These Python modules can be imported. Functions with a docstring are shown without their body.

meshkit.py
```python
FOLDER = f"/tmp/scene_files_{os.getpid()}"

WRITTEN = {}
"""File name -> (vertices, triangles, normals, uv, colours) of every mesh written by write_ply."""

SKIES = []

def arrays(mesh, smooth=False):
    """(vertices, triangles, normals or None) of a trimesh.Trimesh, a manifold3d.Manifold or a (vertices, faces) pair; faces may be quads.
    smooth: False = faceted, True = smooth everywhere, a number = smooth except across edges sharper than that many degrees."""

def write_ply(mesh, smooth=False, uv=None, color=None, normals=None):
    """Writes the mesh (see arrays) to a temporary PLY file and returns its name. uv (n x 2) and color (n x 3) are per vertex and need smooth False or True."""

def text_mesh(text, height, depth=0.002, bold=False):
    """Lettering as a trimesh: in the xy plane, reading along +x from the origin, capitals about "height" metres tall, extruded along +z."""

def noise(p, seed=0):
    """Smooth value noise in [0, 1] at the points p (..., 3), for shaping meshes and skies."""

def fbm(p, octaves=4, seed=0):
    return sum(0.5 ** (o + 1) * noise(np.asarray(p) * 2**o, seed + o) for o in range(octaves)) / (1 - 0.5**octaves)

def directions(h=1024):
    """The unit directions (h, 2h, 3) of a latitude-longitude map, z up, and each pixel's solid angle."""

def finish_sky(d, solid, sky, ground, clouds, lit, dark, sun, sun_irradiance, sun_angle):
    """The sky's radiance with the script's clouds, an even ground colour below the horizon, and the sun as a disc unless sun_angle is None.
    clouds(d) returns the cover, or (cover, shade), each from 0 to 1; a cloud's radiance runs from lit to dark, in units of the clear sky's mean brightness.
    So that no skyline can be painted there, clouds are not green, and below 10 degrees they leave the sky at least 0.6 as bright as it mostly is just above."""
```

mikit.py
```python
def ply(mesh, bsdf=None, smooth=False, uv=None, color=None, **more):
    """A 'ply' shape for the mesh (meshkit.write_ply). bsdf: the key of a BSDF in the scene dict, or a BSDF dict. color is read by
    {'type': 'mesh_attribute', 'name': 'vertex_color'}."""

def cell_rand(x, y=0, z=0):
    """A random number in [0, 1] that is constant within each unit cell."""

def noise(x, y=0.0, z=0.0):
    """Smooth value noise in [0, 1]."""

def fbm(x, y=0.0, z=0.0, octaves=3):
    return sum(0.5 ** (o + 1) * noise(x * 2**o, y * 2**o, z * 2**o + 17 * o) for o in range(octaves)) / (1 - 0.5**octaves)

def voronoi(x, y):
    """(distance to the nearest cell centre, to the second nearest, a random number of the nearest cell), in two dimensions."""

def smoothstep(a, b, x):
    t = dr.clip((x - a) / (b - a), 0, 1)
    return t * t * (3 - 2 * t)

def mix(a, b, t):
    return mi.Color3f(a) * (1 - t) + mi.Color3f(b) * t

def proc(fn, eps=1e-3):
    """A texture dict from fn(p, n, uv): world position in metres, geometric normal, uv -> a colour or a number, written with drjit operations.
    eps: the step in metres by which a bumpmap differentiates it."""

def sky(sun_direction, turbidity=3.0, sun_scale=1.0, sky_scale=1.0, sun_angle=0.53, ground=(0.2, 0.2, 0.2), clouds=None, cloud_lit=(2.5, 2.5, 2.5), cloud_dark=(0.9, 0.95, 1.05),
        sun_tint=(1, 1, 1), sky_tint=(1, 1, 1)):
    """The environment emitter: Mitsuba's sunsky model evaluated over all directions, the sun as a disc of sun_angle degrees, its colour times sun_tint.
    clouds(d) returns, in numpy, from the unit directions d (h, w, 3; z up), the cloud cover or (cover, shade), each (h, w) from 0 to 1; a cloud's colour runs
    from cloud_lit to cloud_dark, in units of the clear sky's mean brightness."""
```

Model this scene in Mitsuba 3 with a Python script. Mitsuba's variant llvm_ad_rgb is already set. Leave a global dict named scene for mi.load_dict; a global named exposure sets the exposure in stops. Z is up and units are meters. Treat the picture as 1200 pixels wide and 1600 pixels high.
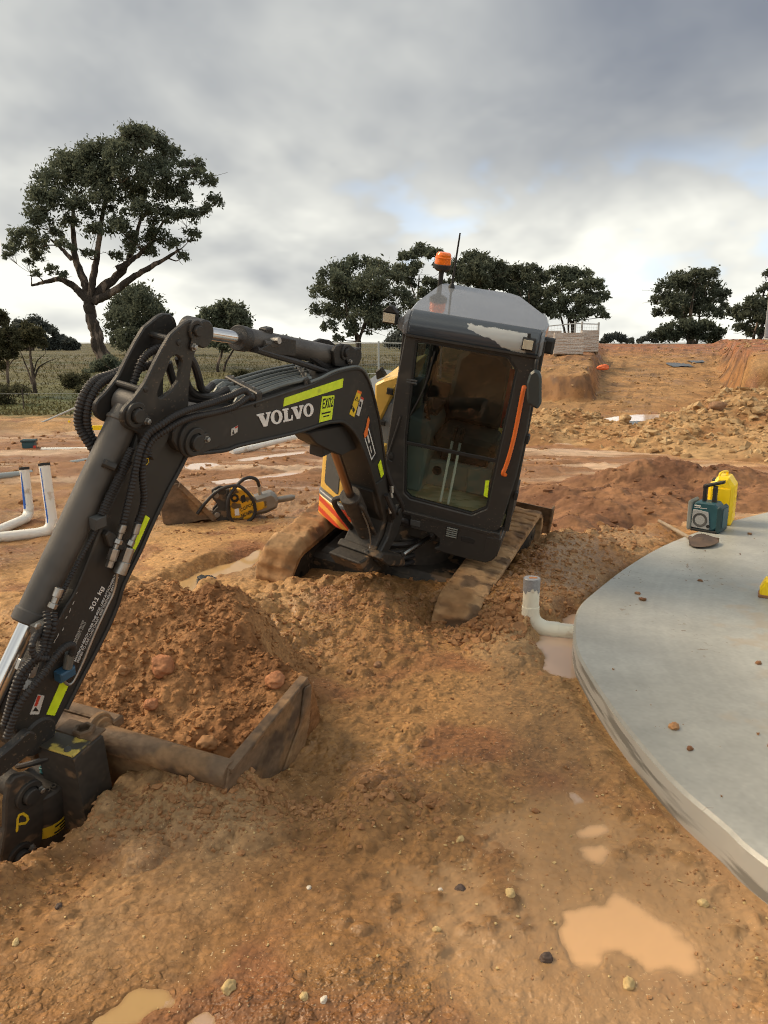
import math, random, numpy as np, trimesh, drjit as dr, mitsuba as mi, mikit, meshkit
from mikit import proc, noise, fbm, voronoi, cell_rand, smoothstep, mix
import mapbox_earcut as earcut
import shapely, shapely.geometry as sg
T4 = mi.ScalarTransform4f
V = lambda *a: np.array(a, float)

# ---------------------------------------------------------------- camera, sky, exposure
scene, labels = {}, {}
CAM_H, CAM_PITCH = 1.9, math.radians(12.5)
scene['camera'] = {'type': 'perspective', 'fov': 2 * math.degrees(math.atan(600 / 1190.0)), 'fov_axis': 'x', 'near_clip': 0.05, 'far_clip': 2000.0,
                   'to_world': T4().look_at(origin=[0, 0, CAM_H], target=[0, math.cos(CAM_PITCH), CAM_H - math.sin(CAM_PITCH)], up=[0, 0, 1])}
exposure = 3.1


def sky_clouds(d):
    x, y, z = d[..., 0], d[..., 1], np.maximum(d[..., 2], 0)
    el = np.degrees(np.arcsin(z)); az = np.degrees(np.arctan2(x, y))
    k = 1.0 / (z + 0.30)
    q = np.stack([x * k, y * k, 0 * x], -1)
    warp = meshkit.fbm(q * 0.8 + 7, 3, 5) - 0.5
    a = meshkit.fbm(q * V(1.7, 1.3, 1) + V(3.3, 1.7, 0) + warp[..., None] * 1.3, 6, 11)
    b = meshkit.fbm(q * V(4.6, 3.6, 1) + V(0.3, 9.7, 0) + warp[..., None] * 1.8, 5, 23)
    c2 = meshkit.fbm(q * V(11, 9, 1) + V(5.3, 2.7, 0) + warp[..., None] * 2.0, 4, 31)
    tex = (a - 0.5) * 1.0 + (b - 0.5) * 0.55 + (c2 - 0.5) * 0.2
    base = np.interp(el, [0, 3, 7, 12, 16, 20, 24, 40, 90], [0.10, 0.16, 0.29, 0.46, 0.55, 0.58, 0.57, 0.42, 0.15])
    # the bank of rain cloud to the right of the view, thinning behind the camera
    right = np.exp(-((az - 24) / 17.0) ** 2) * np.clip((el - 6) / 10.0, 0, 1)
    shade = base - 0.03 + 0.44 * right + tex * 1.15 - 0.12 * smooth01(-az, 4, 22) * (1 - smooth01(el, 5, 15))
    shade = shade - 0.46 * np.exp(-((az - 8) / 11.0) ** 2 - ((el - 7.8) / 3.2) ** 2) * (0.3 + 2.4 * np.clip(b - 0.40, 0, 1))
    open_ = smooth01(b * 0.65 + c2 * 0.35, 0.53, 0.70) * smooth01(el, 2.0, 5.0) * (1 - smooth01(el, 10, 14)) * smooth01(az, -8, 4) * 0.32
    cover = 1 - open_
    return cover, 0.9 * (1 - np.exp(-np.clip(shade, 0, 2) * 1.25)) / (1 - math.exp(-1.25))


def smooth01(v, a, b):
    t = np.clip((v - a) / (b - a), 0, 1)
    return t * t * (3 - 2 * t)


scene['sky'] = mikit.sky([-0.72, 0.22, 0.66], turbidity=4, sun_scale=0.30, sun_angle=24, ground=(0.15, 0.115, 0.075), clouds=sky_clouds,
                         cloud_lit=(1.34, 1.33, 1.20), cloud_dark=(0.31, 0.345, 0.41), sun_tint=(1.0, 0.96, 0.88))

# ---------------------------------------------------------------- helpers


def numbered(key):
    if key not in scene and key not in labels:
        return key
    i = 1
    while f'{key}_{i:03d}' in scene or f'{key}_{i:03d}' in labels:
        i += 1
    return f'{key}_{i:03d}'


def put(mesh, mat, smooth=30, **kw):
    if isinstance(mesh, tuple):
        mesh = trimesh.Trimesh(mesh[0], mesh[1], process=False)
    return mikit.ply(mesh, mat, smooth=smooth, **kw)


def obj(name, mesh, mat, parent=None, smooth=30, label=None, kind=None):
    """One entry of the scene; name is put after its parent's key."""
    if isinstance(mesh, list):
        mesh = cat(mesh)
    key = numbered(parent + '__' + name if parent else name)
    scene[key] = put(mesh, mat, smooth)
    if label or kind:
        labels[key] = {k: v for k, v in (('label', label), ('kind', kind)) if v}
    return key


def thing(name, label, category, group=None):
    key = numbered(name)
    labels[key] = {'label': label, 'category': category}
    if group:
        labels[key]['group'] = group
    return key


def single(name, mesh, mat, label, category, group=None, smooth=30):
    key = thing(name, label, category, group)
    scene[key] = put(cat(mesh) if isinstance(mesh, list) else mesh, mat, smooth)
    return key


def cat(ms):
    v, f, k = [], [], 0
    for m in ms:
        a, b = (m.vertices, m.faces) if isinstance(m, trimesh.Trimesh) else m
        v.append(np.asarray(a)); f.append(np.asarray(b) + k); k += len(a)
    return np.vstack(v), np.vstack(f)


class Fr:
    """A frame: origin and three axes."""
    def __init__(s, o, x, y, z):
        s.o, s.x, s.y, s.z = (np.asarray(q, float) for q in (o, x, y, z))

    def __call__(s, p):
        p = np.asarray(p, float)
        return s.o + p[..., :1] * s.x + p[..., 1:2] * s.y + p[..., 2:3] * s.z

    def pt(s, a, b, c=0.0):
        return s.o + a * s.x + b * s.y + c * s.z

    def mesh(s, m):
        v, f = (m.vertices, m.faces) if isinstance(m, trimesh.Trimesh) else m
        return fix((s(v), np.asarray(f)))


def fix(m):
    v, f = m
    a, b, c = v[f[:, 0]], v[f[:, 1]], v[f[:, 2]]
    o = v.mean(0)
    if np.einsum('ij,ij->i', a - o, np.cross(b - o, c - o)).sum() < 0:
        f = f[:, ::-1]
    return v, f


WORLD = Fr((0, 0, 0), (1, 0, 0), (0, 1, 0), (0, 0, 1))


def rounded(pts, r, q=4):
    p = sg.Polygon(pts).buffer(0)
    return p.buffer(-r, quad_segs=q).buffer(2 * r, quad_segs=q).buffer(-r, quad_segs=q)


def inset(ring, b):
    p = np.asarray(ring)
    d0 = p - np.roll(p, 1, 0); d1 = np.roll(p, -1, 0) - p
    n0 = np.stack([-d0[:, 1], d0[:, 0]], 1) / (np.linalg.norm(d0, axis=1)[:, None] + 1e-12)
    n1 = np.stack([-d1[:, 1], d1[:, 0]], 1) / (np.linalg.norm(d1, axis=1)[:, None] + 1e-12)
    m = n0 + n1
    m /= np.maximum((m * m).sum(1), 0.5)[:, None] / 2
    return p + m * b


def prism(poly, fr, z0, z1, b=0.004, b0=None):
    """The polygon (points or shapely, with holes) extruded from z0 to z1 along the frame's third axis, its edges chamfered by b."""
    if not hasattr(poly, 'exterior'):
        poly = sg.Polygon(poly)
    if hasattr(poly, 'geoms'):
        poly = max(poly.geoms, key=lambda g: g.area)
    poly = sg.polygon.orient(poly.simplify(1e-4))
    rings = [np.array(r.coords)[:-1] for r in [poly.exterior, *poly.interiors]]
    b0 = b if b0 is None else b0
    if z1 < z0:
        z0, z1, b, b0 = z1, z0, b0, b
    vs, fs, k = [], [], 0
    ends = np.cumsum([len(r) for r in rings]).astype(np.uint32)
    layers = [(b0, z0)] + ([(0, z0 + b0)] if b0 else []) + ([(0, z1 - b)] if b else []) + [(b, z1)]
    for ins, z in layers:
        for r in rings:
            q = inset(r, ins) if ins else r
            vs.append(np.column_stack([q, np.full(len(q), z)]))
    nv = int(ends[-1])
    start = 0
    for r in rings:
        n = len(r); i = np.arange(n); j = (i + 1) % n
        for L in range(len(layers) - 1):
            A, B = start + L * nv, start + (L + 1) * nv
            fs += [np.stack([A + i, A + j, B + j], 1), np.stack([A + i, B + j, B + i], 1)]
        start += n
    tri = np.asarray(earcut.triangulate_float64(np.vstack(rings), ends)).reshape(-1, 3)
    fs += [tri[:, ::-1], tri + nv * (len(layers) - 1)]
    v, f = np.vstack(vs), np.vstack(fs).astype(int)
    return fix((fr(v), f))


def box(fr, lo, hi, b=0.004):
    (x0, y0, z0), (x1, y1, z1) = lo, hi
    return prism([(x0, y0), (x1, y0), (x1, y1), (x0, y1)], fr, z0, z1, b)


def spline(pts, n=8):
    """Catmull-Rom through the points."""
    p = np.asarray(pts, float)
    p = np.vstack([2 * p[0] - p[1], p, 2 * p[-1] - p[-2]])
    out = []
    for i in range(1, len(p) - 2):
        t = np.linspace(0, 1, n, endpoint=False)[:, None]
        a, b, c, d = p[i - 1], p[i], p[i + 1], p[i + 2]
        out.append(0.5 * (2 * b + (c - a) * t + (2 * a - 5 * b + 4 * c - d) * t ** 2 + (3 * b - a - 3 * c + d) * t ** 3))
    return np.vstack(out + [p[-2:-1]])


def tube(path, r, n=10, caps=True):
    p = np.asarray(path, float)
    r = np.broadcast_to(np.asarray(r, float), (len(p),))
    t = np.gradient(p, axis=0)
    t /= np.linalg.norm(t, axis=1)[:, None] + 1e-12
    u = np.cross(t[0], [0, 0, 1.0] if abs(t[0][2]) < 0.9 else [1.0, 0, 0])
    u /= np.linalg.norm(u)
    ang = np.linspace(0, 2 * np.pi, n, endpoint=False)
    vs = []
    for i in range(len(p)):
        u = u - t[i] * (u @ t[i]); u /= np.linalg.norm(u) + 1e-12
        w = np.cross(t[i], u)
        vs.append(p[i] + r[i] * (np.cos(ang)[:, None] * u + np.sin(ang)[:, None] * w))
    v = np.vstack(vs)
    i = np.arange(n); j = (i + 1) % n; fs = []
    for k in range(len(p) - 1):
        fs += [np.stack([k * n + i, k * n + j, (k + 1) * n + j], 1), np.stack([k * n + i, (k + 1) * n + j, (k + 1) * n + i], 1)]
    if caps:
        v = np.vstack([v, p[0], p[-1]]); a, b = len(v) - 2, len(v) - 1
        fs += [np.stack([i * 0 + a, j, i], 1), np.stack([i * 0 + b, (len(p) - 1) * n + i, (len(p) - 1) * n + j], 1)]
    return v, np.vstack(fs)


def resample(p, step):
    p = np.asarray(p, float)
    s = np.r_[0, np.cumsum(np.linalg.norm(np.diff(p, axis=0), axis=1))]
    q = np.linspace(0, s[-1], max(int(s[-1] / step), 2) + 1)
    return np.stack([np.interp(q, s, p[:, k]) for k in range(3)], 1), q


def hose(pts, r, n=8, guard=0.0, pitch=0.016):
    """A hose through the points; guard = height of the spiral guard's ribs."""
    p, s = resample(spline(pts, 10), pitch / 4 if guard else 0.02)
    rr = r + guard * (0.5 + 0.5 * np.sign(np.sin(2 * np.pi * s / pitch))) if guard else r
    return tube(p, rr, n)


def rod(p0, p1, r, r1=None, n=20, b=0.0):
    p0, p1 = np.asarray(p0, float), np.asarray(p1, float)
    r1 = r if r1 is None else r1
    if b:
        d = (p1 - p0) / np.linalg.norm(p1 - p0)
        return tube([p0, p0 + d * 1e-5, p0 + d * b, p1 - d * b, p1 - d * 1e-5, p1], [r - b, r - b, r, r1, r1 - b, r1 - b], n)
    return tube([p0, p1], [r, r1], n)


def _lathe(p0, a, prof, n=24):
    a = np.asarray(a, float); a = a / np.linalg.norm(a)
    u = np.cross(a, [0, 0, 1.0] if abs(a[2]) < 0.9 else [1.0, 0, 0]); u /= np.linalg.norm(u); w = np.cross(a, u)
    ang = np.linspace(0, 2 * np.pi, n, endpoint=False)
    ring = np.cos(ang)[:, None] * u + np.sin(ang)[:, None] * w
    v = np.vstack([p0 + a * t + max(r, 1e-4) * ring for t, r in prof])
    i = np.arange(n); j = (i + 1) % n; fs = []
    for k in range(len(prof) - 1):
        fs += [np.stack([k * n + i, k * n + j, (k + 1) * n + j], 1), np.stack([k * n + i, (k + 1) * n + j, (k + 1) * n + i], 1)]
    return fix((v, np.vstack(fs)))


def blob(rng, size, sub=2, rough=0.3, squash=(1, 1, 0.7), freq=1.6):
    if sub < 0:   # a broken piece: the hull of a few points
        q = rng.normal(size=(12, 3)); q /= np.linalg.norm(q, axis=1)[:, None]
        h = trimesh.Trimesh(q * (0.75 + 0.4 * rng.random((12, 1))) * np.asarray(squash)).convex_hull
        return np.array(h.vertices) * size, np.array(h.faces)
    m = trimesh.creation.icosphere(subdivisions=sub)
    v = np.array(m.vertices)
    off = rng.random(3) * 50
    k = 1 + rough * 2 * (meshkit.fbm(v * freq + off, 3) - 0.5)
    v = v * k[:, None] * np.asarray(squash) * size
    a = rng.random() * 6.28
    R = np.array([[math.cos(a), -math.sin(a), 0], [math.sin(a), math.cos(a), 0], [0, 0, 1]])
    return v @ R.T, np.array(m.faces)


def scatter(rng, pts, sizes, variants, embed=0.25):
    """Many small pieces as one mesh: variants are unit meshes, turned at random and scaled."""
    vs, fs, k = [], [], 0
    for p, s in zip(pts, sizes):
        v, f = variants[rng.integers(len(variants))]
        a = rng.random() * 6.28
        c, q = math.cos(a), math.sin(a)
        w = v * s * (0.8 + 0.4 * rng.random(3))
        w = np.stack([w[:, 0] * c - w[:, 1] * q, w[:, 0] * q + w[:, 1] * c, w[:, 2]], 1)
        vs.append(w + p + V(0, 0, s * (0.5 - embed))); fs.append(f + k); k += len(v)
    return np.vstack(vs), np.vstack(fs)


def letters(text, origin, ex, ey, nrm, depth=0.0015, bold=False, fit=True):
    """Text in the parallelogram origin, ex (its width), ey (the capitals' height)."""
    m = meshkit.text_mesh(text, 1.0, 1.0, bold)
    v = np.array(m.vertices)
    w = v[:, 0].max()
    v = np.asarray(origin) + (v[:, :1] / (w if fit else 1.0)) * np.asarray(ex) + v[:, 1:2] * np.asarray(ey) + (v[:, 2:3] * depth) * np.asarray(nrm)
    return fix((v, np.array(m.faces)))
# ---------------------------------------------------------------- materials


def mat(name, color, rough=0.5, bump=None, bump_scale=1.0, two=True, eps=2e-3, **kw):
    d = {'type': 'principled', 'base_color': {'type': 'rgb', 'value': list(color)} if not isinstance(color, dict) else color,
         'roughness': rough if isinstance(rough, (dict, float)) else float(rough), **kw}
    if bump is not None:
        d = {'type': 'bumpmap', 'arbitrary': proc(bump, eps), 'scale': bump_scale, 'bsdf': d}
    if two:
        d = {'type': 'twosided', 'bsdf': d}
    scene[name] = d
    return name


def earth_color(p, n, uv):
    big = fbm(p.x * 0.45 + 3, p.y * 0.45, p.z * 0.5, 3)
    mid = fbm(p.x * 2.3, p.y * 2.3 + 5, p.z * 2.3, 3)
    fine = fbm(p.x * 16, p.y * 16, p.z * 16, 3)
    grit = noise(p.x * 140, p.y * 140, p.z * 140)
    grain = fbm(p.x * 62, p.y * 62, p.z * 62, 3)
    c = mix((0.245, 0.124, 0.044), (0.435, 0.243, 0.094), smoothstep(0.32, 0.68, big))
    c = mix(c, (0.225, 0.092, 0.038), 0.75 * smoothstep(0.54, 0.72, mid))
    c = mix(c, (0.40, 0.26, 0.135), 0.55 * smoothstep(0.56, 0.75, fbm(p.x * 1.3 + 20, p.y * 1.3, p.z, 3)))
    c = c * (0.66 + 0.60 * fine) * (0.62 + 0.76 * grain)
    c = mix(c, (0.085, 0.045, 0.025), smoothstep(0.90, 0.97, noise(p.x * 75 + 9, p.y * 75, p.z * 75)) * 0.75)
    # the soil is dark and slick where it soaks round the puddles
    d1, e1, w1 = voronoi(p.x * 34 + 0.6 * noise(p.x * 60, p.y * 60, p.z * 60), p.y * 34 + p.z * 19)
    c = c * (1.0 + 0.34 * (w1 - 0.5) * (1 - smoothstep(0.3, 0.6, d1)) - 0.22 * (1 - smoothstep(0.02, 0.16, e1 - d1)) * smoothstep(0.35, 0.75, w1))
    soak = 1 - smoothstep(0.22, 0.62, dr.sqrt(dr.square((p.x - 0.82) / 1.15) + dr.square(p.y - 2.22)) + 0.3 * (mid - 0.5))
    soak = dr.maximum(soak, 1 - smoothstep(0.2, 0.6, dr.sqrt(dr.square((p.x - 0.78) * 1.6) + dr.square((p.y - 3.6) / 2.2)) + 0.5 * (mid - 0.5)))
    c = c * (1 - 0.30 * soak) + mi.Color3f(0.10, 0.080, 0.06) * 0.22 * soak
    silt = (1 - smoothstep(-0.010, 0.004, p.z + 0.010 * (grain - 0.5))) * (1 - smoothstep(0.5, 0.8, dr.sqrt(dr.square((p.x - 0.82) / 1.2) + dr.square(p.y - 2.3))))
    c = mix(c, (0.43, 0.265, 0.135), silt * 0.6)
    # pale grit and straw-coloured bits in the soil
    c = mix(c, (0.62, 0.47, 0.28), smoothstep(0.86, 0.95, grit) * smoothstep(0.30, 0.6, mid) * 0.8)
    # wide worked flat, pinkish tan; bright streaks paint in the sheen of wet ground
    flat = smoothstep(7.5, 11.0, p.y + 0.25 * p.x) * (1 - smoothstep(15.6, 17.2, p.y + 1.5 * (mid - 0.5))) * (1 - smoothstep(4.0, 7.0, p.x))
    streak = fbm(p.x * 0.45, p.y * 2.6, 0.0, 5)
    c = mix(c, mix((0.235, 0.115, 0.055), (0.50, 0.36, 0.25), smoothstep(0.40, 0.66, streak)) * (0.62 + 0.75 * fbm(p.x * 4, p.y * 9, 0.0, 3)), flat * 0.85)
    # ochre subsoil of the cut: steep faces and the ramp
    ramp = smoothstep(20.5, 23.0, p.y) * smoothstep(3.2, 4.6, p.x)
    och = mix((0.285, 0.145, 0.055), (0.375, 0.225, 0.100), fbm(p.x * 1.1, p.y * 0.6, p.z * 2.0, 3)) * (0.55 + 0.85 * fbm(p.x * 5, p.y * 3, p.z * 1.5, 4))
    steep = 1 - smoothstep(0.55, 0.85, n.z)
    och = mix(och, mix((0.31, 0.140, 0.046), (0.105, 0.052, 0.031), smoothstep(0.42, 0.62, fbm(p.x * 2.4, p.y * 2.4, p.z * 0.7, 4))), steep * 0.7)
    red = mix((0.30, 0.120, 0.055), (0.25, 0.125, 0.072), smoothstep(0.4, 0.6, mid))
    ramp_c = mix(och, red, smoothstep(1.15, 1.75, p.z + 0.5 * (mid - 0.5)))
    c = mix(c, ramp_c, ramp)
    tr = (p.x - 7.0) * 0.94 - (p.y - 21.0) * 0.34
    lines = smoothstep(0.80, 0.95, dr.abs(dr.sin(tr * 5.2 + 0.8 * noise(p.x * 0.4, p.y * 0.4, 0.0)))) * smoothstep(0.45, 0.60, fbm(p.x * 0.9, p.y * 0.9, 3.0, 3))
    spots = smoothstep(0.52, 0.60, fbm(p.x * 3.2, p.y * 2.0, p.z * 2, 4)) * 0.35 + smoothstep(0.60, 0.66, fbm(p.x * 8, p.y * 5, p.z * 5, 3)) * 0.35
    c = c * (1 - ramp * (0.30 * lines * smoothstep(0.7, 0.9, n.z) + 0.9 * spots * 0.6))
    # meadow
    mead = smoothstep(19.3, 21.2, p.y + 1.6 * (mid - 0.5)) * (1 - smoothstep(1.2, 4.2, p.x - 0.02 * p.y)) 
    far = smoothstep(42.0, 48.0, p.y)
    mead = dr.maximum(mead, far)
    g = mix((0.085, 0.082, 0.034), (0.098, 0.076, 0.040), smoothstep(24.0, 46.0, p.y + 16 * (big - 0.5)))
    g = mix(g, (0.052, 0.060, 0.024), smoothstep(0.55, 0.70, fbm(p.x * 0.22, p.y * 0.55, 0.0, 3)) * 0.7)
    g = mi.Color3f(g.x * 1.08, g.y * 1.2, g.z * 1.05) * (0.6 + 0.8 * fbm(p.x * 3.0, p.y * 3.0, 0.0, 3))
    return mix(c, g, mead)


def earth_rough(p, n, uv):
    wet = fbm(p.x * 1.1 + 9, p.y * 1.6, 0.0, 3)
    flat = smoothstep(8.0, 11.0, p.y + 0.25 * p.x) * (1 - smoothstep(18.5, 20.0, p.y)) * (1 - smoothstep(4.0, 7.0, p.x))
    streak = smoothstep(0.52, 0.64, fbm(p.x * 0.35, p.y * 2.2, 0.0, 4))
    return dr.clip(0.72 - 0.30 * smoothstep(0.5, 0.7, wet) - 0.40 * flat * streak, 0.16, 1.0)


def earth_bump(p, n, uv):
    d1, e1, w1 = voronoi(p.x * 34 + 0.6 * noise(p.x * 60, p.y * 60, p.z * 60), p.y * 34 + p.z * 19)
    d2, e2, w2 = voronoi(p.x * 88, p.y * 88 + p.z * 51)
    g1 = dr.maximum(0.62 - d1, 0.0) * smoothstep(0.35, 0.75, w1)
    g2 = dr.maximum(0.60 - d2, 0.0) * smoothstep(0.30, 0.80, w2)
    k = 0.35 + 0.65 * smoothstep(0.42, 0.60, fbm(p.x * 1.15 + 5, p.y * 1.15, p.z, 3))
    return fbm(p.x * 22, p.y * 22, p.z * 22, 4) * (0.35 + 0.2 * k) + (g1 * 0.60 + g2 * 0.22) * k


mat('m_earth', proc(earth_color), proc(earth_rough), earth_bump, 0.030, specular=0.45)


def heap_color(p, n, uv):
    mid = fbm(p.x * 3.1, p.y * 3.1 + 5, p.z * 3.1, 3)
    fine = fbm(p.x * 18, p.y * 18, p.z * 18, 3)
    c = mix((0.212, 0.096, 0.036), (0.345, 0.172, 0.070), smoothstep(0.35, 0.65, mid))
    c = mix(c, (0.40, 0.235, 0.105), 0.5 * smoothstep(0.56, 0.75, fbm(p.x * 1.7 + 20, p.y * 1.7, p.z * 1.7, 3)))
    return c * (0.60 + 0.72 * fine) * (0.60 + 0.8 * fbm(p.x * 60, p.y * 60, p.z * 60, 3))


mat('m_heap', proc(heap_color), 0.75, earth_bump, 0.030, specular=0.3)


def clod_color(p, n, uv):
    r = cell_rand(p.x * 9, p.y * 9, p.z * 9)
    c = mix((0.235, 0.108, 0.044), (0.370, 0.200, 0.090), fbm(p.x * 5, p.y * 5, p.z * 5, 2))
    return c * (0.75 + 0.5 * fbm(p.x * 40, p.y * 40, p.z * 40, 2))


mat('m_clod', proc(clod_color), 0.7, earth_bump, 0.008, specular=0.35)


def spoil_color(p, n, uv):
    mid = fbm(p.x * 1.7, p.y * 1.7, p.z * 1.7, 3)
    fine = fbm(p.x * 9, p.y * 9, p.z * 9, 3)
    c = mix((0.27, 0.142, 0.062), (0.40, 0.255, 0.125), smoothstep(0.35, 0.68, mid))
    return c * (0.6 + 0.75 * fine)


mat('m_spoil', proc(spoil_color), 0.85, lambda p, n, uv: fbm(p.x * 14, p.y * 14, p.z * 14, 3), 0.03, specular=0.25)


def mud_dark_color(p, n, uv):
    mid = fbm(p.x * 2.6, p.y * 2.6, p.z * 2.6, 3)
    return mix((0.150, 0.068, 0.032), (0.262, 0.130, 0.060), smoothstep(0.35, 0.68, mid)) * (0.65 + 0.65 * fbm(p.x * 15, p.y * 15, p.z * 15, 3))


mat('m_mud_dark', proc(mud_dark_color), 0.7, lambda p, n, uv: fbm(p.x * 22, p.y * 22, p.z * 22, 3), 0.02, specular=0.35)


def stone_color(a, b):
    return lambda p, n, uv: mix(a, b, fbm(p.x * 22, p.y * 22, p.z * 22, 3)) * (0.7 + 0.55 * fbm(p.x * 70, p.y * 70, p.z * 70, 2))


mat('m_stone_yellow', proc(stone_color((0.36, 0.24, 0.09), (0.60, 0.46, 0.24))), 0.8, earth_bump, 0.006)
mat('m_stone_red', proc(stone_color((0.30, 0.115, 0.050), (0.42, 0.19, 0.085))), 0.8, earth_bump, 0.006)
mat('m_stone_white', proc(stone_color((0.55, 0.47, 0.36), (0.72, 0.66, 0.56))), 0.7, earth_bump, 0.004)
mat('m_stone_dark', proc(stone_color((0.055, 0.040, 0.034), (0.12, 0.075, 0.055))), 0.7, earth_bump, 0.006)
mat('m_stone_brown', proc(stone_color((0.19, 0.10, 0.055), (0.30, 0.17, 0.09))), 0.8, earth_bump, 0.006)


def concrete_color(p, n, uv):
    big = fbm(p.x * 0.9, p.y * 0.9, 0.0, 3); mid = fbm(p.x * 4, p.y * 7, p.z * 4, 3)
    c = mix((0.295, 0.297, 0.270), (0.375, 0.375, 0.345), big) * (0.86 + 0.26 * mid) * (0.94 + 0.12 * noise(p.x * 60, p.y * 60, p.z * 60))
    rr_ = dr.sqrt(dr.square(p.x - 6.3) + dr.square(p.y - 3.3)); th_ = dr.atan2(p.y - 3.3, p.x - 6.3)
    c = c * (0.955 + 0.09 * fbm(rr_ * 26, th_ * 3.0, 1.0, 3)) * (0.90 + 0.20 * smoothstep(0.3, 0.7, fbm(p.x * 1.7, p.y * 1.7, 5.0, 4)))
    # soil tracked across the top
    soil = smoothstep(0.60, 0.76, fbm(p.x * 2.2 + 4, p.y * 2.2, 0.0, 4)) * smoothstep(0.4, 0.7, fbm(p.x * 11, p.y * 11, 0.0, 3)) * smoothstep(0.5, 0.9, n.z)
    c = mix(c, (0.36, 0.28, 0.19), soil * 0.45)
    speck = smoothstep(0.86, 0.93, noise(p.x * 45, p.y * 45, 0.0)) * smoothstep(0.55, 0.7, fbm(p.x * 1.6, p.y * 1.6 + 8, 0.0, 3))
    c = mix(c, (0.16, 0.10, 0.06), speck * 0.7)
    # the rim is rough, paler where the form was scraped off
    side = 1 - smoothstep(0.3, 0.8, n.z)
    rim = mix((0.20, 0.197, 0.180), (0.40, 0.392, 0.362), smoothstep(0.44, 0.60, fbm(p.x * 3, p.y * 3, p.z * 22, 3) + 0.10 * smoothstep(0.0, 0.06, p.z - 0.02)))
    return mix(c, rim, side)


def concrete_bump(p, n, uv):
    return fbm(p.x * 5, p.y * 16, p.z * 9, 3) * 0.8 + noise(p.x * 55, p.y * 90, p.z * 60) * 0.25


mat('m_concrete', proc(concrete_color), proc(lambda p, n, uv: 0.30 + 0.30 * fbm(p.x * 2, p.y * 3, 0.0, 3)), concrete_bump, 0.004, specular=0.5)


def mud_water(a, b):
    return lambda p, n, uv: mix(a, b, fbm(p.x * 2.5, p.y * 2.5, 0.0, 3))


for nm in ('m_puddle', 'm_puddle_pale', 'm_puddle_brown'):
    mat(nm, {'type': 'mesh_attribute', 'name': 'vertex_color'}, 0.06, specular=0.5)


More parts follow.
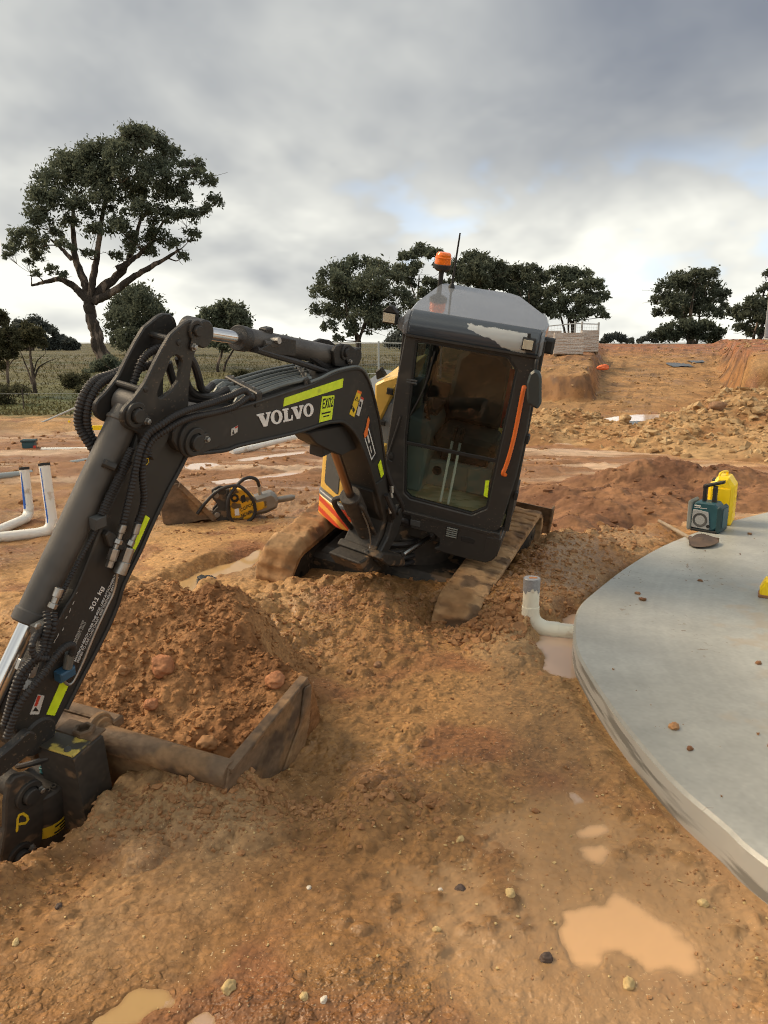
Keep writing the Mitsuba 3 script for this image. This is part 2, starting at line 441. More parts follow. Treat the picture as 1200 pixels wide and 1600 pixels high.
def paint_color(p, n, uv):
    dust = fbm(p.x * 6, p.y * 6, p.z * 6, 4)
    c = mix((0.024, 0.023, 0.022), (0.036, 0.034, 0.032), fbm(p.x * 2, p.y * 2, p.z * 2, 2))
    c = mix(c, (0.085, 0.072, 0.058), 0.45 * smoothstep(0.60, 0.82, dust))
    spat = smoothstep(0.66, 0.80, 0.6 * noise(p.x * 85, p.y * 85, p.z * 85) + 0.4 * noise(p.x * 210, p.y * 210, p.z * 210)) * smoothstep(0.52, 0.66, fbm(p.x * 3.4 + 2, p.y * 3.4, p.z * 3.4, 3))
    c = mix(c, (0.17, 0.120, 0.075), spat * 0.5)
    scr = smoothstep(0.955, 0.985, noise(p.x * 13, p.y * 90, p.z * 40)) * smoothstep(0.5, 0.7, fbm(p.x * 3, p.y * 3, p.z * 3, 2))
    return mix(c, (0.16, 0.14, 0.12), scr * 0.6)


mat('m_black', proc(paint_color), proc(lambda p, n, uv: 0.36 + 0.3 * fbm(p.x * 5, p.y * 5, p.z * 5, 3)), lambda p, n, uv: noise(p.x * 210, p.y * 210, p.z * 210), 0.0006, specular=0.45)
mat('m_black_plain', (0.022, 0.021, 0.021), 0.5)


def muddy_black(p, n, uv):
    d = fbm(p.x * 12 + 3, p.y * 12, p.z * 12, 4)
    c = mix((0.024, 0.022, 0.020), (0.055, 0.045, 0.036), fbm(p.x * 30, p.y * 30, p.z * 30, 3))
    return mix(c, mix((0.17, 0.105, 0.058), (0.27, 0.165, 0.085), fbm(p.x * 20, p.y * 20, p.z * 20, 2)), smoothstep(0.57, 0.72, d) * 0.7)


mat('m_black_muddy', proc(muddy_black), 0.62, earth_bump, 0.004)


def cylinder_color(p, n, uv):
    d = fbm(p.x * 4, p.y * 4, p.z * 4, 4)
    c = mix((0.050, 0.046, 0.042), (0.090, 0.082, 0.074), smoothstep(0.35, 0.65, d))
    scr = smoothstep(0.95, 0.98, noise(p.x * 30, p.y * 30, p.z * 7))
    return mix(c, (0.24, 0.22, 0.20), scr * 0.5)


mat('m_barrel', proc(cylinder_color), proc(lambda p, n, uv: 0.34 + 0.3 * fbm(p.x * 5, p.y * 5, p.z * 5, 3)), specular=0.5)
mat('m_chrome', (0.72, 0.72, 0.73), 0.16, metallic=1.0)
mat('m_chrome_brown', (0.36, 0.25, 0.19), 0.22, metallic=1.0)
mat('m_zinc', proc(lambda p, n, uv: mix((0.30, 0.29, 0.27), (0.52, 0.51, 0.49), fbm(p.x * 40, p.y * 40, p.z * 40, 2))), 0.38, metallic=0.9)
mat('m_pipe_grey', proc(lambda p, n, uv: mix((0.10, 0.115, 0.115), (0.20, 0.215, 0.21), fbm(p.x * 9, p.y * 9, p.z * 9, 3))), 0.42, metallic=0.4)
mat('m_rubber', proc(lambda p, n, uv: mix((0.014, 0.014, 0.016), (0.040, 0.037, 0.036), fbm(p.x * 12, p.y * 12, p.z * 12, 3))), 0.5, specular=0.4)
mat('m_blue_cap', (0.03, 0.09, 0.16), 0.5)


def rust_steel(p, n, uv):
    d = fbm(p.x * 6, p.y * 6, p.z * 6, 4)
    c = mix((0.075, 0.050, 0.033), (0.165, 0.108, 0.066), smoothstep(0.35, 0.65, d))
    c = mix(c, (0.30, 0.145, 0.055), smoothstep(0.58, 0.72, fbm(p.x * 3.2 + 7, p.y * 3.2, p.z * 3.2, 3)) * 0.7)
    c = mix(c, mix((0.20, 0.115, 0.055), (0.31, 0.185, 0.092), fbm(p.x * 16, p.y * 16, p.z * 16, 3)), smoothstep(0.50, 0.62, fbm(p.x * 4.5 + 11, p.y * 4.5, p.z * 4.5, 4)) * 0.85)
    return c * (0.68 + 0.62 * fbm(p.x * 45, p.y * 45, p.z * 45, 3))


mat('m_bucket', proc(rust_steel), 0.62, lambda p, n, uv: fbm(p.x * 60, p.y * 60, p.z * 60, 2), 0.004, specular=0.35)


def track_color(p, n, uv):
    d = fbm(p.x * 4, p.y * 4, p.z * 4, 4)
    c = mix((0.30, 0.165, 0.075), (0.42, 0.26, 0.135), smoothstep(0.35, 0.65, d))
    c = mix(c, (0.075, 0.050, 0.036), smoothstep(0.55, 0.70, fbm(p.x * 6 + 4, p.y * 6, p.z * 6, 3)) * 0.75)
    return c * (0.65 + 0.65 * fbm(p.x * 24, p.y * 24, p.z * 24, 3))


mat('m_track_mud', proc(track_color), 0.8, earth_bump, 0.016, specular=0.3)


def tape_color(p, n, uv):
    q = p * 55
    grid = noise(q.x, q.y, q.z)
    c = mix((0.60, 0.78, 0.020), (0.72, 0.90, 0.035), grid)
    return mix(c, (0.35, 0.36, 0.08), smoothstep(0.64, 0.76, fbm(p.x * 14, p.y * 14, p.z * 14, 3)) * 0.5)


mat('m_tape', proc(tape_color), 0.35, specular=0.5)
mat('m_white', (0.74, 0.74, 0.73), 0.4)
mat('m_offwhite', (0.55, 0.54, 0.51), 0.5)
mat('m_ink', (0.012, 0.012, 0.012), 0.6)
mat('m_sticker_yellow', (0.72, 0.50, 0.03), 0.45)
mat('m_sticker_orange', (0.75, 0.17, 0.03), 0.45)
mat('m_sticker_red', (0.50, 0.05, 0.03), 0.45)
mat('m_blue_mark', (0.05, 0.08, 0.40), 0.45)


def yellow_color(p, n, uv):
    return mix((0.66, 0.41, 0.085), (0.72, 0.47, 0.11), fbm(p.x * 3, p.y * 3, p.z * 3, 2)) * (0.85 + 0.2 * fbm(p.x * 20, p.y * 20, p.z * 20, 2))


mat('m_yellow', proc(yellow_color), 0.3, specular=0.5)
mat('m_grey_paint', proc(lambda p, n, uv: mix((0.15, 0.165, 0.18), (0.20, 0.215, 0.23), fbm(p.x * 4, p.y * 4, p.z * 4, 3))), 0.42)

C0, CF, CL, CU = V(0.82490, 5.65742, 0.26126), V(-0.28793, -0.94178, -0.17365), V(0.95157, -0.26095, -0.16254), V(0.10776, -0.21204, 0.97130)
CAB = Fr(C0, CL, CU, CF)          # across (machine's left), up, forward


def in_cab(p):
    q = p - mi.Point3f(*[float(x) for x in C0])
    return [q.x * float(a[0]) + q.y * float(a[1]) + q.z * float(a[2]) for a in (CL, CU, CF)]


def hazard_color(p, n, uv):
    a, c, b = in_cab(p)
    s = (a - b) * 0.75 + c * 0.9
    t = s / 0.085
    t = t - dr.floor(t)
    return mix((0.78, 0.36, 0.06), (0.62, 0.07, 0.03), smoothstep(0.42, 0.5, t) * (1 - smoothstep(0.92, 1.0, t)))


mat('m_hazard', proc(hazard_color), 0.35)


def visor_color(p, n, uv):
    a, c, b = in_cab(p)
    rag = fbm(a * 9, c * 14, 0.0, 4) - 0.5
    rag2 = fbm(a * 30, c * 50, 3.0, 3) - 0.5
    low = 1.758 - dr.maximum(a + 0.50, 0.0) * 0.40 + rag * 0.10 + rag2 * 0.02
    m = smoothstep(-0.004, 0.004, c - low) * smoothstep(-0.004, 0.004, 1.745 - c + rag2 * 0.02) * smoothstep(-0.006, 0.006, -0.035 - a + rag2 * 0.05) * smoothstep(-0.01, 0.01, a + 0.50 + rag * 0.12)  # pale patch with a ragged edge over part of the visor
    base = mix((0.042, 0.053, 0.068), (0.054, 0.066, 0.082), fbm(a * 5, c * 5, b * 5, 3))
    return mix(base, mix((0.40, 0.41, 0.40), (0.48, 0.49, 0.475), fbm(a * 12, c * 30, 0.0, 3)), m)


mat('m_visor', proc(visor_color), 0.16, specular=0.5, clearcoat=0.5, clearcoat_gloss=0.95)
mat('m_roof', proc(lambda p, n, uv: mix((0.13, 0.14, 0.155), (0.17, 0.18, 0.195), fbm(p.x * 3, p.y * 3, p.z * 3, 3))), 0.07, specular=0.6, clearcoat=0.6, clearcoat_gloss=0.97)
mat('m_seat', proc(lambda p, n, uv: mix((0.040, 0.039, 0.035), (0.072, 0.068, 0.060), fbm(p.x * 14, p.y * 14, p.z * 14, 3))), 0.8)
mat('m_trim_grey', proc(lambda p, n, uv: mix((0.16, 0.175, 0.16), (0.25, 0.26, 0.24), fbm(p.x * 7, p.y * 7, p.z * 7, 3))), 0.6)
mat('m_trim_dark', (0.06, 0.062, 0.062), 0.6)
mat('m_floor_mat', proc(lambda p, n, uv: mix((0.30, 0.26, 0.15), (0.48, 0.43, 0.29), smoothstep(0.4, 0.62, fbm(p.x * 6, p.y * 22, p.z * 6, 3)))), 0.6)
mat('m_beacon', {'type': 'rgb', 'value': [0.86, 0.17, 0.012]}, 0.12, specular=0.6)
mat('m_lamp_face', (0.52, 0.47, 0.36), 0.15, specular=0.6)
mat('m_mirror_back', (0.035, 0.045, 0.047), 0.35)
mat('m_orange_rail', (0.74, 0.155, 0.025), 0.4)
mat('m_rubble', proc(lambda p, n, uv: mix((0.27, 0.155, 0.068), (0.48, 0.34, 0.185), cell_rand(p.x * 6, p.y * 6, p.z * 6)) * (0.7 + 0.5 * fbm(p.x * 18, p.y * 18, p.z * 18, 2))), 0.85, specular=0.25)
scene['m_glass'] = {'type': 'thindielectric', 'int_ior': 1.5, 'specular_transmittance': {'type': 'rgb', 'value': [0.38, 0.45, 0.44]}}
scene['m_glass_clear'] = {'type': 'thindielectric', 'int_ior': 1.5, 'specular_transmittance': {'type': 'rgb', 'value': [0.74, 0.86, 0.80]}}
scene['m_glass_dark'] = {'type': 'thindielectric', 'int_ior': 1.5, 'specular_transmittance': {'type': 'rgb', 'value': [0.16, 0.17, 0.17]}}


def hitch_mud(p, n, uv):
    d = fbm(p.x * 22, p.y * 22, p.z * 22, 3)
    return mix((0.05, 0.045, 0.035), (0.52, 0.40, 0.09), smoothstep(0.40, 0.55, d))


mat('m_hitch_yellow', proc(hitch_mud), 0.6)
mat('m_teal_spring', (0.02, 0.13, 0.14), 0.4)


def pvc_color(p, n, uv):
    d = fbm(p.x * 12, p.y * 12, p.z * 12, 4)
    return mix((0.72, 0.71, 0.66), (0.42, 0.31, 0.20), smoothstep(0.62, 0.78, d) * 0.7)


mat('m_pvc', proc(pvc_color), 0.32)
mat('m_pvc_cream', proc(lambda p, n, uv: mix((0.70, 0.67, 0.55), (0.45, 0.33, 0.20), smoothstep(0.58, 0.76, fbm(p.x * 15, p.y * 15, p.z * 15, 4)) * 0.6)), 0.32)
mat('m_pvc_grey', (0.30, 0.33, 0.33), 0.4)
mat('m_tape_grey', proc(lambda p, n, uv: mix((0.20, 0.20, 0.21), (0.30, 0.30, 0.31), noise(p.x * 90, p.y * 90, p.z * 90))), 0.3)
mat('m_blue_glue', (0.03, 0.13, 0.52), 0.4)
mat('m_teal', proc(lambda p, n, uv: mix((0.012, 0.058, 0.075), (0.020, 0.080, 0.100), fbm(p.x * 20, p.y * 20, p.z * 20, 2))), 0.42)
mat('m_teal_dark', (0.012, 0.040, 0.048), 0.5)
mat('m_radio_grey', proc(lambda p, n, uv: mix((0.22, 0.23, 0.24), (0.36, 0.37, 0.37), fbm(p.x * 120, p.y * 120, p.z * 120, 2))), 0.5)
mat('m_jerrycan', proc(lambda p, n, uv: mix((0.83, 0.56, 0.004), (0.88, 0.62, 0.008), fbm(p.x * 12, p.y * 12, p.z * 12, 2))), 0.36, specular=0.5)
mat('m_wood', proc(lambda p, n, uv: mix((0.20, 0.15, 0.10), (0.36, 0.30, 0.22), fbm(p.x * 12, p.y * 12, p.z * 40, 3))), 0.7)
mat('m_shovel', proc(lambda p, n, uv: mix((0.055, 0.038, 0.028), (0.13, 0.085, 0.055), fbm(p.x * 18, p.y * 18, p.z * 18, 3))), 0.5)


def breaker_color(p, n, uv):
    d = fbm(p.x * 9, p.y * 9, p.z * 9, 4)
    c = mix((0.62, 0.31, 0.010), (0.70, 0.38, 0.015), d)
    return mix(c, (0.055, 0.045, 0.036), smoothstep(0.52, 0.62, fbm(p.x * 13 + 3, p.y * 13, p.z * 13, 3)) * 0.9)


mat('m_breaker_yellow', proc(breaker_color), 0.45)
mat('m_steel_grey', proc(lambda p, n, uv: mix((0.16, 0.15, 0.13), (0.29, 0.27, 0.25), fbm(p.x * 14, p.y * 14, p.z * 14, 3))), 0.4, metallic=0.5)
mat('m_galv', (0.40, 0.42, 0.42), 0.5)


def bark_color(p, n, uv):
    d = fbm(p.x * 5, p.y * 5, p.z * 0.8, 4)
    return mix((0.040, 0.031, 0.025), (0.19, 0.145, 0.115), smoothstep(0.46, 0.66, d))


mat('m_bark', proc(bark_color), 0.9, lambda p, n, uv: fbm(p.x * 6, p.y * 6, p.z * 1.0, 3), 0.12, eps=2e-2)
mat('m_twig', (0.030, 0.023, 0.019), 0.9)


def leaf_mat(name, a, b):
    scene[name] = {'type': 'principledthin', 'roughness': 0.7, 'spec_trans': 0.0, 'diff_trans': 0.9, 'base_color': proc(lambda p, n, uv: mix(a, b, fbm(p.x * 0.8, p.y * 0.8, p.z * 0.8, 3)) * (0.55 + 0.9 * cell_rand(p.x * 7, p.y * 7, p.z * 7)))}


leaf_mat('m_leaf_gum', (0.095, 0.118, 0.090), (0.185, 0.205, 0.145))
leaf_mat('m_leaf_dark', (0.080, 0.098, 0.076), (0.150, 0.166, 0.118))
leaf_mat('m_leaf_far', (0.085, 0.098, 0.094), (0.125, 0.138, 0.124))
leaf_mat('m_leaf_shrub', (0.070, 0.072, 0.044), (0.120, 0.118, 0.072))
leaf_mat('m_grass', (0.085, 0.088, 0.038), (0.135, 0.110, 0.056))
mat('m_wrap', proc(lambda p, n, uv: mix((0.34, 0.29, 0.25), (0.62, 0.57, 0.52), fbm(p.x * 1.5, p.y * 1.5, p.z * 11, 4))), 0.3, lambda p, n, uv: fbm(p.x * 3, p.y * 3, p.z * 16, 3), 0.06, eps=1e-2)
mat('m_pallet', (0.22, 0.15, 0.09), 0.8)
mat('m_orange_cloth', (0.78, 0.17, 0.06), 0.6)
mat('m_grey_sheet', (0.10, 0.11, 0.12), 0.35)
mat('m_container', proc(lambda p, n, uv: mix((0.27, 0.29, 0.31), (0.36, 0.38, 0.40), fbm(p.x, p.y, p.z * 2, 3))), 0.5)
# ---------------------------------------------------------------- the ground
P0, BH, BN = V(-0.00948, 5.47041, 0.51733), V(-0.47374, -0.86989, -0.13734), V(0.87404, -0.44535, -0.19419)    # boom frame: foot on the near face, forward, normal of the near face
BOOM = Fr(P0, BH, CU, BN)
TC, TF, TL, TU = V(0.23756, 6.38200, 0.35223), V(-0.42049, -0.88511, -0.19941), V(0.90645, -0.40029, -0.13461), V(0.03932, -0.23736, 0.97063)
TRK = Fr(TC, TL, TF, TU)          # undercarriage: across, forward, up; origin on top of the tracks

P1 = V(-1.225, 3.104, 0.165)
BW = BN * 0.62 - BH * 0.062 + CU * 0.090; BW /= np.linalg.norm(BW)
BR = -BH - BW * (-BH @ BW); BR /= np.linalg.norm(BR)
BUC = Fr(P1, BW, BR, np.cross(BW, BR))   # bucket: along its beam, towards the machine, up

SLAB = [(4.133, 8.029), (3.34, 7.435), (2.556, 6.687), (1.992, 5.995), (1.559, 5.365), (1.384, 5.082), (1.286, 4.849), (1.202, 4.557), (1.151, 4.296), (1.132, 4.069), (1.13, 3.753), (1.144, 3.405), (1.171, 3.095), (1.211, 2.813), (1.284, 2.557), (1.343, 2.343)]
SLAB = SLAB + [(1.62, 1.72), (1.98, 1.05), (2.7, 0.1), (4.2, -1.1), (6.6, -1.7), (9.2, -1.0), (11.2, 0.8), (12.0, 3.4), (11.2, 6.2), (9.2, 8.2), (6.6, 8.9)]
SLAB = spline([(*p, 0) for p in SLAB + SLAB[:1]], 8)[:-1, :2]
SLAB_P = sg.Polygon(SLAB).buffer(0)

PUDDLES = [  # outline, level, material, label
    ([(0.605, 2.277), (0.673, 2.265), (0.755, 2.292), (0.777, 2.336), (0.838, 2.359), (0.884, 2.305), (0.953, 2.235), (0.978, 2.141), (0.997, 2.007), (0.973, 1.961), (0.913, 1.995), (0.816, 1.985), (0.786, 2.066), (0.708, 2.092), (0.68, 2.02), (0.609, 2.043), (0.572, 2.13)], -0.012, 'm_puddle', 'large orange mud puddle shaped like an arch beside the concrete slab'),
    ([(0.762, 2.703), (0.829, 2.736), (0.896, 2.761), (0.905, 2.711), (0.864, 2.674), (0.781, 2.666)], -0.01, 'm_puddle', 'small orange puddle, farther of the pair above the arch shaped puddle'),
    ([(0.764, 2.592), (0.856, 2.619), (0.861, 2.565), (0.798, 2.507), (0.77, 2.528)], -0.01, 'm_puddle', 'small orange puddle, nearer of the pair above the arch shaped puddle'),
    ([(0.797, 2.984), (0.833, 2.974), (0.855, 2.908), (0.805, 2.857), (0.79, 2.908)], -0.01, 'm_puddle_pale', 'tiny pale puddle in the wheel rut past the two small orange puddles'),
    ([(-0.832, 1.828), (-0.796, 1.863), (-0.763, 1.931), (-0.7, 1.945), (-0.624, 1.938), (-0.625, 1.872), (-0.684, 1.841), (-0.706, 1.812), (-0.819, 1.795)], -0.012, 'm_puddle_brown', 'shallow yellowish puddle at the bottom edge of the picture'),
    ([(-0.578, 1.854), (-0.537, 1.874), (-0.501, 1.863), (-0.477, 1.795), (-0.568, 1.795)], -0.012, 'm_puddle_pale', 'small pale puddle at the bottom edge beside the yellowish puddle'),
    ([(1.128, 5.026), (1.216, 5.063), (1.312, 5.204), (1.423, 5.258), (1.33, 4.767), (1.229, 4.403), (1.18, 4.244), (1.121, 4.172), (1.015, 4.19), (0.96, 4.289), (0.989, 4.471), (0.993, 4.658), (1.015, 4.812)], -0.03, 'm_puddle_pale', 'murky puddle around the capped pipe bend against the concrete slab'),
    ([(-1.799, 5.63), (-1.737, 5.953), (-1.622, 6.163), (-1.493, 6.466), (-1.32, 6.628), (-1.192, 7.023), (-1.113, 6.712), (-1.213, 6.292), (-1.396, 6.021), (-1.517, 5.739), (-1.56, 5.424), (-1.691, 5.395)], -0.02, 'm_puddle_brown', 'long brown puddle in the wheel rut beside the dark rag'),
    ([(-3.216, 11.95), (-3.109, 12.21), (-2.813, 12.28), (-2.577, 11.95), (-2.719, 11.63), (-2.937, 11.51), (-3.121, 11.69)], 0.0, 'm_puddle_pale', 'pale rain puddle on the flat behind the yellow breaker'),
    ([(-2.435, 10.57), (-2.105, 10.83), (-1.71, 11.16), (-1.279, 11.57), (-1.163, 11.39), (-1.364, 11.05), (-1.792, 10.78), (-2.247, 10.32)], 0.0, 'm_puddle_pale', 'long pale rain puddle on the flat, seen under the boom'),
    ([(-2.534, 12.55), (-2.004, 13.15), (-1.476, 13.63), (-1.382, 13.38), (-1.861, 12.92), (-2.264, 12.41)], 0.0, 'm_puddle_pale', 'thin pale rain puddle under the lettering of the boom'),
    ([(5.157, 18.75), (6.006, 19.92), (7.087, 20.65), (7.743, 20.46), (7.215, 19.57), (6.289, 18.75), (5.252, 18.14)], 0.03, 'm_puddle_pale', 'pale rain puddle at the foot of the ramp'),
]
PUD = [(sg.Polygon(spline([(*q, 0) for q in p + p[:1]], 5)[:, :2]).buffer(0), lv) for p, lv, _, _ in PUDDLES]
RIDGE = [(-1.453, 2.263), (-1.343, 2.451), (-1.257, 2.705), (-1.158, 3.023), (-0.993, 3.038), (-0.74, 2.921), (-0.553, 2.949), (-0.373, 3.073)]
HOLE = [(-1.52, 2.80, 0.30, 0.40), (-1.62, 3.05, 0.3, 0.3)]
RAMP_O, RAMP_D = V(7.0, 21.0), V(0.34, 0.94)


def seg_dist(x, y, line):
    d = np.full(np.shape(x), 1e9)
    for (ax, ay), (bx, by) in zip(line[:-1], line[1:]):
        t = np.clip(((x - ax) * (bx - ax) + (y - ay) * (by - ay)) / ((bx - ax) ** 2 + (by - ay) ** 2), 0, 1)
        d = np.minimum(d, np.hypot(x - ax - t * (bx - ax), y - ay - t * (by - ay)))
    return d


def nz(x, y, f, o=3, s=0):
    return meshkit.fbm(np.stack([x * f, y * f, np.zeros_like(x) + s * 7.3], -1), o, s) - 0.5


def bump2(x, y, cx, cy, rx, ry, rot=0.0):
    c, s = math.cos(rot), math.sin(rot)
    u, w = ((x - cx) * c + (y - cy) * s) / rx, (-(x - cx) * s + (y - cy) * c) / ry
    return np.exp(-(u * u + w * w))


_r = np.random.default_rng(41)
_cl = []
for cx, cy, rx, ry, n_, r0, r1 in [(0.1, 3.0, 2.4, 1.6, 1500, 0.014, 0.036), (1.15, 3.1, 0.30, 1.5, 420, 0.016, 0.05), (0.0, 5.2, 0.8, 0.5, 420, 0.02, 0.075), (0.75, 5.05, 0.32, 0.35, 90, 0.04, 0.13), (1.35, 5.7, 0.35, 0.9, 320, 0.02, 0.09),
                                   (-0.75, 2.80, 0.65, 0.12, 520, 0.020, 0.085), (-1.15, 2.35, 0.35, 0.2, 120, 0.014, 0.035), (-0.9, 4.8, 1.0, 0.45, 400, 0.018, 0.07), (-2.6, 5.0, 0.9, 0.7, 330, 0.02, 0.08), (1.9, 7.0, 0.7, 1.2, 330, 0.02, 0.09), (0.3, 4.2, 1.2, 0.8, 500, 0.015, 0.05)]:
    q_ = _r.normal(size=(n_, 2)) * [rx * 0.7, ry * 0.7] + [cx, cy]
    _cl.append(np.column_stack([q_, r0 + (r1 - r0) * _r.random(n_) ** 3]))
CL_ = np.vstack(_cl)
from scipy.spatial import cKDTree
CL_TREES = [(cKDTree(CL_[m, :2]), CL_[m, 2], rmax) for m, rmax in ((CL_[:, 2] < 0.03, 0.03), ((CL_[:, 2] >= 0.03) & (CL_[:, 2] < 0.06), 0.06), (CL_[:, 2] >= 0.06, 0.14))]


def clod_relief(x, y):
    """Lumps half sunk in the soil."""
    out = np.zeros_like(x)
    m = (np.abs(x) < 4.5) & (y > 0.9) & (y < 9.5)
    p = np.column_stack([x[m], y[m]])
    if not len(p):
        return out
    wob = p + 0.35 * 0.03 * np.column_stack([nz(p[:, 0], p[:, 1], 30, 2, 81), nz(p[:, 0], p[:, 1], 30, 2, 82)]) * 4
    top = np.zeros(len(p))
    for tree, rad, rmax in CL_TREES:
        d, i = tree.query(wob, k=3, distance_upper_bound=rmax * 1.2)
        r = np.where(np.isfinite(d), rad[np.minimum(i, len(rad) - 1)], 1.0)
        hgt = np.where(np.isfinite(d), np.sqrt(np.clip(1 - (d / r) ** 2, 0, 1)) ** 0.7 * r * 0.62, 0)
        top = np.maximum(top, hgt.max(1))
    out[m] = top
    return out


def ground_z(x, y, detail=True):
    x, y = np.asarray(x, float), np.asarray(y, float)
    near = 1 - smooth01(y, 9, 16)
    z = 0.10 * nz(x, y, 0.35, 2, 1) * (0.3 + 0.7 * smooth01(y, 4, 8))
    z = z + nz(x, y, 1.3, 3, 2) * 0.09
    if detail:
        # the wheels have pressed a smoother path towards the camera
        path = np.exp(-(seg_dist(x, y, [(0.45, 4.6), (0.62, 3.6), (0.75, 2.6), (0.80, 1.2)]) / 0.30) ** 2)
        rough = (0.35 + 1.3 * smooth01(nz(x, y, 0.9, 2, 9), -0.08, 0.15)) * (1 - 0.35 * path)
        z = z - 0.025 * path
        lump = np.abs(nz(x, y, 7.0, 4, 3))
        z = z + (nz(x, y, 4.5, 3, 4) * 0.052 + lump * 0.042 * rough + nz(x, y, 22, 3, 5) * 0.030 * rough) * (0.35 + 0.65 * near)
        # clumpy fresh soil round the machine and the bucket
        fresh = np.maximum.reduce([bump2(x, y, 0.1, 5.2, 1.3, 0.8), bump2(x, y, 1.15, 5.4, 0.4, 1.0), bump2(x, y, 1.6, 6.6, 0.7, 1.2), bump2(x, y, -0.8, 2.75, 0.8, 0.25, 0.2), bump2(x, y, -1.0, 4.6, 1.0, 0.5)])
        z = z + fresh * (np.abs(nz(x, y, 11.0, 3, 6)) * 0.10 + np.abs(nz(x, y, 5.0, 3, 8)) * 0.12)
        z = z + clod_relief(x, y) * (0.25 + 0.75 * smooth01(nz(x, y, 1.1, 2, 28) + 0.5 * np.clip(fresh, 0, 1), -0.06, 0.10)) * (1 - 0.55 * path)
        # wheel marks on the flat
        z = z + 0.09 * np.sin(y * 3.4 + 3 * nz(x, y, 0.3, 2, 12)) * smooth01(y, 8, 10.5) * (1 - smooth01(y, 17, 19)) * (1 - smooth01(x, 2, 4)) * (0.5 + nz(x, y, 0.6, 2, 13))
        z = z + (np.abs(nz(x, y, 2.4, 3, 25)) * 0.14 - 0.02) * smooth01(y, 7.5, 10) * (1 - smooth01(y, 18, 20)) * (1 - smooth01(x, 3, 5))
    # soil pushed up in front of the machine and beside the tracks
    z = z + 0.13 * bump2(x, y, 0.05, 5.5, 0.62, 0.5) - 0.26 * bump2(x, y, 0.40, 5.25, 0.34, 0.50, 0.35) - 0.12 * bump2(x, y, -0.36, 3.06, 0.2, 0.3) + 0.08 * bump2(x, y, 1.3, 5.5, 0.3, 0.9, -0.3) + 0.12 * bump2(x, y, 1.75, 6.7, 0.4, 0.9, -0.4)
    z = z + 0.06 * bump2(x, y, -1.75, 6.2, 0.5, 0.8) + 0.10 * bump2(x, y, -2.6, 5.2, 0.9, 0.5) + 0.14 * bump2(x, y, -1.2, 4.9, 0.6, 0.3)
    z = z + (0.10 + 0.07 * (1 - smooth01(x, -1.3, -0.9))) * np.exp(-(seg_dist(x, y, RIDGE) / 0.12) ** 2) * (0.7 + 1.6 * np.abs(nz(x, y, 6, 3, 14)))
    for cx, cy, r, dp in HOLE:
        z = z - dp * bump2(x, y, cx, cy, r, r) ** 0.8
    # left: a low bank of spoil, then the meadow climbing to its crest
    z = z + 0.11 * np.exp(-((y - 17.8 - 0.06 * x - 0.5 * nz(x, y, 0.5, 2, 15)) / 0.9) ** 2) * (1 - smooth01(x, -4.5, -2.0)) * (0.8 + 1.8 * nz(x, y, 1.4, 3, 16))
    z = z + (0.98 * smooth01(y, 19, 62) + 0.0018 * np.maximum(y - 62, 0)) * (1 - smooth01(x, 2.5, 6.5)) * 1.0
    # right: the cut with its ramp, bench on the left and bank on the right
    s = (x - RAMP_O[0]) * RAMP_D[0] + (y - RAMP_O[1]) * RAMP_D[1]
    q = (x - RAMP_O[0]) * RAMP_D[1] - (y - RAMP_O[1]) * RAMP_D[0]
    wob = 0.5 * nz(x, y, 0.45, 3, 17) + 0.35 * nz(x, y, 1.6, 2, 18)
    ramp = 0.02 + np.clip(s, 0, 21.5) * (1.80 / 21.5)
    back = np.maximum(s - 24, 0) * 0.03
    lb = smooth01(-q + wob * 0.7 - np.interp(s, [2, 10, 20], [1.3, 1.85, 2.45]), 0.0, 0.28) * smooth01(s + wob * 1.5, 1.7, 2.2)
    rb = smooth01(q + wob * 0.8 - np.interp(s, [0, 20], [2.4, 3.1]), 0.0, 0.32) * smooth01(s + wob, -1.5, -0.9)
    bench = np.interp(s, [0, 3, 8, 14, 21.5], [0.80, 1.05, 1.40, 1.66, 1.84])
    right = np.interp(s, [-2, 2, 8, 21.5], [1.45, 1.62, 1.85, 2.05])
    zr = np.maximum(ramp, lb * bench) if False else ramp + lb * np.maximum(bench - ramp, 0) + rb * np.maximum(right - ramp, 0)
    zr = zr - back + (nz(x, y, 1.1, 3, 19) * 0.22 * np.maximum(lb, rb) + nz(x, y, 2.6, 3, 26) * 0.16 + 0.10 * np.abs(nz(x, y, 0.8, 2, 27)) if detail else 0)
    wr = smooth01(x - 0.16 * (y - 21), 1.5, 4.2) * smooth01(s + wob, -2.2, -0.4)
    z = z * (1 - wr) + (zr + 0.35 * z) * wr
    # the slab stands in a shallow trench
    m = (x > SLAB_P.bounds[0] - 0.6) & (x < SLAB_P.bounds[2] + 0.6) & (y > SLAB_P.bounds[1] - 0.6) & (y < SLAB_P.bounds[3] + 0.6)
    if m.any():
        pts = shapely.points(np.stack([x[m], y[m]], -1))
        dist = np.where(shapely.contains(SLAB_P, pts), -shapely.distance(SLAB_P.boundary, pts), shapely.distance(SLAB_P, pts))
        t = smooth01(dist + nz(x[m], y[m], 5, 2, 21) * 0.08, 0.0, 0.13)
        z[m] = np.minimum(z[m], 0.05 + dist * 0.2)
        z[m] = z[m] * t + (-0.032 - 0.17 * (dist < -0.05)) * (1 - t)
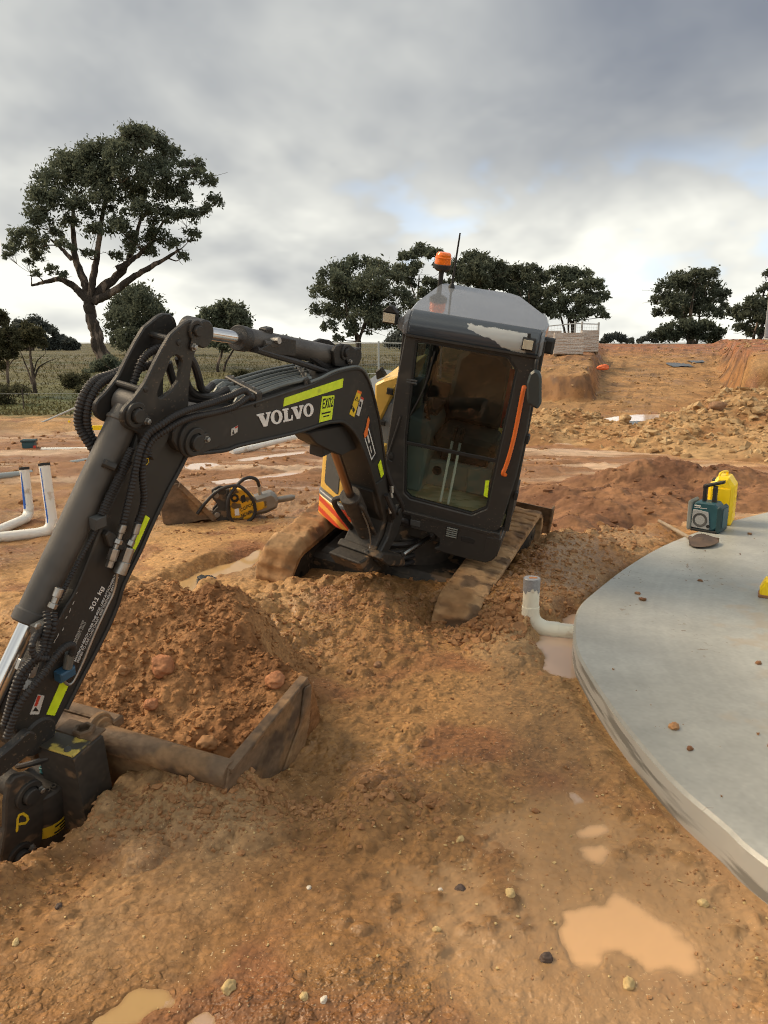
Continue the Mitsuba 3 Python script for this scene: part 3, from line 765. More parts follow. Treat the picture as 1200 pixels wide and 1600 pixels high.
    # puddles lie in hollows
    for lower in (False, True):
        for poly, lv in PUD:
            x0, y0, x1, y1 = poly.bounds
            m = (x > x0 - 0.5) & (x < x1 + 0.5) & (y > y0 - 0.5) & (y < y1 + 0.5)
            if m.any():
                pts = shapely.points(np.stack([x[m], y[m]], -1))
                dist = np.where(shapely.contains(poly, pts), -shapely.distance(poly.boundary, pts), shapely.distance(poly, pts))
                wide = 0.05 + 0.010 * y0
                if lower:
                    dist = dist + nz(x[m], y[m], 9, 3, 20) * 0.07 + nz(x[m], y[m], 28, 2, 23) * 0.03 + nz(x[m], y[m], 2.5, 3, 22) * 0.012 * y0
                    t = smooth01(dist, -0.25 * wide, wide)
                    z[m] = np.where(t < 1, (lv - 0.016 + 0.02 * smooth01(dist, -0.5 * wide, 0.02)) * (1 - t) + z[m] * t, z[m])
                else:
                    e = 1 - smooth01(dist, 2 * wide, 4 * wide)
                    z[m] = z[m] + (np.maximum(z[m], lv + 0.006) - z[m]) * e
    # the heap and the bucket sit in a scoop
    q3 = np.stack([x - P1[0], y - P1[1]], -1)
    bx, by = q3 @ BW[:2], q3 @ BR[:2]
    inb = smooth01(bx, -1.0, -0.8) * (1 - smooth01(bx, 0.5, 0.6)) * smooth01(by, 0.0, 0.08) * (1 - smooth01(by, 0.85, 1.05))
    z = z * (1 - inb) + np.minimum(z, -0.12) * inb
    return z


def axis_lines(lo, hi, f0, f1, step, grow):
    a = list(np.arange(f0, f1, step)); s, p = step, a[-1]
    while p < hi:
        s *= 1 + grow; p += s; a.append(p)
    s, p, b = step, f0, []
    while p > lo:
        s *= 1 + grow; p -= s; b.append(p)
    return np.array(b[::-1] + a)


def grid_mesh(xs, ys, zf):
    X, Y = np.meshgrid(xs, ys)
    Z = zf(X.ravel(), Y.ravel())
    nx, ny = len(xs), len(ys)
    i = (np.arange(ny - 1)[:, None] * nx + np.arange(nx - 1)[None]).ravel()
    f = np.vstack([np.stack([i, i + 1, i + nx + 1], 1), np.stack([i, i + nx + 1, i + nx], 1)])
    return np.column_stack([X.ravel(), Y.ravel(), Z]), f


def y_lines(y0, y1, k, least):
    a = [y0]
    while a[-1] < y1:
        a.append(a[-1] + max(least, k * a[-1]))
    return np.array(a)


xs = axis_lines(-260, 260, -2.5, 2.7, 0.0145, 0.033)
ys = np.r_[np.arange(-6, 0.9, 0.3), y_lines(0.9, 420, 0.0051, 0.0125)]
gm = grid_mesh(xs, ys, ground_z)
scene['ground'] = put(gm, 'm_earth', True)
labels['ground'] = {'label': 'wet orange brown earth of the building site with a cut ramp and a grassy rise behind', 'kind': 'structure'}
WATER = {'m_puddle': ((0.66, 0.40, 0.20), 0.030), 'm_puddle_pale': ((0.44, 0.315, 0.235), 0.014), 'm_puddle_brown': ((0.44, 0.29, 0.135), 0.022)}
for (outline, lv, m, lab), (poly, _) in zip(PUDDLES, PUD):
    y0 = outline[0][1]
    p = poly.buffer(0.06 + 0.012 * y0)
    st_ = 0.0055 * y0
    gx, gy = np.arange(p.bounds[0], p.bounds[2] + st_, st_), np.arange(p.bounds[1], p.bounds[3] + st_, st_)
    X, Y = np.meshgrid(gx, gy)
    n_ = len(gx)
    i = (np.arange(len(gy) - 1)[:, None] * n_ + np.arange(n_ - 1)[None]).ravel()
    i = i[shapely.contains(p, shapely.points(np.column_stack([X.ravel()[i] + st_ / 2, Y.ravel()[i] + st_ / 2])))]
    f = np.vstack([np.stack([i, i + 1, i + n_ + 1], 1), np.stack([i, i + n_ + 1, i + n_], 1)])
    use, inv = np.unique(f, return_inverse=True)
    v = np.column_stack([X.ravel(), Y.ravel(), np.full(X.size, lv)])[use]
    # murky water: the thinner it lies over the bed, the more of the wet bed's colour shows
    col, clear = WATER[m]
    t = (1 - np.exp(-np.maximum(lv - ground_z(v[:, 0], v[:, 1]), 0) / (clear * 0.28)))[:, None]
    bed = V(0.34, 0.205, 0.100)
    k = numbered('puddle')
    scene[k] = put((v, inv.reshape(-1, 3)), m, True, color=bed * (1 - t) + V(*col) * t)
    labels[k] = {'label': lab, 'kind': 'structure'}

rng = np.random.default_rng(7)
CLODS = [blob(rng, 1.0, -1, 0.45, (1, 0.8, 0.7)) for _ in range(14)]


def on_ground(xy):
    return np.column_stack([xy, ground_z(xy[:, 0], xy[:, 1])])


# loose soil crumbs over the foreground: too many to count
pts, sz = [], []
for cx, cy, rx, ry, n, s0, s1 in [(0.2, 2.6, 2.2, 1.3, 1500, 0.003, 0.010), (-0.75, 2.72, 0.62, 0.14, 420, 0.008, 0.030), (-1.35, 2.35, 0.35, 0.3, 160, 0.006, 0.018), (0.75, 5.2, 0.35, 0.5, 420, 0.015, 0.06),
                                  (1.3, 5.6, 0.3, 0.8, 300, 0.012, 0.05), (0.0, 5.2, 0.7, 0.45, 420, 0.010, 0.045), (-0.9, 4.6, 1.0, 0.35, 300, 0.010, 0.040), (1.2, 3.1, 0.35, 1.3, 500, 0.005, 0.018), (0.0, 4.2, 1.3, 0.9, 600, 0.006, 0.022),
                                  (-2.6, 4.4, 0.8, 0.5, 260, 0.010, 0.045), (1.8, 7.0, 0.6, 1.0, 300, 0.015, 0.06), (-2.0, 7.5, 2.5, 1.8, 500, 0.010, 0.04), (2.4, 6.0, 1.0, 1.2, 300, 0.010, 0.035), (0.78, 4.95, 0.25, 0.22, 60, 0.04, 0.12), (-0.5, 2.85, 0.5, 0.08, 200, 0.012, 0.045)]:
    q = rng.normal(size=(int(n * 2.4), 2)) * [rx, ry] * 0.7 + [cx, cy]
    keep = ~shapely.contains(SLAB_P.buffer(0.02), shapely.points(q)) & (q[:, 1] > 1.2)
    for poly, _ in PUD:
        keep &= ~shapely.contains(poly, shapely.points(q))
    q = q[keep]
    pts.append(on_ground(q)); sz.append(0.7 * s0 + 0.62 * (s1 - s0) * rng.random(len(q)) ** 4)
scene['soil_crumbs'] = put(scatter(rng, np.vstack(pts), np.concatenate(sz), CLODS, 0.4), 'm_clod', 25)
labels['soil_crumbs'] = {'label': 'loose crumbs and clods of orange brown soil over the worked ground', 'kind': 'stuff'}
q = rng.normal(size=(900, 2)) * [1.3, 0.75] + [0.2, 2.4]
q = q[(q[:, 1] > 1.3) & ~shapely.contains(SLAB_P.buffer(0.02), shapely.points(q))]
scene['grit'] = put(scatter(rng, on_ground(q), 0.0025 + 0.006 * rng.random(len(q)) ** 3, CLODS, 0.1), 'm_stone_yellow', 20)
labels['grit'] = {'label': 'pale yellow grit strewn over the foreground soil', 'kind': 'stuff'}

# single stones one can point to
STONES = [
    ([(-0.465, 1.923)], 0.030, 'm_stone_yellow', 'yellow brown stone lying by itself in the soil near the bottom edge'),
    ([(0.442, 2.315)], 0.026, 'm_stone_yellow', 'pale yellow stone in the soil left of the arch shaped puddle'),
    ([(0.295, 2.605)], 0.020, 'm_stone_yellow', 'small bright yellow stone in the middle of the foreground soil'),
    ([(0.201, 2.367)], 0.010, 'm_stone_white', 'tiny white pebble in the soil below the small bright yellow stone'),
    ([(0.175, 2.175)], 0.018, 'm_stone_yellow', 'dull yellow stone in the soil left of the arch shaped puddle, nearer the bottom edge'),
    ([(0.275, 2.377)], 0.026, 'm_stone_dark', 'dark clod beside the tiny white pebble'),
    ([(-0.267, 2.36)], 0.012, 'm_stone_white', 'white pebble in the soil below the bucket corner'),
    ([(-0.039, 4.287)], 0.034, 'm_stone_brown', 'brown stone in the soil between the bucket and the machine'),
    ([(-0.206, 4.151)], 0.020, 'm_stone_brown', 'small brown stone just beside the larger brown stone before the machine'),
    ([(0.513, 2.05)], 0.030, 'm_stone_dark', 'dark red clod at the edge of the arch shaped puddle'),
    ([(-1.116, 2.257)], 0.016, 'm_stone_dark', 'flat dark stone in the soil near the hitch'),
    ([(0.744, 1.951)], 0.026, 'm_stone_yellow', 'yellowish stone under the arch of the big puddle'),
    ([(1.109, 2.293)], 0.022, 'm_stone_yellow', 'yellowish stone between the big puddle and the slab'),
    ([(-0.177, 1.873)], 0.014, 'm_stone_white', 'pale pebble near the bottom edge right of the puddles'),
    ([(-0.236, 1.884)], 0.018, 'm_stone_yellow', 'ochre stone near the bottom edge right of the small pale puddle'),
    ([(-1.197, 2.116)], 0.016, 'm_stone_yellow', 'ochre stone at the left edge of the foreground'),
]
for (xy,), s, m, lab in STONES:
    s *= 0.72 if 'dark clod' in lab or 'dark red' in lab else 0.85
    v, f = blob(rng, s, 3, 0.42, (1, 0.8, 0.75), 1.4)
    single('stone', (v + V(xy[0], xy[1], float(ground_z(V(xy[0]), V(xy[1]))[0]) + 0.12 * s), f), m, lab, 'stone', smooth=50)

# ---------------------------------------------------------------- heap of soil in the bucket


def heap_z(w, r):
    x, y = P1[0] + w * BW[0] + r * BR[0], P1[1] + w * BW[1] + r * BR[1]
    T_ = np.interp(w, [-1.3, -0.9, -0.5, -0.1, 0.27, 0.52, 0.65], [0.22, 0.46, 0.57, 0.54, 0.42, 0.40, 0.38])
    R_ = smooth01(r, 0.0, 0.80) * 0.86 + 0.14
    side_ = smooth01(w, -0.1, 0.5)
    R_ = R_ * (1 - smooth01(r, 0.98 - 0.33 * side_, 1.75 - 0.75 * side_))
    z = 0.01 + T_ * R_ * (0.95 + 0.35 * nz(x, y, 1.6, 3, 31)) - 0.12 * smooth01(w, 0.2, 0.5) * (1 - smooth01(r, 0.1, 0.7))
    z = z - smooth01(w, 0.20, 0.60) * smooth01(r, 0.66, 0.92) * (z + 0.12)
    z = z + np.abs(nz(x, y, 7, 4, 32)) * 0.15 + np.abs(nz(x, y, 19, 3, 33)) * 0.085 + nz(x, y, 38, 2, 35) * 0.02 + nz(x, y, 2.6, 3, 34) * 0.26
    edge = smooth01(w, -1.35, -1.0) * smooth01(r, 0.0, 0.05) * (1 - smooth01(r, 1.45, 1.85))
    return np.where(edge < 1, z * edge - 0.25 * (1 - edge), z)


W, R = np.meshgrid(np.arange(-1.4, 0.641, 0.010), np.arange(-0.02, 1.9, 0.010))
Zh = heap_z(W.ravel(), R.ravel())
Wx = W.ravel()
hv = np.column_stack([P1[0] + Wx * BW[0] + R.ravel() * BR[0], P1[1] + Wx * BW[1] + R.ravel() * BR[1], Zh])
nx, ny = W.shape[1], W.shape[0]
i = (np.arange(ny - 1)[:, None] * nx + np.arange(nx - 1)[None]).ravel()
hf = np.vstack([np.stack([i, i + 1, i + nx + 1], 1), np.stack([i, i + nx + 1, i + nx], 1)])
skirt = np.arange(ny) * nx + nx - 1
low = hv[skirt] - V(0, 0, 0.6)
k = len(hv) + np.arange(ny)
hf = np.vstack([hf, np.stack([skirt[:-1], k[:-1], k[1:]], 1), np.stack([skirt[:-1], k[1:], skirt[1:]], 1)])
single('soil_heap', (np.vstack([hv, low]), hf), 'm_heap', 'heap of loose reddish brown soil filling the bucket and spilling behind it', 'soil heap', smooth=True)
sel = rng.integers(0, len(hv), 9000)
sel = sel[(hv[sel, 2] > 0.0) & (W.ravel()[sel] < 0.61)]
scene['heap_crumbs'] = put(scatter(rng, hv[sel], 0.004 + 0.022 * rng.random(len(sel)) ** 3.5, CLODS, 0.4), 'm_heap', 25)
labels['heap_crumbs'] = {'label': 'crumbs of reddish soil over the heap in the bucket', 'kind': 'stuff'}
for w, r, s, m, lab in [(-0.03, 0.42, 0.062, 'm_stone_red', 'large rust red lump of clay on the soil in the bucket'), (0.02, 0.26, 0.036, 'm_stone_red', 'smaller reddish lump just below the large red lump in the bucket'),
                        (0.52, 0.56, 0.055, 'm_stone_red', 'orange clay lump against the side plate of the bucket'), (0.36, 0.22, 0.050, 'm_clod', 'tan lump near the corner of the bucket'),
                        (0.54, 0.15, 0.045, 'm_stone_dark', 'dark reddish clod in the very corner of the bucket'), (-0.22, 0.36, 0.030, 'm_clod', 'tan lump on the soil beside the excavator arm')]:
    v, f = blob(rng, s, 3, 0.42, (1, 0.85, 0.8), 1.3)
    z = float(heap_z(V(w), V(r))[0])
    single('clay_lump', (v + V(P1[0] + w * BW[0] + r * BR[0], P1[1] + w * BW[1] + r * BR[1], z + 0.45 * s), f), m, lab, 'clay lump', smooth=50)

# ---------------------------------------------------------------- spoil piles and mud


def pile(name, x0, x1, y0, y1, step, fn, material, label, category, crumbs, cmat, clabel, csize):
    def zf(x, y):
        g = ground_z(x, y, False)
        hgt = fn(x, y)
        return g - 0.12 + hgt
    m = grid_mesh(np.arange(x0, x1, step), np.arange(y0, y1, step), zf)
    single(name, m, material, label, category, smooth=True)
    q = np.column_stack([rng.uniform(x0, x1, crumbs), rng.uniform(y0, y1, crumbs)])
    hz = fn(q[:, 0], q[:, 1])
    q = q[(hz > 0.13) & (rng.random(len(q)) < np.clip(hz * 2.2, 0.15, 1))]
    p = np.column_stack([q, zf(q[:, 0], q[:, 1])])
    key = numbered('rubble')
    scene[key] = put(scatter(rng, p, csize[0] + (csize[1] - csize[0]) * rng.random(len(p)) ** 6, CLODS, 0.42), cmat, False)
    labels[key] = {'label': clabel, 'kind': 'stuff'}
    return zf


def h_big(x, y):
    h = 0.92 * bump2(x, y, 9.6, 16.4, 2.9, 1.7) + 0.46 * bump2(x, y, 6.9, 15.6, 1.5, 1.2) + 0.26 * bump2(x, y, 5.2, 14.6, 1.4, 0.9) + 0.34 * bump2(x, y, 7.8, 13.6, 2.6, 1.1) + 0.22 * bump2(x, y, 9.5, 12.4, 2.4, 0.8)
    return h * (1 + 0.7 * nz(x, y, 1.1, 3, 41)) + (np.abs(nz(x, y, 2.6, 3, 42)) * 0.30 + np.abs(nz(x, y, 7, 2, 43)) * 0.14) * np.clip(h * 3, 0, 1)


def h_small(x, y):
    h = 0.50 * bump2(x, y, 3.85, 16.8, 1.25, 0.8) + 0.28 * bump2(x, y, 5.0, 15.8, 0.7, 0.6) + 0.32 * bump2(x, y, 2.9, 15.2, 1.0, 0.7)
    return h * (1 + 0.7 * nz(x, y, 1.3, 3, 44)) + (np.abs(nz(x, y, 2.8, 3, 45)) * 0.26 + np.abs(nz(x, y, 8, 2, 46)) * 0.12) * np.clip(h * 3, 0, 1)


def h_mud(x, y):
    h = 0.27 * bump2(x, y, 3.55, 10.4, 0.95, 0.6) + 0.26 * bump2(x, y, 2.2, 9.3, 1.0, 0.55) + 0.26 * bump2(x, y, 2.9, 8.4, 1.1, 0.5) + 0.24 * bump2(x, y, 4.9, 10.6, 1.3, 0.6) + 0.22 * bump2(x, y, 4.2, 9.2, 1.3, 0.5) + 0.18 * bump2(x, y, 5.9, 9.6, 1.0, 0.6) + 0.24 * bump2(x, y, 1.95, 7.6, 0.5, 0.6)
    return h * (1 + 1.5 * nz(x, y, 1.6, 3, 47)) + (np.abs(nz(x, y, 3.6, 4, 48)) * 0.30 + np.abs(nz(x, y, 10, 3, 49)) * 0.10) * np.clip(h * 4, 0, 1)


z_big = pile('spoil_pile', 3.2, 15.0, 11.5, 19.0, 0.05, h_big, 'm_spoil', 'big pile of pale rocky spoil at the foot of the ramp, on the right', 'spoil pile', 15000, 'm_rubble', 'pale broken rock scattered over the big spoil pile', (0.018, 0.15))
z_small = pile('spoil_pile', 1.4, 6.4, 13.2, 18.6, 0.045, h_small, 'm_spoil', 'small pile of pale rocky spoil just past the cab', 'spoil pile', 6000, 'm_rubble', 'pale broken rock scattered over the small spoil pile', (0.018, 0.13))
z_mud = pile('mud_mound', 0.9, 7.8, 6.4, 12.4, 0.028, h_mud, 'm_mud_dark', 'mounds of dark wet mud between the machine and the spoil piles', 'mud mound', 4500, 'm_mud_dark', 'dark wet clods over the mud mounds', (0.008, 0.065))
q = np.column_stack([rng.uniform(3.0, 19.0, 5200), rng.uniform(20.5, 40.0, 5200)])
q = q[(q[:, 0] > 3.5 + 0.12 * (q[:, 1] - 21)) & (nz(q[:, 0], q[:, 1], 0.5, 2, 91) > -0.08)]
scene['ramp_rubble'] = put(scatter(rng, on_ground(q), 0.014 + 0.07 * rng.random(len(q)) ** 5, CLODS, 0.35), 'm_rubble', False)
labels['ramp_rubble'] = {'label': 'small stones strewn over the ramp and its banks', 'kind': 'stuff'}
q = np.column_stack([rng.uniform(-9.0, 3.0, 4200), 7.5 + 11 * rng.random(4200) ** 1.2])
q = q[nz(q[:, 0], q[:, 1], 0.5, 2, 92) > -0.04]
scene['flat_clods'] = put(scatter(rng, on_ground(q), 0.012 + 0.06 * rng.random(len(q)) ** 4, CLODS, 0.38), 'm_clod', False)
labels['flat_clods'] = {'label': 'clods of soil over the wide muddy flat on the left', 'kind': 'stuff'}
for (x, y), zf, s, m, lab in [((7.55, 14.6), z_big, 0.24, 'm_stone_brown', 'large brown boulder on the big spoil pile'), ((5.05, 16.0), z_small, 0.15, 'm_rubble', 'pale flat boulder on the small spoil pile'),
                              ((6.6, 15.2), z_big, 0.17, 'm_stone_brown', 'brown boulder high on the near end of the big spoil pile'), ((8.3, 13.6), z_big, 0.20, 'm_stone_brown', 'brown boulder low on the big spoil pile above the jerrycan'),
                              ((9.3, 15.0), z_big, 0.12, 'm_stone_white', 'pale rock on the big spoil pile right of the brown boulder')]:
    v, f = blob(rng, s, 3, 0.5, (1, 0.8, 0.72), 1.2)
    single('boulder', (v + V(x, y, float(zf(V(x), V(y))[0]) + 0.3 * s), f), m, lab, 'boulder', smooth=35)
# ---------------------------------------------------------------- the concrete slab and what stands on it
single('concrete_slab', prism(sg.Polygon(SLAB), WORLD, -0.22, 0.12, 0.014, 0.0), 'm_concrete', 'round grey concrete slab with rough rim, wet and dotted with soil', 'concrete slab', smooth=30)
SZ = 0.12
q = np.column_stack([rng.uniform(1.0, 6.0, 1500), rng.uniform(2.0, 8.6, 1500)])
q = q[shapely.contains(SLAB_P.buffer(-0.06), shapely.points(q)) & (rng.random(len(q)) < 0.10 + 0.5 * (nz(q[:, 0], q[:, 1], 1.1, 2, 51) > 0.05))]
scene['slab_crumbs'] = put(scatter(rng, np.column_stack([q, np.full(len(q), SZ)]), 0.002 + 0.011 * rng.random(len(q)) ** 4, CLODS, 0.2), 'm_mud_dark', 40)
labels['slab_crumbs'] = {'label': 'small crumbs of soil dropped over the concrete slab', 'kind': 'stuff'}
for (xy,), s, lab in [([(1.375, 3.304)], 0.030, 'flat brown mud clod on the near half of the slab'), ([(1.373, 3.106)], 0.017, 'small dark mud clod on the slab beyond the flat brown clod'),
                      ([(1.843, 5.277)], 0.022, 'mud clod on the slab, upper one of the pair near the far left edge'), ([(1.833, 5.136)], 0.026, 'mud clod on the slab, lower one of the pair near the far left edge'),
                      ([(2.422, 5.582)], 0.018, 'round dark mud clod in the middle of the slab'), ([(2.13, 4.043)], 0.020, 'mud clod near the right edge of the picture on the slab'),
                      ([(3.484, 7.042)], 0.022, 'mud clod on the slab right of the yellow jerrycan')]:
    v, f = blob(rng, s, 3, 0.6, (1, 0.7, 0.55), 1.6)
    single('mud_clod', (v + V(*xy, SZ + 0.25 * s), f), 'm_mud_dark' if s != 0.030 else 'm_clod', lab, 'mud clod', smooth=50)

# capped pipe bend
def pipe_path(pts, r, n=20):
    return tube(np.array(pts), r, n)


def arc3(p0, p1, p2, n=8):
    t = np.linspace(0, 1, n)[:, None]
    return (1 - t) ** 2 * V(*p0) + 2 * t * (1 - t) * V(*p1) + t ** 2 * V(*p2)


pb = thing('drain_pipe', 'cream white plastic pipe bend standing in the murky puddle beside the slab', 'pipe')
bx_, by_ = 1.0, 4.93
el = arc3((bx_, by_, 0.13), (bx_ + 0.0, by_, -0.005), (bx_ + 0.135, by_ - 0.045, -0.005), 9)
obj('riser', tube([(bx_, by_, 0.12), (bx_, by_, 0.345)], 0.0555, 28), 'm_pvc_cream', pb)
obj('socket', tube([(bx_, by_, 0.085), (bx_, by_, 0.0851), (bx_, by_, 0.150), (bx_, by_, 0.1501)], [0.052, 0.0600, 0.0600, 0.056], 28), 'm_pvc_cream', pb)
obj('elbow', tube(el, 0.0585, 28), 'm_pvc_cream', pb)
d_ = V(0.95, -0.315, 0.0)
obj('run', tube([el[-1] + d_ * 0.0, el[-1] + d_ * 0.45], 0.0555, 28), 'm_pvc_cream', pb)
obj('socket', tube([el[-1] - d_ * 0.005, el[-1] - d_ * 0.0049, el[-1] + d_ * 0.05, el[-1] + d_ * 0.0501], [0.054, 0.0605, 0.0605, 0.056], 28), 'm_pvc_cream', pb)
ang = np.linspace(0, 2 * np.pi, 41)
jag = np.array([0.268 + 0.016 * math.sin(3 * a) + 0.010 * math.sin(11 * a + 1) for a in ang[:-1]])
ring = np.column_stack([bx_ + 0.0575 * np.cos(ang[:-1]), by_ + 0.0575 * np.sin(ang[:-1])])
vv = np.vstack([np.column_stack([ring, jag]), np.column_stack([ring, np.full(40, 0.348)]), np.column_stack([(ring - [bx_, by_]) * 0.93 + [bx_, by_], np.full(40, 0.352)]), [[bx_, by_, 0.352]]])
i = np.arange(40); j = (i + 1) % 40
ff = np.vstack([np.stack([i, j, j + 40], 1), np.stack([i, j + 40, i + 40], 1), np.stack([i + 40, j + 40, j + 80], 1), np.stack([i + 40, j + 80, i + 80], 1), np.stack([i + 80, j + 80, i * 0 + 120], 1)])
obj('tape_wrap', (vv, ff), 'm_tape_grey', pb, label='grey tape wrapped round the pipe end')
obj('cap_print', prism(rounded([(-0.03, -0.018), (0.028, -0.02), (0.034, 0.012), (-0.02, 0.02)], 0.008), Fr((bx_ + 0.005, by_, 0.3525), (1, 0, 0), (0, 1, 0), (0, 0, 1)), 0, 0.001, 0), 'm_stone_red', pb)

# standing drain stubs on the left
for (top, bot, end), r, lab in [(([(-3.894, 8.15, 0.569)][0], [(-3.864, 8.1, 0.018)][0], [(-3.917, 7.35, -0.024)][0]), 0.049, 'white standing pipe stub with blue glue stripe, the shorter one at the left edge'),
                               (([(-3.404, 7.55, 0.706)][0], [(-3.33, 7.45, 0.024)][0], [(-3.819, 7.15, -0.042)][0]), 0.053, 'white standing pipe stub with thin blue stripe, the taller one beside the excavator arm')]:
    t = thing('drain_stub', lab, 'pipe', 'white drain stubs at the left edge')
    top, bot, end = V(*top), V(*bot), V(*end)
    bot[2] = max(bot[2], 0.05); end[2] = 0.05
    u1 = (top - bot) / np.linalg.norm(top - bot); u2 = (end - bot) / np.linalg.norm(end - bot)
    obj('riser', tube([bot + u1 * 0.11, top], r, 24), 'm_pvc', t)
    obj('elbow', tube(arc3(bot + u1 * 0.13, bot, bot + u2 * 0.13), r * 1.09, 24), 'm_pvc', t)
    obj('run', tube([bot + u2 * 0.11, end], r, 24), 'm_pvc', t)
    obj('cap', tube([top - u1 * 0.005, top + u1 * 0.022], r * 1.08, 24), 'm_ink', t, label='black cap')
    side = np.cross(u1, [0, -1, 0]); side /= np.linalg.norm(side)
    off = (V(0, -1, 0) * 0.93 + (-side if side[0] > 0 else side) * 0.36); off /= np.linalg.norm(off)
    obj('glue_stripe', tube(np.array([top + off * (r + 0.0) - u1 * 0.02, (top * 0.6 + bot * 0.4) + off * r, bot + u1 * 0.1 + off * (r * 1.05)]), [0.004, 0.012, 0.015] if r < 0.05 else [0.005, 0.006, 0.009], 8), 'm_blue_glue', t, label='blue glue stripe')

PIPES = [(([(-6.243, 13.8, -0.012)][0], [(-5.171, 13.9, -0.014)][0]), 0.055, 'm_pvc', 'white pipe lying on the flat behind the hoses of the arm'), (([(-5.746, 10.7, 0.023)][0], [(-5.243, 11.2, 0.013)][0]), 0.048, 'm_pvc_grey', 'grey pipe lying on the flat behind the two stubs'),
         (([(-5.115, 12.3, -0.014)][0], [(-4.627, 12.7, 0.021)][0]), 0.045, 'm_pvc_grey', 'short grey pipe lying on the flat left of the excavator arm'), (([(-2.658, 13.2, 0.037)][0], [(-1.381, 15.2, 0.167)][0]), 0.055, 'm_pvc', 'white pipe lying on the flat, seen just under the boom'),
         (([(3.411, 9.2, -0.115)][0], [(3.429, 9, -0.159)][0]), 0.03, 'm_pvc', 'short offcut of pale pipe lying in the mud beyond the shovel')]
for (a, b), r, m, lab in PIPES:
    a, b = V(*a), V(*b)
    d = (b - a) / np.linalg.norm(b - a)
    single('loose_pipe', tube([a, a + d * 0.001, b - d * 0.001, b], [r * 0.9, r, r, r * 0.9], 18), m, lab, 'pipe')

# jobsite radio
ra = Fr(V(*[(3.08, 7.143)][0], SZ), V(0.77, -0.638, 0), (0, 0, 1), V(-0.638, -0.77, 0))
rd = thing('site_radio', 'teal jobsite radio with black carrying handle standing on the slab before the yellow jerrycan', 'radio')
oct_ = lambda x0, x1, y0, y1, c: [(x0 + c, y0), (x1 - c, y0), (x1, y0 + c), (x1, y1 - c), (x1 - c, y1), (x0 + c, y1), (x0, y1 - c), (x0, y0 + c)]
obj('body', prism(oct_(-0.135, 0.135, 0.015, 0.285, 0.05), ra, -0.20, 0.0, 0.012), 'm_teal', rd)
obj('speaker_panel', prism(rounded([(-0.112, 0.035), (0.060, 0.028), (0.040, 0.200), (-0.108, 0.215)], 0.012), ra, 0.0, 0.010, 0.004), 'm_radio_grey', rd)
obj('speaker_cone', _lathe(ra.pt(-0.035, 0.115, 0.010), ra.z, [(0, 0.070), (0.004, 0.066), (0.002, 0.055), (-0.006, 0.02), (-0.004, 0.0)]), 'm_trim_dark', rd)
obj('dial', _lathe(ra.pt(0.045, 0.062, 0.008), ra.z, [(0, 0.016), (0.012, 0.015), (0.014, 0.0)]), 'm_ink', rd)
obj('corner_guard', prism(oct_(-0.158, -0.118, 0.0, 0.30, 0.018), ra, -0.21, 0.012, 0.008), 'm_trim_grey', rd, label='pale corner guard')
obj('corner_guard', prism(oct_(0.112, 0.160, 0.0, 0.265, 0.02), ra, -0.21, 0.006, 0.008), 'm_teal_dark', rd)
obj('base', prism(oct_(-0.12, 0.13, 0.0, 0.022, 0.008), ra, -0.2, 0.012, 0.004), 'm_ink', rd)
obj('handle', [box(ra, (-0.055, 0.275, -0.13), (-0.025, 0.43, -0.07), 0.008), box(ra, (0.035, 0.275, -0.13), (0.07, 0.44, -0.07), 0.008), prism([(-0.058, 0.41), (0.13, 0.475), (0.13, 0.505), (-0.058, 0.445)], ra, -0.132, -0.068, 0.008)], 'm_ink', rd)
obj('lettering', [box(ra, (-0.10, 0.243, 0.0), (-0.04, 0.256, 0.0015), 0), box(ra, (-0.10, 0.228, 0.0), (0.02, 0.233, 0.0015), 0)], 'm_offwhite', rd)
obj('side_panel', prism(oct_(-0.19, -0.02, 0.05, 0.24, 0.02), Fr(ra.pt(0.160, 0, 0), ra.z, ra.y, ra.x), 0, 0.006, 0.003), 'm_teal', rd)

# jerrycan
jc = Fr(V(*[(3.318, 7.354)][0], SZ) + V(0.02, 0.07, 0), V(0.86, -0.51, 0), (0, 0, 1), V(-0.51, -0.86, 0))
jk = thing('jerrycan', 'tall yellow plastic jerrycan standing on the slab behind the teal radio', 'jerrycan')
obj('body', prism(rounded([(-0.105, 0.0), (0.115, 0.0), (0.125, 0.02), (0.125, 0.40), (0.065, 0.485), (-0.035, 0.485), (-0.075, 0.44), (-0.115, 0.40), (-0.115, 0.02)], 0.012), jc, -0.30, 0.0, 0.028), 'm_jerrycan', jk)
obj('panel', prism(rounded([(-0.085, 0.035), (0.095, 0.035), (0.095, 0.375), (-0.085, 0.375)], 0.02), jc, -0.0, 0.007, 0.005), 'm_jerrycan', jk)
obj('cap', _lathe(jc.pt(-0.062, 0.440, -0.05), jc.y * 0.75 - jc.x * 0.35 + jc.z * 0.5, [(-0.02, 0.026), (0.016, 0.026), (0.022, 0.022), (0.022, 0.0)]), 'm_ink', jk)
obj('grip', tube(spline([jc.pt(-0.03, 0.475, -0.06), jc.pt(-0.02, 0.515, -0.09), jc.pt(0.02, 0.515, -0.22), jc.pt(0.02, 0.47, -0.25)], 6), 0.012, 10), 'm_jerrycan', jk)
for k in range(5):
    obj('side_rib', box(Fr(jc.pt(0.125, 0.06 + 0.07 * k, -0.15), -jc.z, jc.y, jc.x), (-0.10, 0, -0.001), (0.11, 0.022, 0.004), 0.002), 'm_jerrycan', jk)

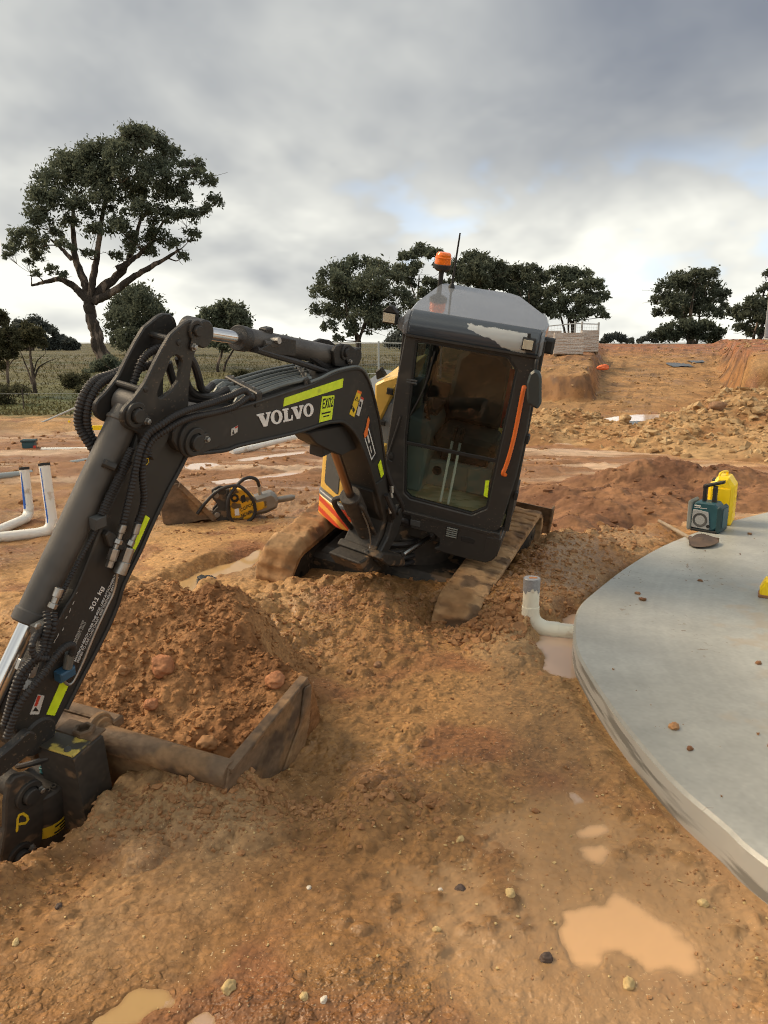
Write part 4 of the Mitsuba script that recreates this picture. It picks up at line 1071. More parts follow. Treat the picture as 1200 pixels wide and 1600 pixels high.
# shovel
sh = thing('shovel', 'long handled shovel lying on the slab, its dark steel blade face down', 'shovel')
pa, pb2 = V(*[(2.828, 6.702)][0], 0.145), V(*[(2.969, 8, 0.027)][0])
hd = (pb2 - pa) / np.linalg.norm(pb2 - pa)
obj('handle', tube([pa - hd * 0.02, pa + hd * 0.1, pb2], [0.021, 0.019, 0.018], 14), 'm_wood', sh)
obj('socket', tube(spline([pa + V(0.055, -0.03, 0.012), pa + V(0.03, -0.012, 0.02), pa, pa + hd * 0.16], 5), np.linspace(0.020, 0.022, 16), 14), 'm_shovel', sh)
Ub, Wb = np.meshgrid(np.linspace(-1, 1, 17), np.linspace(0, 1, 13))
half = 0.115 * np.sqrt(np.clip(1 - (2 * Wb - 1) ** 2, 0, 1)) * np.interp(Wb, [0, 0.5, 1], [1.15, 1, 0.75])
c_ = V(*[(2.881, 6.642)][0])
bxs = c_[0] - 0.15 + 0.31 * Wb; bys = c_[1] + Ub * half + 0.10 * (Wb - 0.5)
bz = SZ + 0.012 + 0.055 * np.clip(0.5 + 0.5 * Ub, 0, 1) ** 1.5 * np.sin(np.pi * np.clip(Wb, 0.12, 0.88)) + 0.02 * Wb
top_ = np.stack([bxs.ravel(), bys.ravel(), bz.ravel() + 0.003], 1)
nx = 17; i = (np.arange(12)[:, None] * nx + np.arange(16)[None]).ravel()
f1 = np.vstack([np.stack([i, i + 1, i + nx + 1], 1), np.stack([i, i + nx + 1, i + nx], 1)])
obj('blade', cat([(top_, f1), (top_ - V(0, 0, 0.004), f1[:, ::-1])]), 'm_shovel', sh)
ye = Fr(V(*[(2.745, 5.192)][0], SZ), V(0.9, -0.43, 0), (0, 0, 1), V(-0.43, -0.9, 0))
yt = thing('tool_case', 'small muddy yellow case standing on the slab, cut off by the right edge', 'case')
obj('body', prism(rounded([(-0.05, 0.0), (0.16, 0.0), (0.17, 0.07), (0.13, 0.135), (-0.02, 0.135), (-0.055, 0.06)], 0.02), ye, -0.10, 0.02, 0.015), 'm_jerrycan', yt)
obj('foot', prism(rounded([(-0.06, 0.0), (0.17, 0.0), (0.17, 0.022), (-0.06, 0.022)], 0.008), ye, -0.105, 0.026, 0.004), 'm_mud_dark', yt)
# ---------------------------------------------------------------- the excavator
EX = thing('excavator', 'black and yellow mini excavator tipped sideways in the mud, its bucket full of soil', 'excavator')


def B(pts, o=0.0):
    return [BOOM.pt(s, t, o) for s, t in pts]


def pin(parent, st, o, r, name='pin', bolt=None, plate=True):
    """A pin's boss and head on the near side, with its keeper plate and bolt."""
    c = BOOM.pt(*st, o)
    obj(name, _lathe(c, BN, [(-0.01, r), (0.010, r), (0.013, r * 0.93), (0.013, r * 0.66), (0.006, r * 0.62), (0.006, r * 0.55), (0.026, r * 0.55), (0.030, r * 0.48), (0.030, 0.0)], 28), 'm_black', parent)
    if bolt is not None:
        if plate:
            hull = sg.MultiPoint([st, bolt]).convex_hull.buffer(r * 0.42)
            obj('keeper_plate', prism(hull, BOOM, o + 0.004, o + 0.014, 0.003), 'm_black', parent)
        obj('bolt', _lathe(BOOM.pt(*bolt, o + 0.012), BN, [(0, 0.017), (0.004, 0.017), (0.004, 0.0125), (0.016, 0.012), (0.018, 0.009), (0.018, 0)], 6), 'm_zinc', parent, smooth=False)


# --- boom
BWID = 0.24
boom_out = [(2.203, 1.308), (2.198, 1.347), (2.174, 1.376), (2.122, 1.39), (2.031, 1.387), (1.908, 1.377), (1.68, 1.368), (1.53, 1.366), (1.346, 1.367), (1.141, 1.366), (0.901, 1.384), (0.73, 1.38), (0.598, 1.358), (0.508, 1.298), (0.424, 1.205), (0.35, 1.093), (0.255, 0.932), (0.113, 0.628), (-0.028, 0.354), (-0.105, 0.199), (-0.029, 0.137), (0.072, 0.235), (0.186, 0.409), (0.345, 0.653), (0.482, 0.83), (0.564, 0.921), (0.647, 0.992), (0.749, 1.054), (0.862, 1.08), (0.969, 1.094), (1.218, 1.109), (1.519, 1.142), (1.75, 1.169), (1.847, 1.172), (1.994, 1.2), (2.122, 1.226), (2.171, 1.258)]
boom = obj('boom', prism(rounded(boom_out, 0.012), BOOM, -BWID, 0, 0.006), 'm_black', EX)
low_edge = [(2.122, 1.226), (1.994, 1.2), (1.847, 1.172), (1.75, 1.169), (1.519, 1.142), (1.218, 1.109), (0.969, 1.094), (0.862, 1.08), (0.749, 1.054), (0.647, 0.992), (0.564, 0.921), (0.482, 0.83), (0.345, 0.653), (0.186, 0.409), (0.072, 0.235)]
obj('lower_flange', tube(spline(B(low_edge, 0.004), 5), 0.010, 8), 'm_black', boom)
up_edge = [(1.908, 1.371), (1.679, 1.362), (1.529, 1.36), (1.346, 1.36), (1.141, 1.358), (0.9, 1.376), (0.728, 1.372), (0.596, 1.35), (0.506, 1.29), (0.422, 1.196), (0.348, 1.084), (0.253, 0.923), (0.111, 0.618), (-0.03, 0.343)]
obj('upper_flange', tube(spline(B(up_edge, 0.003), 5), 0.009, 8), 'm_black', boom)
obj('tip_cheek', prism(sg.LineString([(2.089, 1.293), (1.883, 1.294)]).buffer(0.085), BOOM, -0.004, 0.016, 0.005), 'm_black', boom)
pin(boom, [(2.086, 1.281)][0], 0.016, 0.066, 'tip_pin', [(2.018, 1.279)][0])
# foot bracket, wider than the boom and leaning on the swing post
obj('foot_plate', prism([(0.224, 0.483), (0.113, 0.487), (-0.057, 0.261), (-0.057, 0.136), (0.033, 0.138)], BOOM, -BWID - 0.012, 0.012, 0.006), 'm_black', boom)
obj('foot_web', prism([(0.204, 0.402), (0.137, 0.439), (-0.073, 0.112), (0.006, 0.11), (0.108, 0.219)], BOOM, -BWID - 0.02, -0.02, 0.006), 'm_black', boom)


def decal(name, quad, mat_, parent, o=0.0015, th=0.0012):
    return obj(name, prism(quad, BOOM, o - 0.001, o + th, 0), mat_, parent, smooth=False)


def glyph_prism(polys, org, ex, ey, o, th=0.0015):
    """Outlines in letter units mapped to the plane of the boom's face."""
    org, ex, ey = V(*org), V(*ex) - V(*org), V(*ey) - V(*org)
    out = []
    for p in polys:
        g = shapely.transform(p, lambda c: org + c[:, :1] * ex + c[:, 1:2] * ey)
        out.append(prism(g, BOOM, o, o + th, 0))
    return cat(out)


decal('reflective_strip', [(1.377, 1.332), (0.786, 1.329), (0.787, 1.274), (1.385, 1.288)], 'm_tape', boom, 0.0015)
oval = lambda cx, cy, rx, ry: sg.Polygon([(cx + rx * math.cos(a), cy + ry * math.sin(a)) for a in np.linspace(0, 2 * math.pi, 40, endpoint=False)])
gV = lambda x: sg.Polygon([(x + a * 1.05, b) for a, b in [(0, 1), (.60, 1), (.60, .87), (.50, .87), (.69, .38), (.86, .87), (.75, .87), (.75, 1), (1.18, 1), (1.18, .87), (1.09, .87), (.76, 0), (.45, 0), (.11, .87), (0, .87)]])
gO = lambda x: oval(x + .53, .5, .53, .53).difference(oval(x + .53, .5, .22, .38))
gL = lambda x: sg.Polygon([(x + a, b) for a, b in [(0, 0), (.92, 0), (.95, .40), (.82, .40), (.76, .14), (.48, .14), (.48, .87), (.60, .87), (.60, 1), (.02, 1), (.02, .87), (.14, .87), (.14, .13), (0, .13)]])
word = [gV(0), gO(1.17), gL(2.26), gV(3.10), gO(4.28)]
word = [shapely.affinity.scale(g, 1 / 5.34, 1, origin=(0, 0)) for g in word]
org, ex, ey = [(1.597, 1.222), (1.082, 1.172), (1.615, 1.298)]
obj('lettering', glyph_prism(word, org, ex, ey, 0.0032), 'm_white', boom, smooth=False, label='white lettering on the boom')
st = decal('number_sticker', [(1.008, 1.264), (0.873, 1.246), (0.882, 1.101), (1.019, 1.114)], 'm_tape', boom, 0.0026)


def on_face(text, o_px, ex_px, ey_px, o, m, parent, bold=False, name='lettering'):
    o3, e3, u3 = BOOM.pt(*o_px, o), BOOM.pt(*ex_px, o), BOOM.pt(*ey_px, o)
    return obj(name, letters(text, o3, e3 - o3, u3 - o3, BN, 0.001, bold), m, parent, smooth=False)


on_face('EX02', *[(1.002, 1.192), (0.884, 1.181), (1.001, 1.248)], 0.0042, 'm_ink', st, True)
for a, b, c in [[(1.001, 1.157), (0.904, 1.148), (1, 1.166)], [(0.981, 1.136), (0.918, 1.13), (0.98, 1.143)]]:
    obj('print_line', prism([a, b, (b[0] + c[0] - a[0], b[1] + c[1] - a[1]), c], BOOM, 0.004, 0.0048, 0), 'm_ink', st, smooth=False)
ws = decal('warning_sticker', [(0.6, 1.223), (0.548, 1.199), (0.611, 1.052), (0.675, 1.085)], 'm_sticker_yellow', boom)
obj('band', prism([(0.6, 1.223), (0.548, 1.199), (0.553, 1.185), (0.606, 1.209)], BOOM, 0.0028, 0.0036, 0), 'm_sticker_orange', ws, smooth=False)
obj('triangle_mark', prism(sg.Polygon([(0.6, 1.183), (0.573, 1.14), (0.628, 1.164)]).difference(sg.Polygon([(0.6, 1.173), (0.584, 1.149), (0.616, 1.162)])), BOOM, 0.0028, 0.0036, 0), 'm_ink', ws, smooth=False)
obj('figure_mark', [prism([(0.636, 1.125), (0.612, 1.1), (0.623, 1.082), (0.647, 1.103)], BOOM, 0.0028, 0.0036, 0), prism([(0.657, 1.138), (0.641, 1.13), (0.652, 1.109), (0.662, 1.115)], BOOM, 0.0028, 0.0036, 0)], 'm_ink', ws, smooth=False)
w2 = decal('caution_sticker', [(0.551, 1.171), (0.511, 1.152), (0.55, 1.042), (0.585, 1.061)], 'm_offwhite', boom)
obj('band', prism([(0.551, 1.171), (0.511, 1.152), (0.515, 1.14), (0.554, 1.159)], BOOM, 0.0028, 0.0036, 0), 'm_sticker_red', w2, smooth=False)
obj('figure_mark', prism([(0.557, 1.141), (0.535, 1.13), (0.541, 1.101), (0.566, 1.112)], BOOM, 0.0028, 0.0036, 0), 'm_ink', w2, smooth=False)
w3 = decal('caution_sticker', [(1.827, 1.278), (1.779, 1.283), (1.782, 1.25), (1.829, 1.244)], 'm_offwhite', boom, 0.0175)
obj('triangle_mark', prism([(1.815, 1.272), (1.804, 1.249), (1.823, 1.249)], BOOM, 0.0188, 0.0195, 0), 'm_ink', w3, smooth=False)
obj('band', prism([(1.801, 1.281), (1.779, 1.283), (1.78, 1.275), (1.801, 1.273)], BOOM, 0.0188, 0.0195, 0), 'm_sticker_red', w3, smooth=False)
lg = decal('badge', [(0.423, 1.02), (0.395, 0.983), (0.227, 0.681), (0.282, 0.648), (0.472, 0.906)], 'm_ink', boom)
obj('flame_mark', prism(sg.Polygon([(0.426, 1.014), (0.404, 0.985), (0.411, 0.939), (0.415, 0.883), (0.448, 0.872), (0.467, 0.905), (0.443, 0.951), (0.439, 0.993)]).buffer(0), BOOM, 0.003, 0.004, 0), 'm_sticker_orange', lg, smooth=False)
obj('frame_line', prism(sg.LineString([(0.443, 0.869), (0.317, 0.686), (0.275, 0.72), (0.41, 0.93)]).buffer(0.004), BOOM, 0.003, 0.0038, 0), 'm_white', lg, smooth=False)
obj('print_line', [prism([(0.421, 0.88), (0.405, 0.887), (0.367, 0.827), (0.383, 0.817)], BOOM, 0.003, 0.0038, 0), prism([(0.364, 0.79), (0.357, 0.797), (0.324, 0.743), (0.331, 0.736)], BOOM, 0.003, 0.0038, 0)], 'm_offwhite', lg, smooth=False)
decal('reflective_patch', [(0.183, 0.648), (0.108, 0.52), (0.145, 0.498), (0.218, 0.62)], 'm_tape', boom, 0.0045)

# --- steel pipes on the back of the boom
nearp, farp = [(1.629, 1.379), (1.112, 1.373)], [(1.583, 1.393), (0.891, 1.372)]
pn = [B(nearp, -0.02), B(farp, -0.22)]
for k in range(6):
    t = k / 5
    a = pn[0][0] * (1 - t) + pn[1][0] * t + CU * 0.012; b = pn[0][1] * (1 - t) + pn[1][1] * t + CU * 0.012
    m_ = (a + b) / 2 + CU * 0.010
    obj('steel_pipe', tube(spline([a, m_, b], 6), 0.0105 if k % 2 else 0.013, 10), 'm_pipe_grey', boom)
for w_ in (0.06, 0.92):
    a = pn[0][0] * (1 - w_) + pn[0][1] * w_; b = pn[1][0] * (1 - w_) + pn[1][1] * w_
    ax = (b - a) / np.linalg.norm(b - a); al = BH
    obj('pipe_clamp', box(Fr(a, ax, al, np.cross(ax, al)), (-0.03, -0.022, -0.045), (np.linalg.norm(b - a) + 0.03, 0.022, 0.036), 0.006), 'm_black', boom)
    for k in range(3):
        c = a + ax * (0.02 + 0.085 * k)
        obj('clamp_strap', tube([c - CU * 0.01, c + CU * 0.045], 0.007, 6), 'm_zinc', boom)
for k in range(5):
    t = k / 4
    a = pn[0][0] * (1 - t) + pn[1][0] * t + CU * 0.012
    obj('pipe_elbow', tube(spline([a, a + BH * 0.05 + CU * (0.01 + 0.006 * (k % 2)), a + BH * 0.10 + CU * 0.004, a + BH * 0.13 - CU * 0.015], 5), [0.015] * 6 + [0.019] * 6 + [0.014] * 4, 10), 'm_pipe_grey', boom)
rail = [(1.152, 1.376), (1.037, 1.38), (0.905, 1.393), (0.741, 1.387), (0.626, 1.37), (0.531, 1.32), (0.448, 1.232)]
obj('guard_rail', tube(spline(B(rail, 0.006), 5), 0.0085, 8), 'm_pipe_grey', boom)
rail2 = [(0.935, 1.383), (0.869, 1.391), (0.697, 1.39)]
obj('guard_rail', tube(spline(B(rail2, -0.2), 5), 0.0085, 8), 'm_pipe_grey', boom)

# --- arm cylinder above the boom
OC = -0.12
ac = [(1.946, 1.729), (1.624, 1.655), (0.685, 1.42), (0.524, 1.395)]
ac = B(ac, OC)
acy = obj('arm_cylinder', rod(ac[1], ac[2], 0.057, n=32, b=0.008), 'm_barrel', EX)
obj('gland', rod(ac[1] + (ac[1] - ac[2]) * 0.0, ac[1] + (ac[2] - ac[1]) * 0.06, 0.062, n=32, b=0.004), 'm_black', acy)
obj('rod', rod(ac[0], ac[1], 0.031, n=28), 'm_chrome', acy)
obj('rod_eye', rod(ac[0] - BN * 0.035, ac[0] + BN * 0.075, 0.062, n=28, b=0.006), 'm_black', acy)
obj('barrel_eye', rod(ac[3] - BN * 0.055, ac[3] + BN * 0.055, 0.060, n=24, b=0.006), 'm_black', acy)
lugo = [(0.818, 1.398), (0.852, 1.489), (0.822, 1.514), (0.759, 1.52), (0.661, 1.498), (0.594, 1.462), (0.568, 1.403), (0.531, 1.326)]
obj('lug', prism(rounded(lugo, 0.01), BOOM, -0.062, -0.040, 0.004), 'm_black', boom)
obj('lug', prism(rounded(lugo, 0.01), BOOM, -0.205, -0.183, 0.004), 'm_black', boom)
pin(boom, [(0.729, 1.467)][0], -0.04, 0.045, 'lug_pin', [(0.682, 1.406)][0])
obj('guard_plate', prism([(1.563, 1.602), (1.368, 1.638), (1.24, 1.607), (1.237, 1.522), (1.541, 1.582)], BOOM, -0.05, -0.038, 0.003), 'm_black', acy)
obj('port_block', box(Fr(ac[1] + (ac[2] - ac[1]) * 0.24 + CU * 0.045, BH, BN, CU), (-0.03, -0.02, 0), (0.03, 0.025, 0.035), 0.006), 'm_black', acy)
obj('port_fitting', rod(ac[1] + (ac[2] - ac[1]) * 0.22 + CU * 0.02 + BN * 0.05, ac[1] + (ac[2] - ac[1]) * 0.22 + CU * 0.03 + BN * 0.10, 0.018, n=8), 'm_zinc', acy, smooth=False)
obj('port_fitting', rod(ac[1] + (ac[2] - ac[1]) * 0.14 + BN * 0.06, ac[1] + (ac[2] - ac[1]) * 0.22 + BN * 0.075, 0.016, n=8), 'm_barrel', acy)
for dz in (0, 0.03):
    obj('hose', hose(B([(1.566, 1.603), (1.376, 1.539), (1.167, 1.471), (0.934, 1.389), (0.752, 1.33)], -0.05 - dz), 0.016, 8), 'm_rubber', acy)
obj('hose', hose(B([(1.125, 1.523), (0.978, 1.458), (0.87, 1.4), (0.687, 1.357), (0.59, 1.357)], -0.09), 0.020, 8), 'm_rubber', acy)

# --- stick: two big cheek plates at the top, box section below
OS = -0.04
cheek = [(2.104, 1.802), (2.069, 1.81), (2.029, 1.804), (2.001, 1.782), (1.988, 1.753), (1.996, 1.715), (2.037, 1.665), (2.053, 1.634), (2.069, 1.558), (2.077, 1.496), (2.077, 1.414), (2.166, 1.364), (2.218, 1.301), (2.297, 1.234), (2.363, 1.339), (2.373, 1.378), (2.397, 1.395), (2.427, 1.411), (2.454, 1.434), (2.466, 1.461), (2.461, 1.491), (2.443, 1.509), (2.408, 1.528), (2.369, 1.557), (2.333, 1.587), (2.274, 1.664), (2.233, 1.713), (2.184, 1.764)]
hole = rounded([(2.185, 1.669), (2.155, 1.674), (2.132, 1.66), (2.119, 1.639), (2.125, 1.61), (2.141, 1.559), (2.188, 1.524), (2.245, 1.505), (2.263, 1.511), (2.266, 1.534), (2.247, 1.571), (2.209, 1.619)], 0.012)
cheek_p = rounded(cheek, 0.012).difference(hole)
SW = 0.130
stick_out = [(2.362, 1.375), (2.273, 1.416), (2.166, 1.434), (2.077, 1.414), (2.022, 1.219), (2.078, 1.193), (2.136, 1.126), (2.19, 1.071), (2.256, 0.987), (2.313, 0.913), (2.378, 0.823), (2.474, 0.707), (2.515, 0.622), (2.574, 0.534), (2.636, 0.461), (2.738, 0.349), (2.82, 0.252), (2.874, 0.194), (2.966, 0.174), (3.053, 0.271), (3.091, 0.4), (3.062, 0.45), (2.957, 0.542), (2.869, 0.639), (2.793, 0.733), (2.731, 0.793), (2.647, 0.92), (2.562, 1.057), (2.455, 1.189), (2.405, 1.28)]
stick = obj('stick', prism(rounded(stick_out, 0.015), BOOM, OS - SW, OS, 0.006), 'm_black', EX)
obj('cheek_plate', prism(cheek_p, BOOM, OS - 0.004, OS + 0.020, 0.005), 'm_black', stick)
obj('cheek_plate', prism(cheek_p, BOOM, OS - SW - 0.020, OS - SW + 0.004, 0.005), 'm_black', stick)
pin(stick, [(2.044, 1.764)][0], OS + 0.02, 0.044, 'rod_pin', [(2.064, 1.698)][0])
pin(stick, [(2.396, 1.468)][0], OS + 0.02, 0.054, 'cylinder_pin', [(2.345, 1.432)][0])
for px in [(2.144, 1.73), (2.342, 1.557)]:
    obj('tie_rod', rod(BOOM.pt(*px, OS - SW), BOOM.pt(*px, OS), 0.014, n=12), 'm_black', stick)
for px in [(2.142, 1.726), (2.333, 1.562)]:
    obj('rivet', _lathe(BOOM.pt(*px, OS + 0.02), BN, [(0, 0.014), (0.005, 0.012), (0.008, 0)], 12), 'm_black', stick)
sl = [(2.078, 1.193), (2.136, 1.126), (2.19, 1.071), (2.256, 0.987), (2.313, 0.913), (2.378, 0.823), (2.474, 0.707), (2.515, 0.622), (2.574, 0.534), (2.636, 0.461), (2.738, 0.349), (2.82, 0.252)]
obj('edge_flange', tube(spline(B(sl, OS + 0.002), 4), 0.011, 8), 'm_black', stick)
sl2 = [(2.957, 0.542), (2.869, 0.639), (2.793, 0.733), (2.731, 0.793), (2.647, 0.92), (2.562, 1.057), (2.455, 1.189)]
obj('edge_flange', tube(spline(B(sl2, OS + 0.002), 4), 0.009, 8), 'm_black', stick)
obj('lower_boss', rod(BOOM.pt(*[(2.963, 0.205)][0], OS - SW - 0.01), BOOM.pt(*[(2.963, 0.205)][0], OS + 0.012), 0.085, n=32, b=0.01), 'm_black', stick)
SO = OS + 0.0015


def sdecal(name, quad, m, parent, o=SO, label=None):
    return obj(name, prism(quad, BOOM, o - 0.001, o + 0.0012, 0), m, parent, smooth=False, label=label)


sdecal('reflective_strip', [(2.334, 0.99), (2.31, 0.968), (2.38, 0.869), (2.416, 0.83), (2.423, 0.845), (2.411, 0.872)], 'm_tape', stick)
sdecal('reflective_strip', [(2.833, 0.408), (2.801, 0.359), (2.879, 0.255), (2.917, 0.288)], 'm_tape', stick)
ss = sdecal('caution_sticker', [(2.946, 0.409), (2.918, 0.384), (2.952, 0.312), (2.992, 0.339)], 'm_offwhite', stick)
obj('triangle_mark', prism([(2.963, 0.358), (2.951, 0.327), (2.979, 0.347)], BOOM, SO + 0.001, SO + 0.002, 0), 'm_ink', ss, smooth=False)
obj('band', prism([(2.948, 0.406), (2.935, 0.395), (2.957, 0.358), (2.97, 0.366)], BOOM, SO + 0.001, SO + 0.002, 0), 'm_sticker_red', ss, smooth=False)
on_face('301 kg', *[(2.655, 0.655), (2.584, 0.739), (2.671, 0.673)], SO + 0.001, 'm_white', stick, True)
on_face('MAXIMUM REACH OVER THE SIDE, LESS ATTACHMENT', *[(2.757, 0.457), (2.516, 0.768), (2.765, 0.467)], SO + 0.001, 'm_white', stick, True)
on_face('(REFER TO CAB LOAD CHART AND MACHINE MANUAL)', *[(2.744, 0.442), (2.503, 0.754), (2.753, 0.452)], SO + 0.001, 'm_white', stick, True)
on_face('MAXIMUM RATED', *[(2.756, 0.55), (2.698, 0.633), (2.764, 0.557)], SO + 0.001, 'm_offwhite', stick)
on_face('CAPACITY (WLL)', *[(2.747, 0.54), (2.69, 0.619), (2.754, 0.548)], SO + 0.001, 'm_offwhite', stick)
obj('scuff', [prism(sg.LineString([a, b]).buffer(0.0016), BOOM, SO, SO + 0.0008, 0) for a, b in [[(2.726, 0.779), (2.722, 0.783)], [(2.748, 0.738), (2.741, 0.746)], [(2.766, 0.71), (2.759, 0.722)], [(2.787, 0.69), (2.78, 0.696)], [(2.807, 0.642), (2.8, 0.651)], [(2.837, 0.621), (2.826, 0.637)], [(2.851, 0.607), (2.843, 0.619)]]], 'm_offwhite', stick, smooth=False)
obj('scuff', prism(sg.LineString([(2.333, 1.254), (2.311, 1.25), (2.308, 1.232), (2.323, 1.224), (2.338, 1.24), (2.33, 1.253)]).buffer(0.002), BOOM, SO, SO + 0.0008, 0), 'm_sticker_yellow', stick, smooth=False)

# --- bucket cylinder along the stick
bc = [(2.335, 1.482), (2.376, 1.422), (2.902, 0.711), (3.176, 0.341)]
bc = B(bc, -0.105)
bcy = obj('bucket_cylinder', rod(bc[1], bc[2], 0.063, n=36, b=0.006), 'm_barrel', EX)
obj('barrel_eye', rod(bc[0] - BN * 0.052, bc[0] + BN * 0.06, 0.060, n=28, b=0.005), 'm_barrel', bcy)
obj('barrel_neck', rod(bc[0], bc[1], 0.052, 0.064, n=28), 'm_barrel', bcy)
obj('weld_ring', rod(bc[1], bc[1] + (bc[2] - bc[1]) * 0.02, 0.069, n=36, b=0.003), 'm_barrel', bcy)
obj('gland', rod(bc[2] + (bc[1] - bc[2]) * 0.05, bc[2] + (bc[2] - bc[1]) * 0.012, 0.071, n=36, b=0.006), 'm_barrel', bcy)
obj('rod', rod(bc[2], bc[3], 0.036, n=28), 'm_chrome', bcy)
ln = [(2.427, 1.275), (2.493, 1.198), (2.559, 1.111), (2.634, 1.023), (2.708, 0.942), (2.77, 0.87), (2.811, 0.819), (2.839, 0.785)]
obj('feed_pipe', hose(B(ln, OS + 0.018), 0.008, 8, 0.003, 0.012), 'm_rubber', bcy)
ln = [(2.426, 1.333), (2.467, 1.28), (2.515, 1.211), (2.562, 1.15), (2.598, 1.097)]
obj('conduit', hose(B(ln, OS + 0.025), 0.013, 8, 0.004, 0.012), 'm_rubber', stick)
obj('conduit_clamp', box(Fr(BOOM.pt(*[(2.613, 1.068)][0], OS), BH, CU, BN), (-0.03, -0.025, 0), (0.03, 0.025, 0.04), 0.005), 'm_trim_dark', stick)
obj('port_fitting', rod(BOOM.pt(*[(2.537, 1.29)][0], OS - 0.02), BOOM.pt(*[(2.508, 1.27)][0], OS + 0.02), 0.017, n=10), 'm_black', bcy)


def fitting(name, seq, o, parent):
    """A run of hex couplings: (end points on the boom's plane, radius, sides)."""
    for (a, b), r, n_ in seq:
        obj(name, rod(BOOM.pt(*a, o), BOOM.pt(*b, o), r, n=n_, b=0.002), 'm_zinc', parent, smooth=False if n_ == 6 else 30)


fitting('hose_fitting', [([(2.826, 0.862), (2.844, 0.83)], 0.017, 16), ([(2.844, 0.83), (2.858, 0.808)], 0.013, 6), ([(2.858, 0.808), (2.871, 0.791)], 0.018, 6)], OS + 0.03, stick)
obj('hose_clamp', box(Fr(BOOM.pt(*[(2.922, 0.726)][0], OS + 0.01), BH, CU, BN), (-0.045, -0.03, 0), (0.04, 0.03, 0.05), 0.006), 'm_trim_dark', stick)
obj('bolt', _lathe(BOOM.pt(*[(2.962, 0.771)][0], OS + 0.06), BN, [(0, 0.014), (0.008, 0.013), (0.01, 0)], 6), 'm_zinc', stick, smooth=False)
fitting('coupler', [([(2.495, 1.016), (2.511, 0.983)], 0.016, 16), ([(2.511, 0.983), (2.522, 0.958)], 0.011, 12), ([(2.522, 0.958), (2.534, 0.941)], 0.019, 6), ([(2.534, 0.941), (2.545, 0.922)], 0.012, 12), ([(2.545, 0.922), (2.569, 0.877)], 0.021, 6), ([(2.569, 0.877), (2.584, 0.85)], 0.016, 6)], OS + 0.035, stick)
fitting('coupler', [([(2.413, 0.991), (2.433, 0.947)], 0.016, 16), ([(2.433, 0.947), (2.452, 0.924)], 0.012, 12), ([(2.452, 0.924), (2.468, 0.905)], 0.018, 6), ([(2.468, 0.896), (2.499, 0.841)], 0.026, 6), ([(2.499, 0.841), (2.527, 0.794)], 0.028, 20)], OS + 0.035, stick)
obj('coupler_bracket', prism(rounded([(2.586, 0.998), (2.565, 1.01), (2.542, 0.992), (2.45, 0.889), (2.429, 0.861), (2.444, 0.852), (2.494, 0.888), (2.569, 0.94)], 0.006), BOOM, OS, OS + 0.03, 0.004), 'm_black', stick)
tp = [(2.527, 0.797), (2.536, 0.751), (2.556, 0.703), (2.587, 0.664), (2.637, 0.599), (2.686, 0.529), (2.724, 0.469), (2.758, 0.423), (2.791, 0.387), (2.814, 0.385), (2.832, 0.41), (2.833, 0.43)]
obj('steel_line', tube(spline(B(tp, OS + 0.022), 5), 0.0065, 8), 'm_zinc', stick)
obj('hose_fitting', rod(BOOM.pt(*[(2.802, 0.54)][0], OS + 0.03), BOOM.pt(*[(2.82, 0.477)][0], OS + 0.03), 0.020, n=12), 'm_pipe_grey', stick)
obj('elbow_block', box(Fr(BOOM.pt(*[(2.828, 0.456)][0], OS), BH, CU, BN), (-0.035, -0.022, 0), (0.04, 0.022, 0.05), 0.006), 'm_blue_cap', stick, label='blue elbow block')

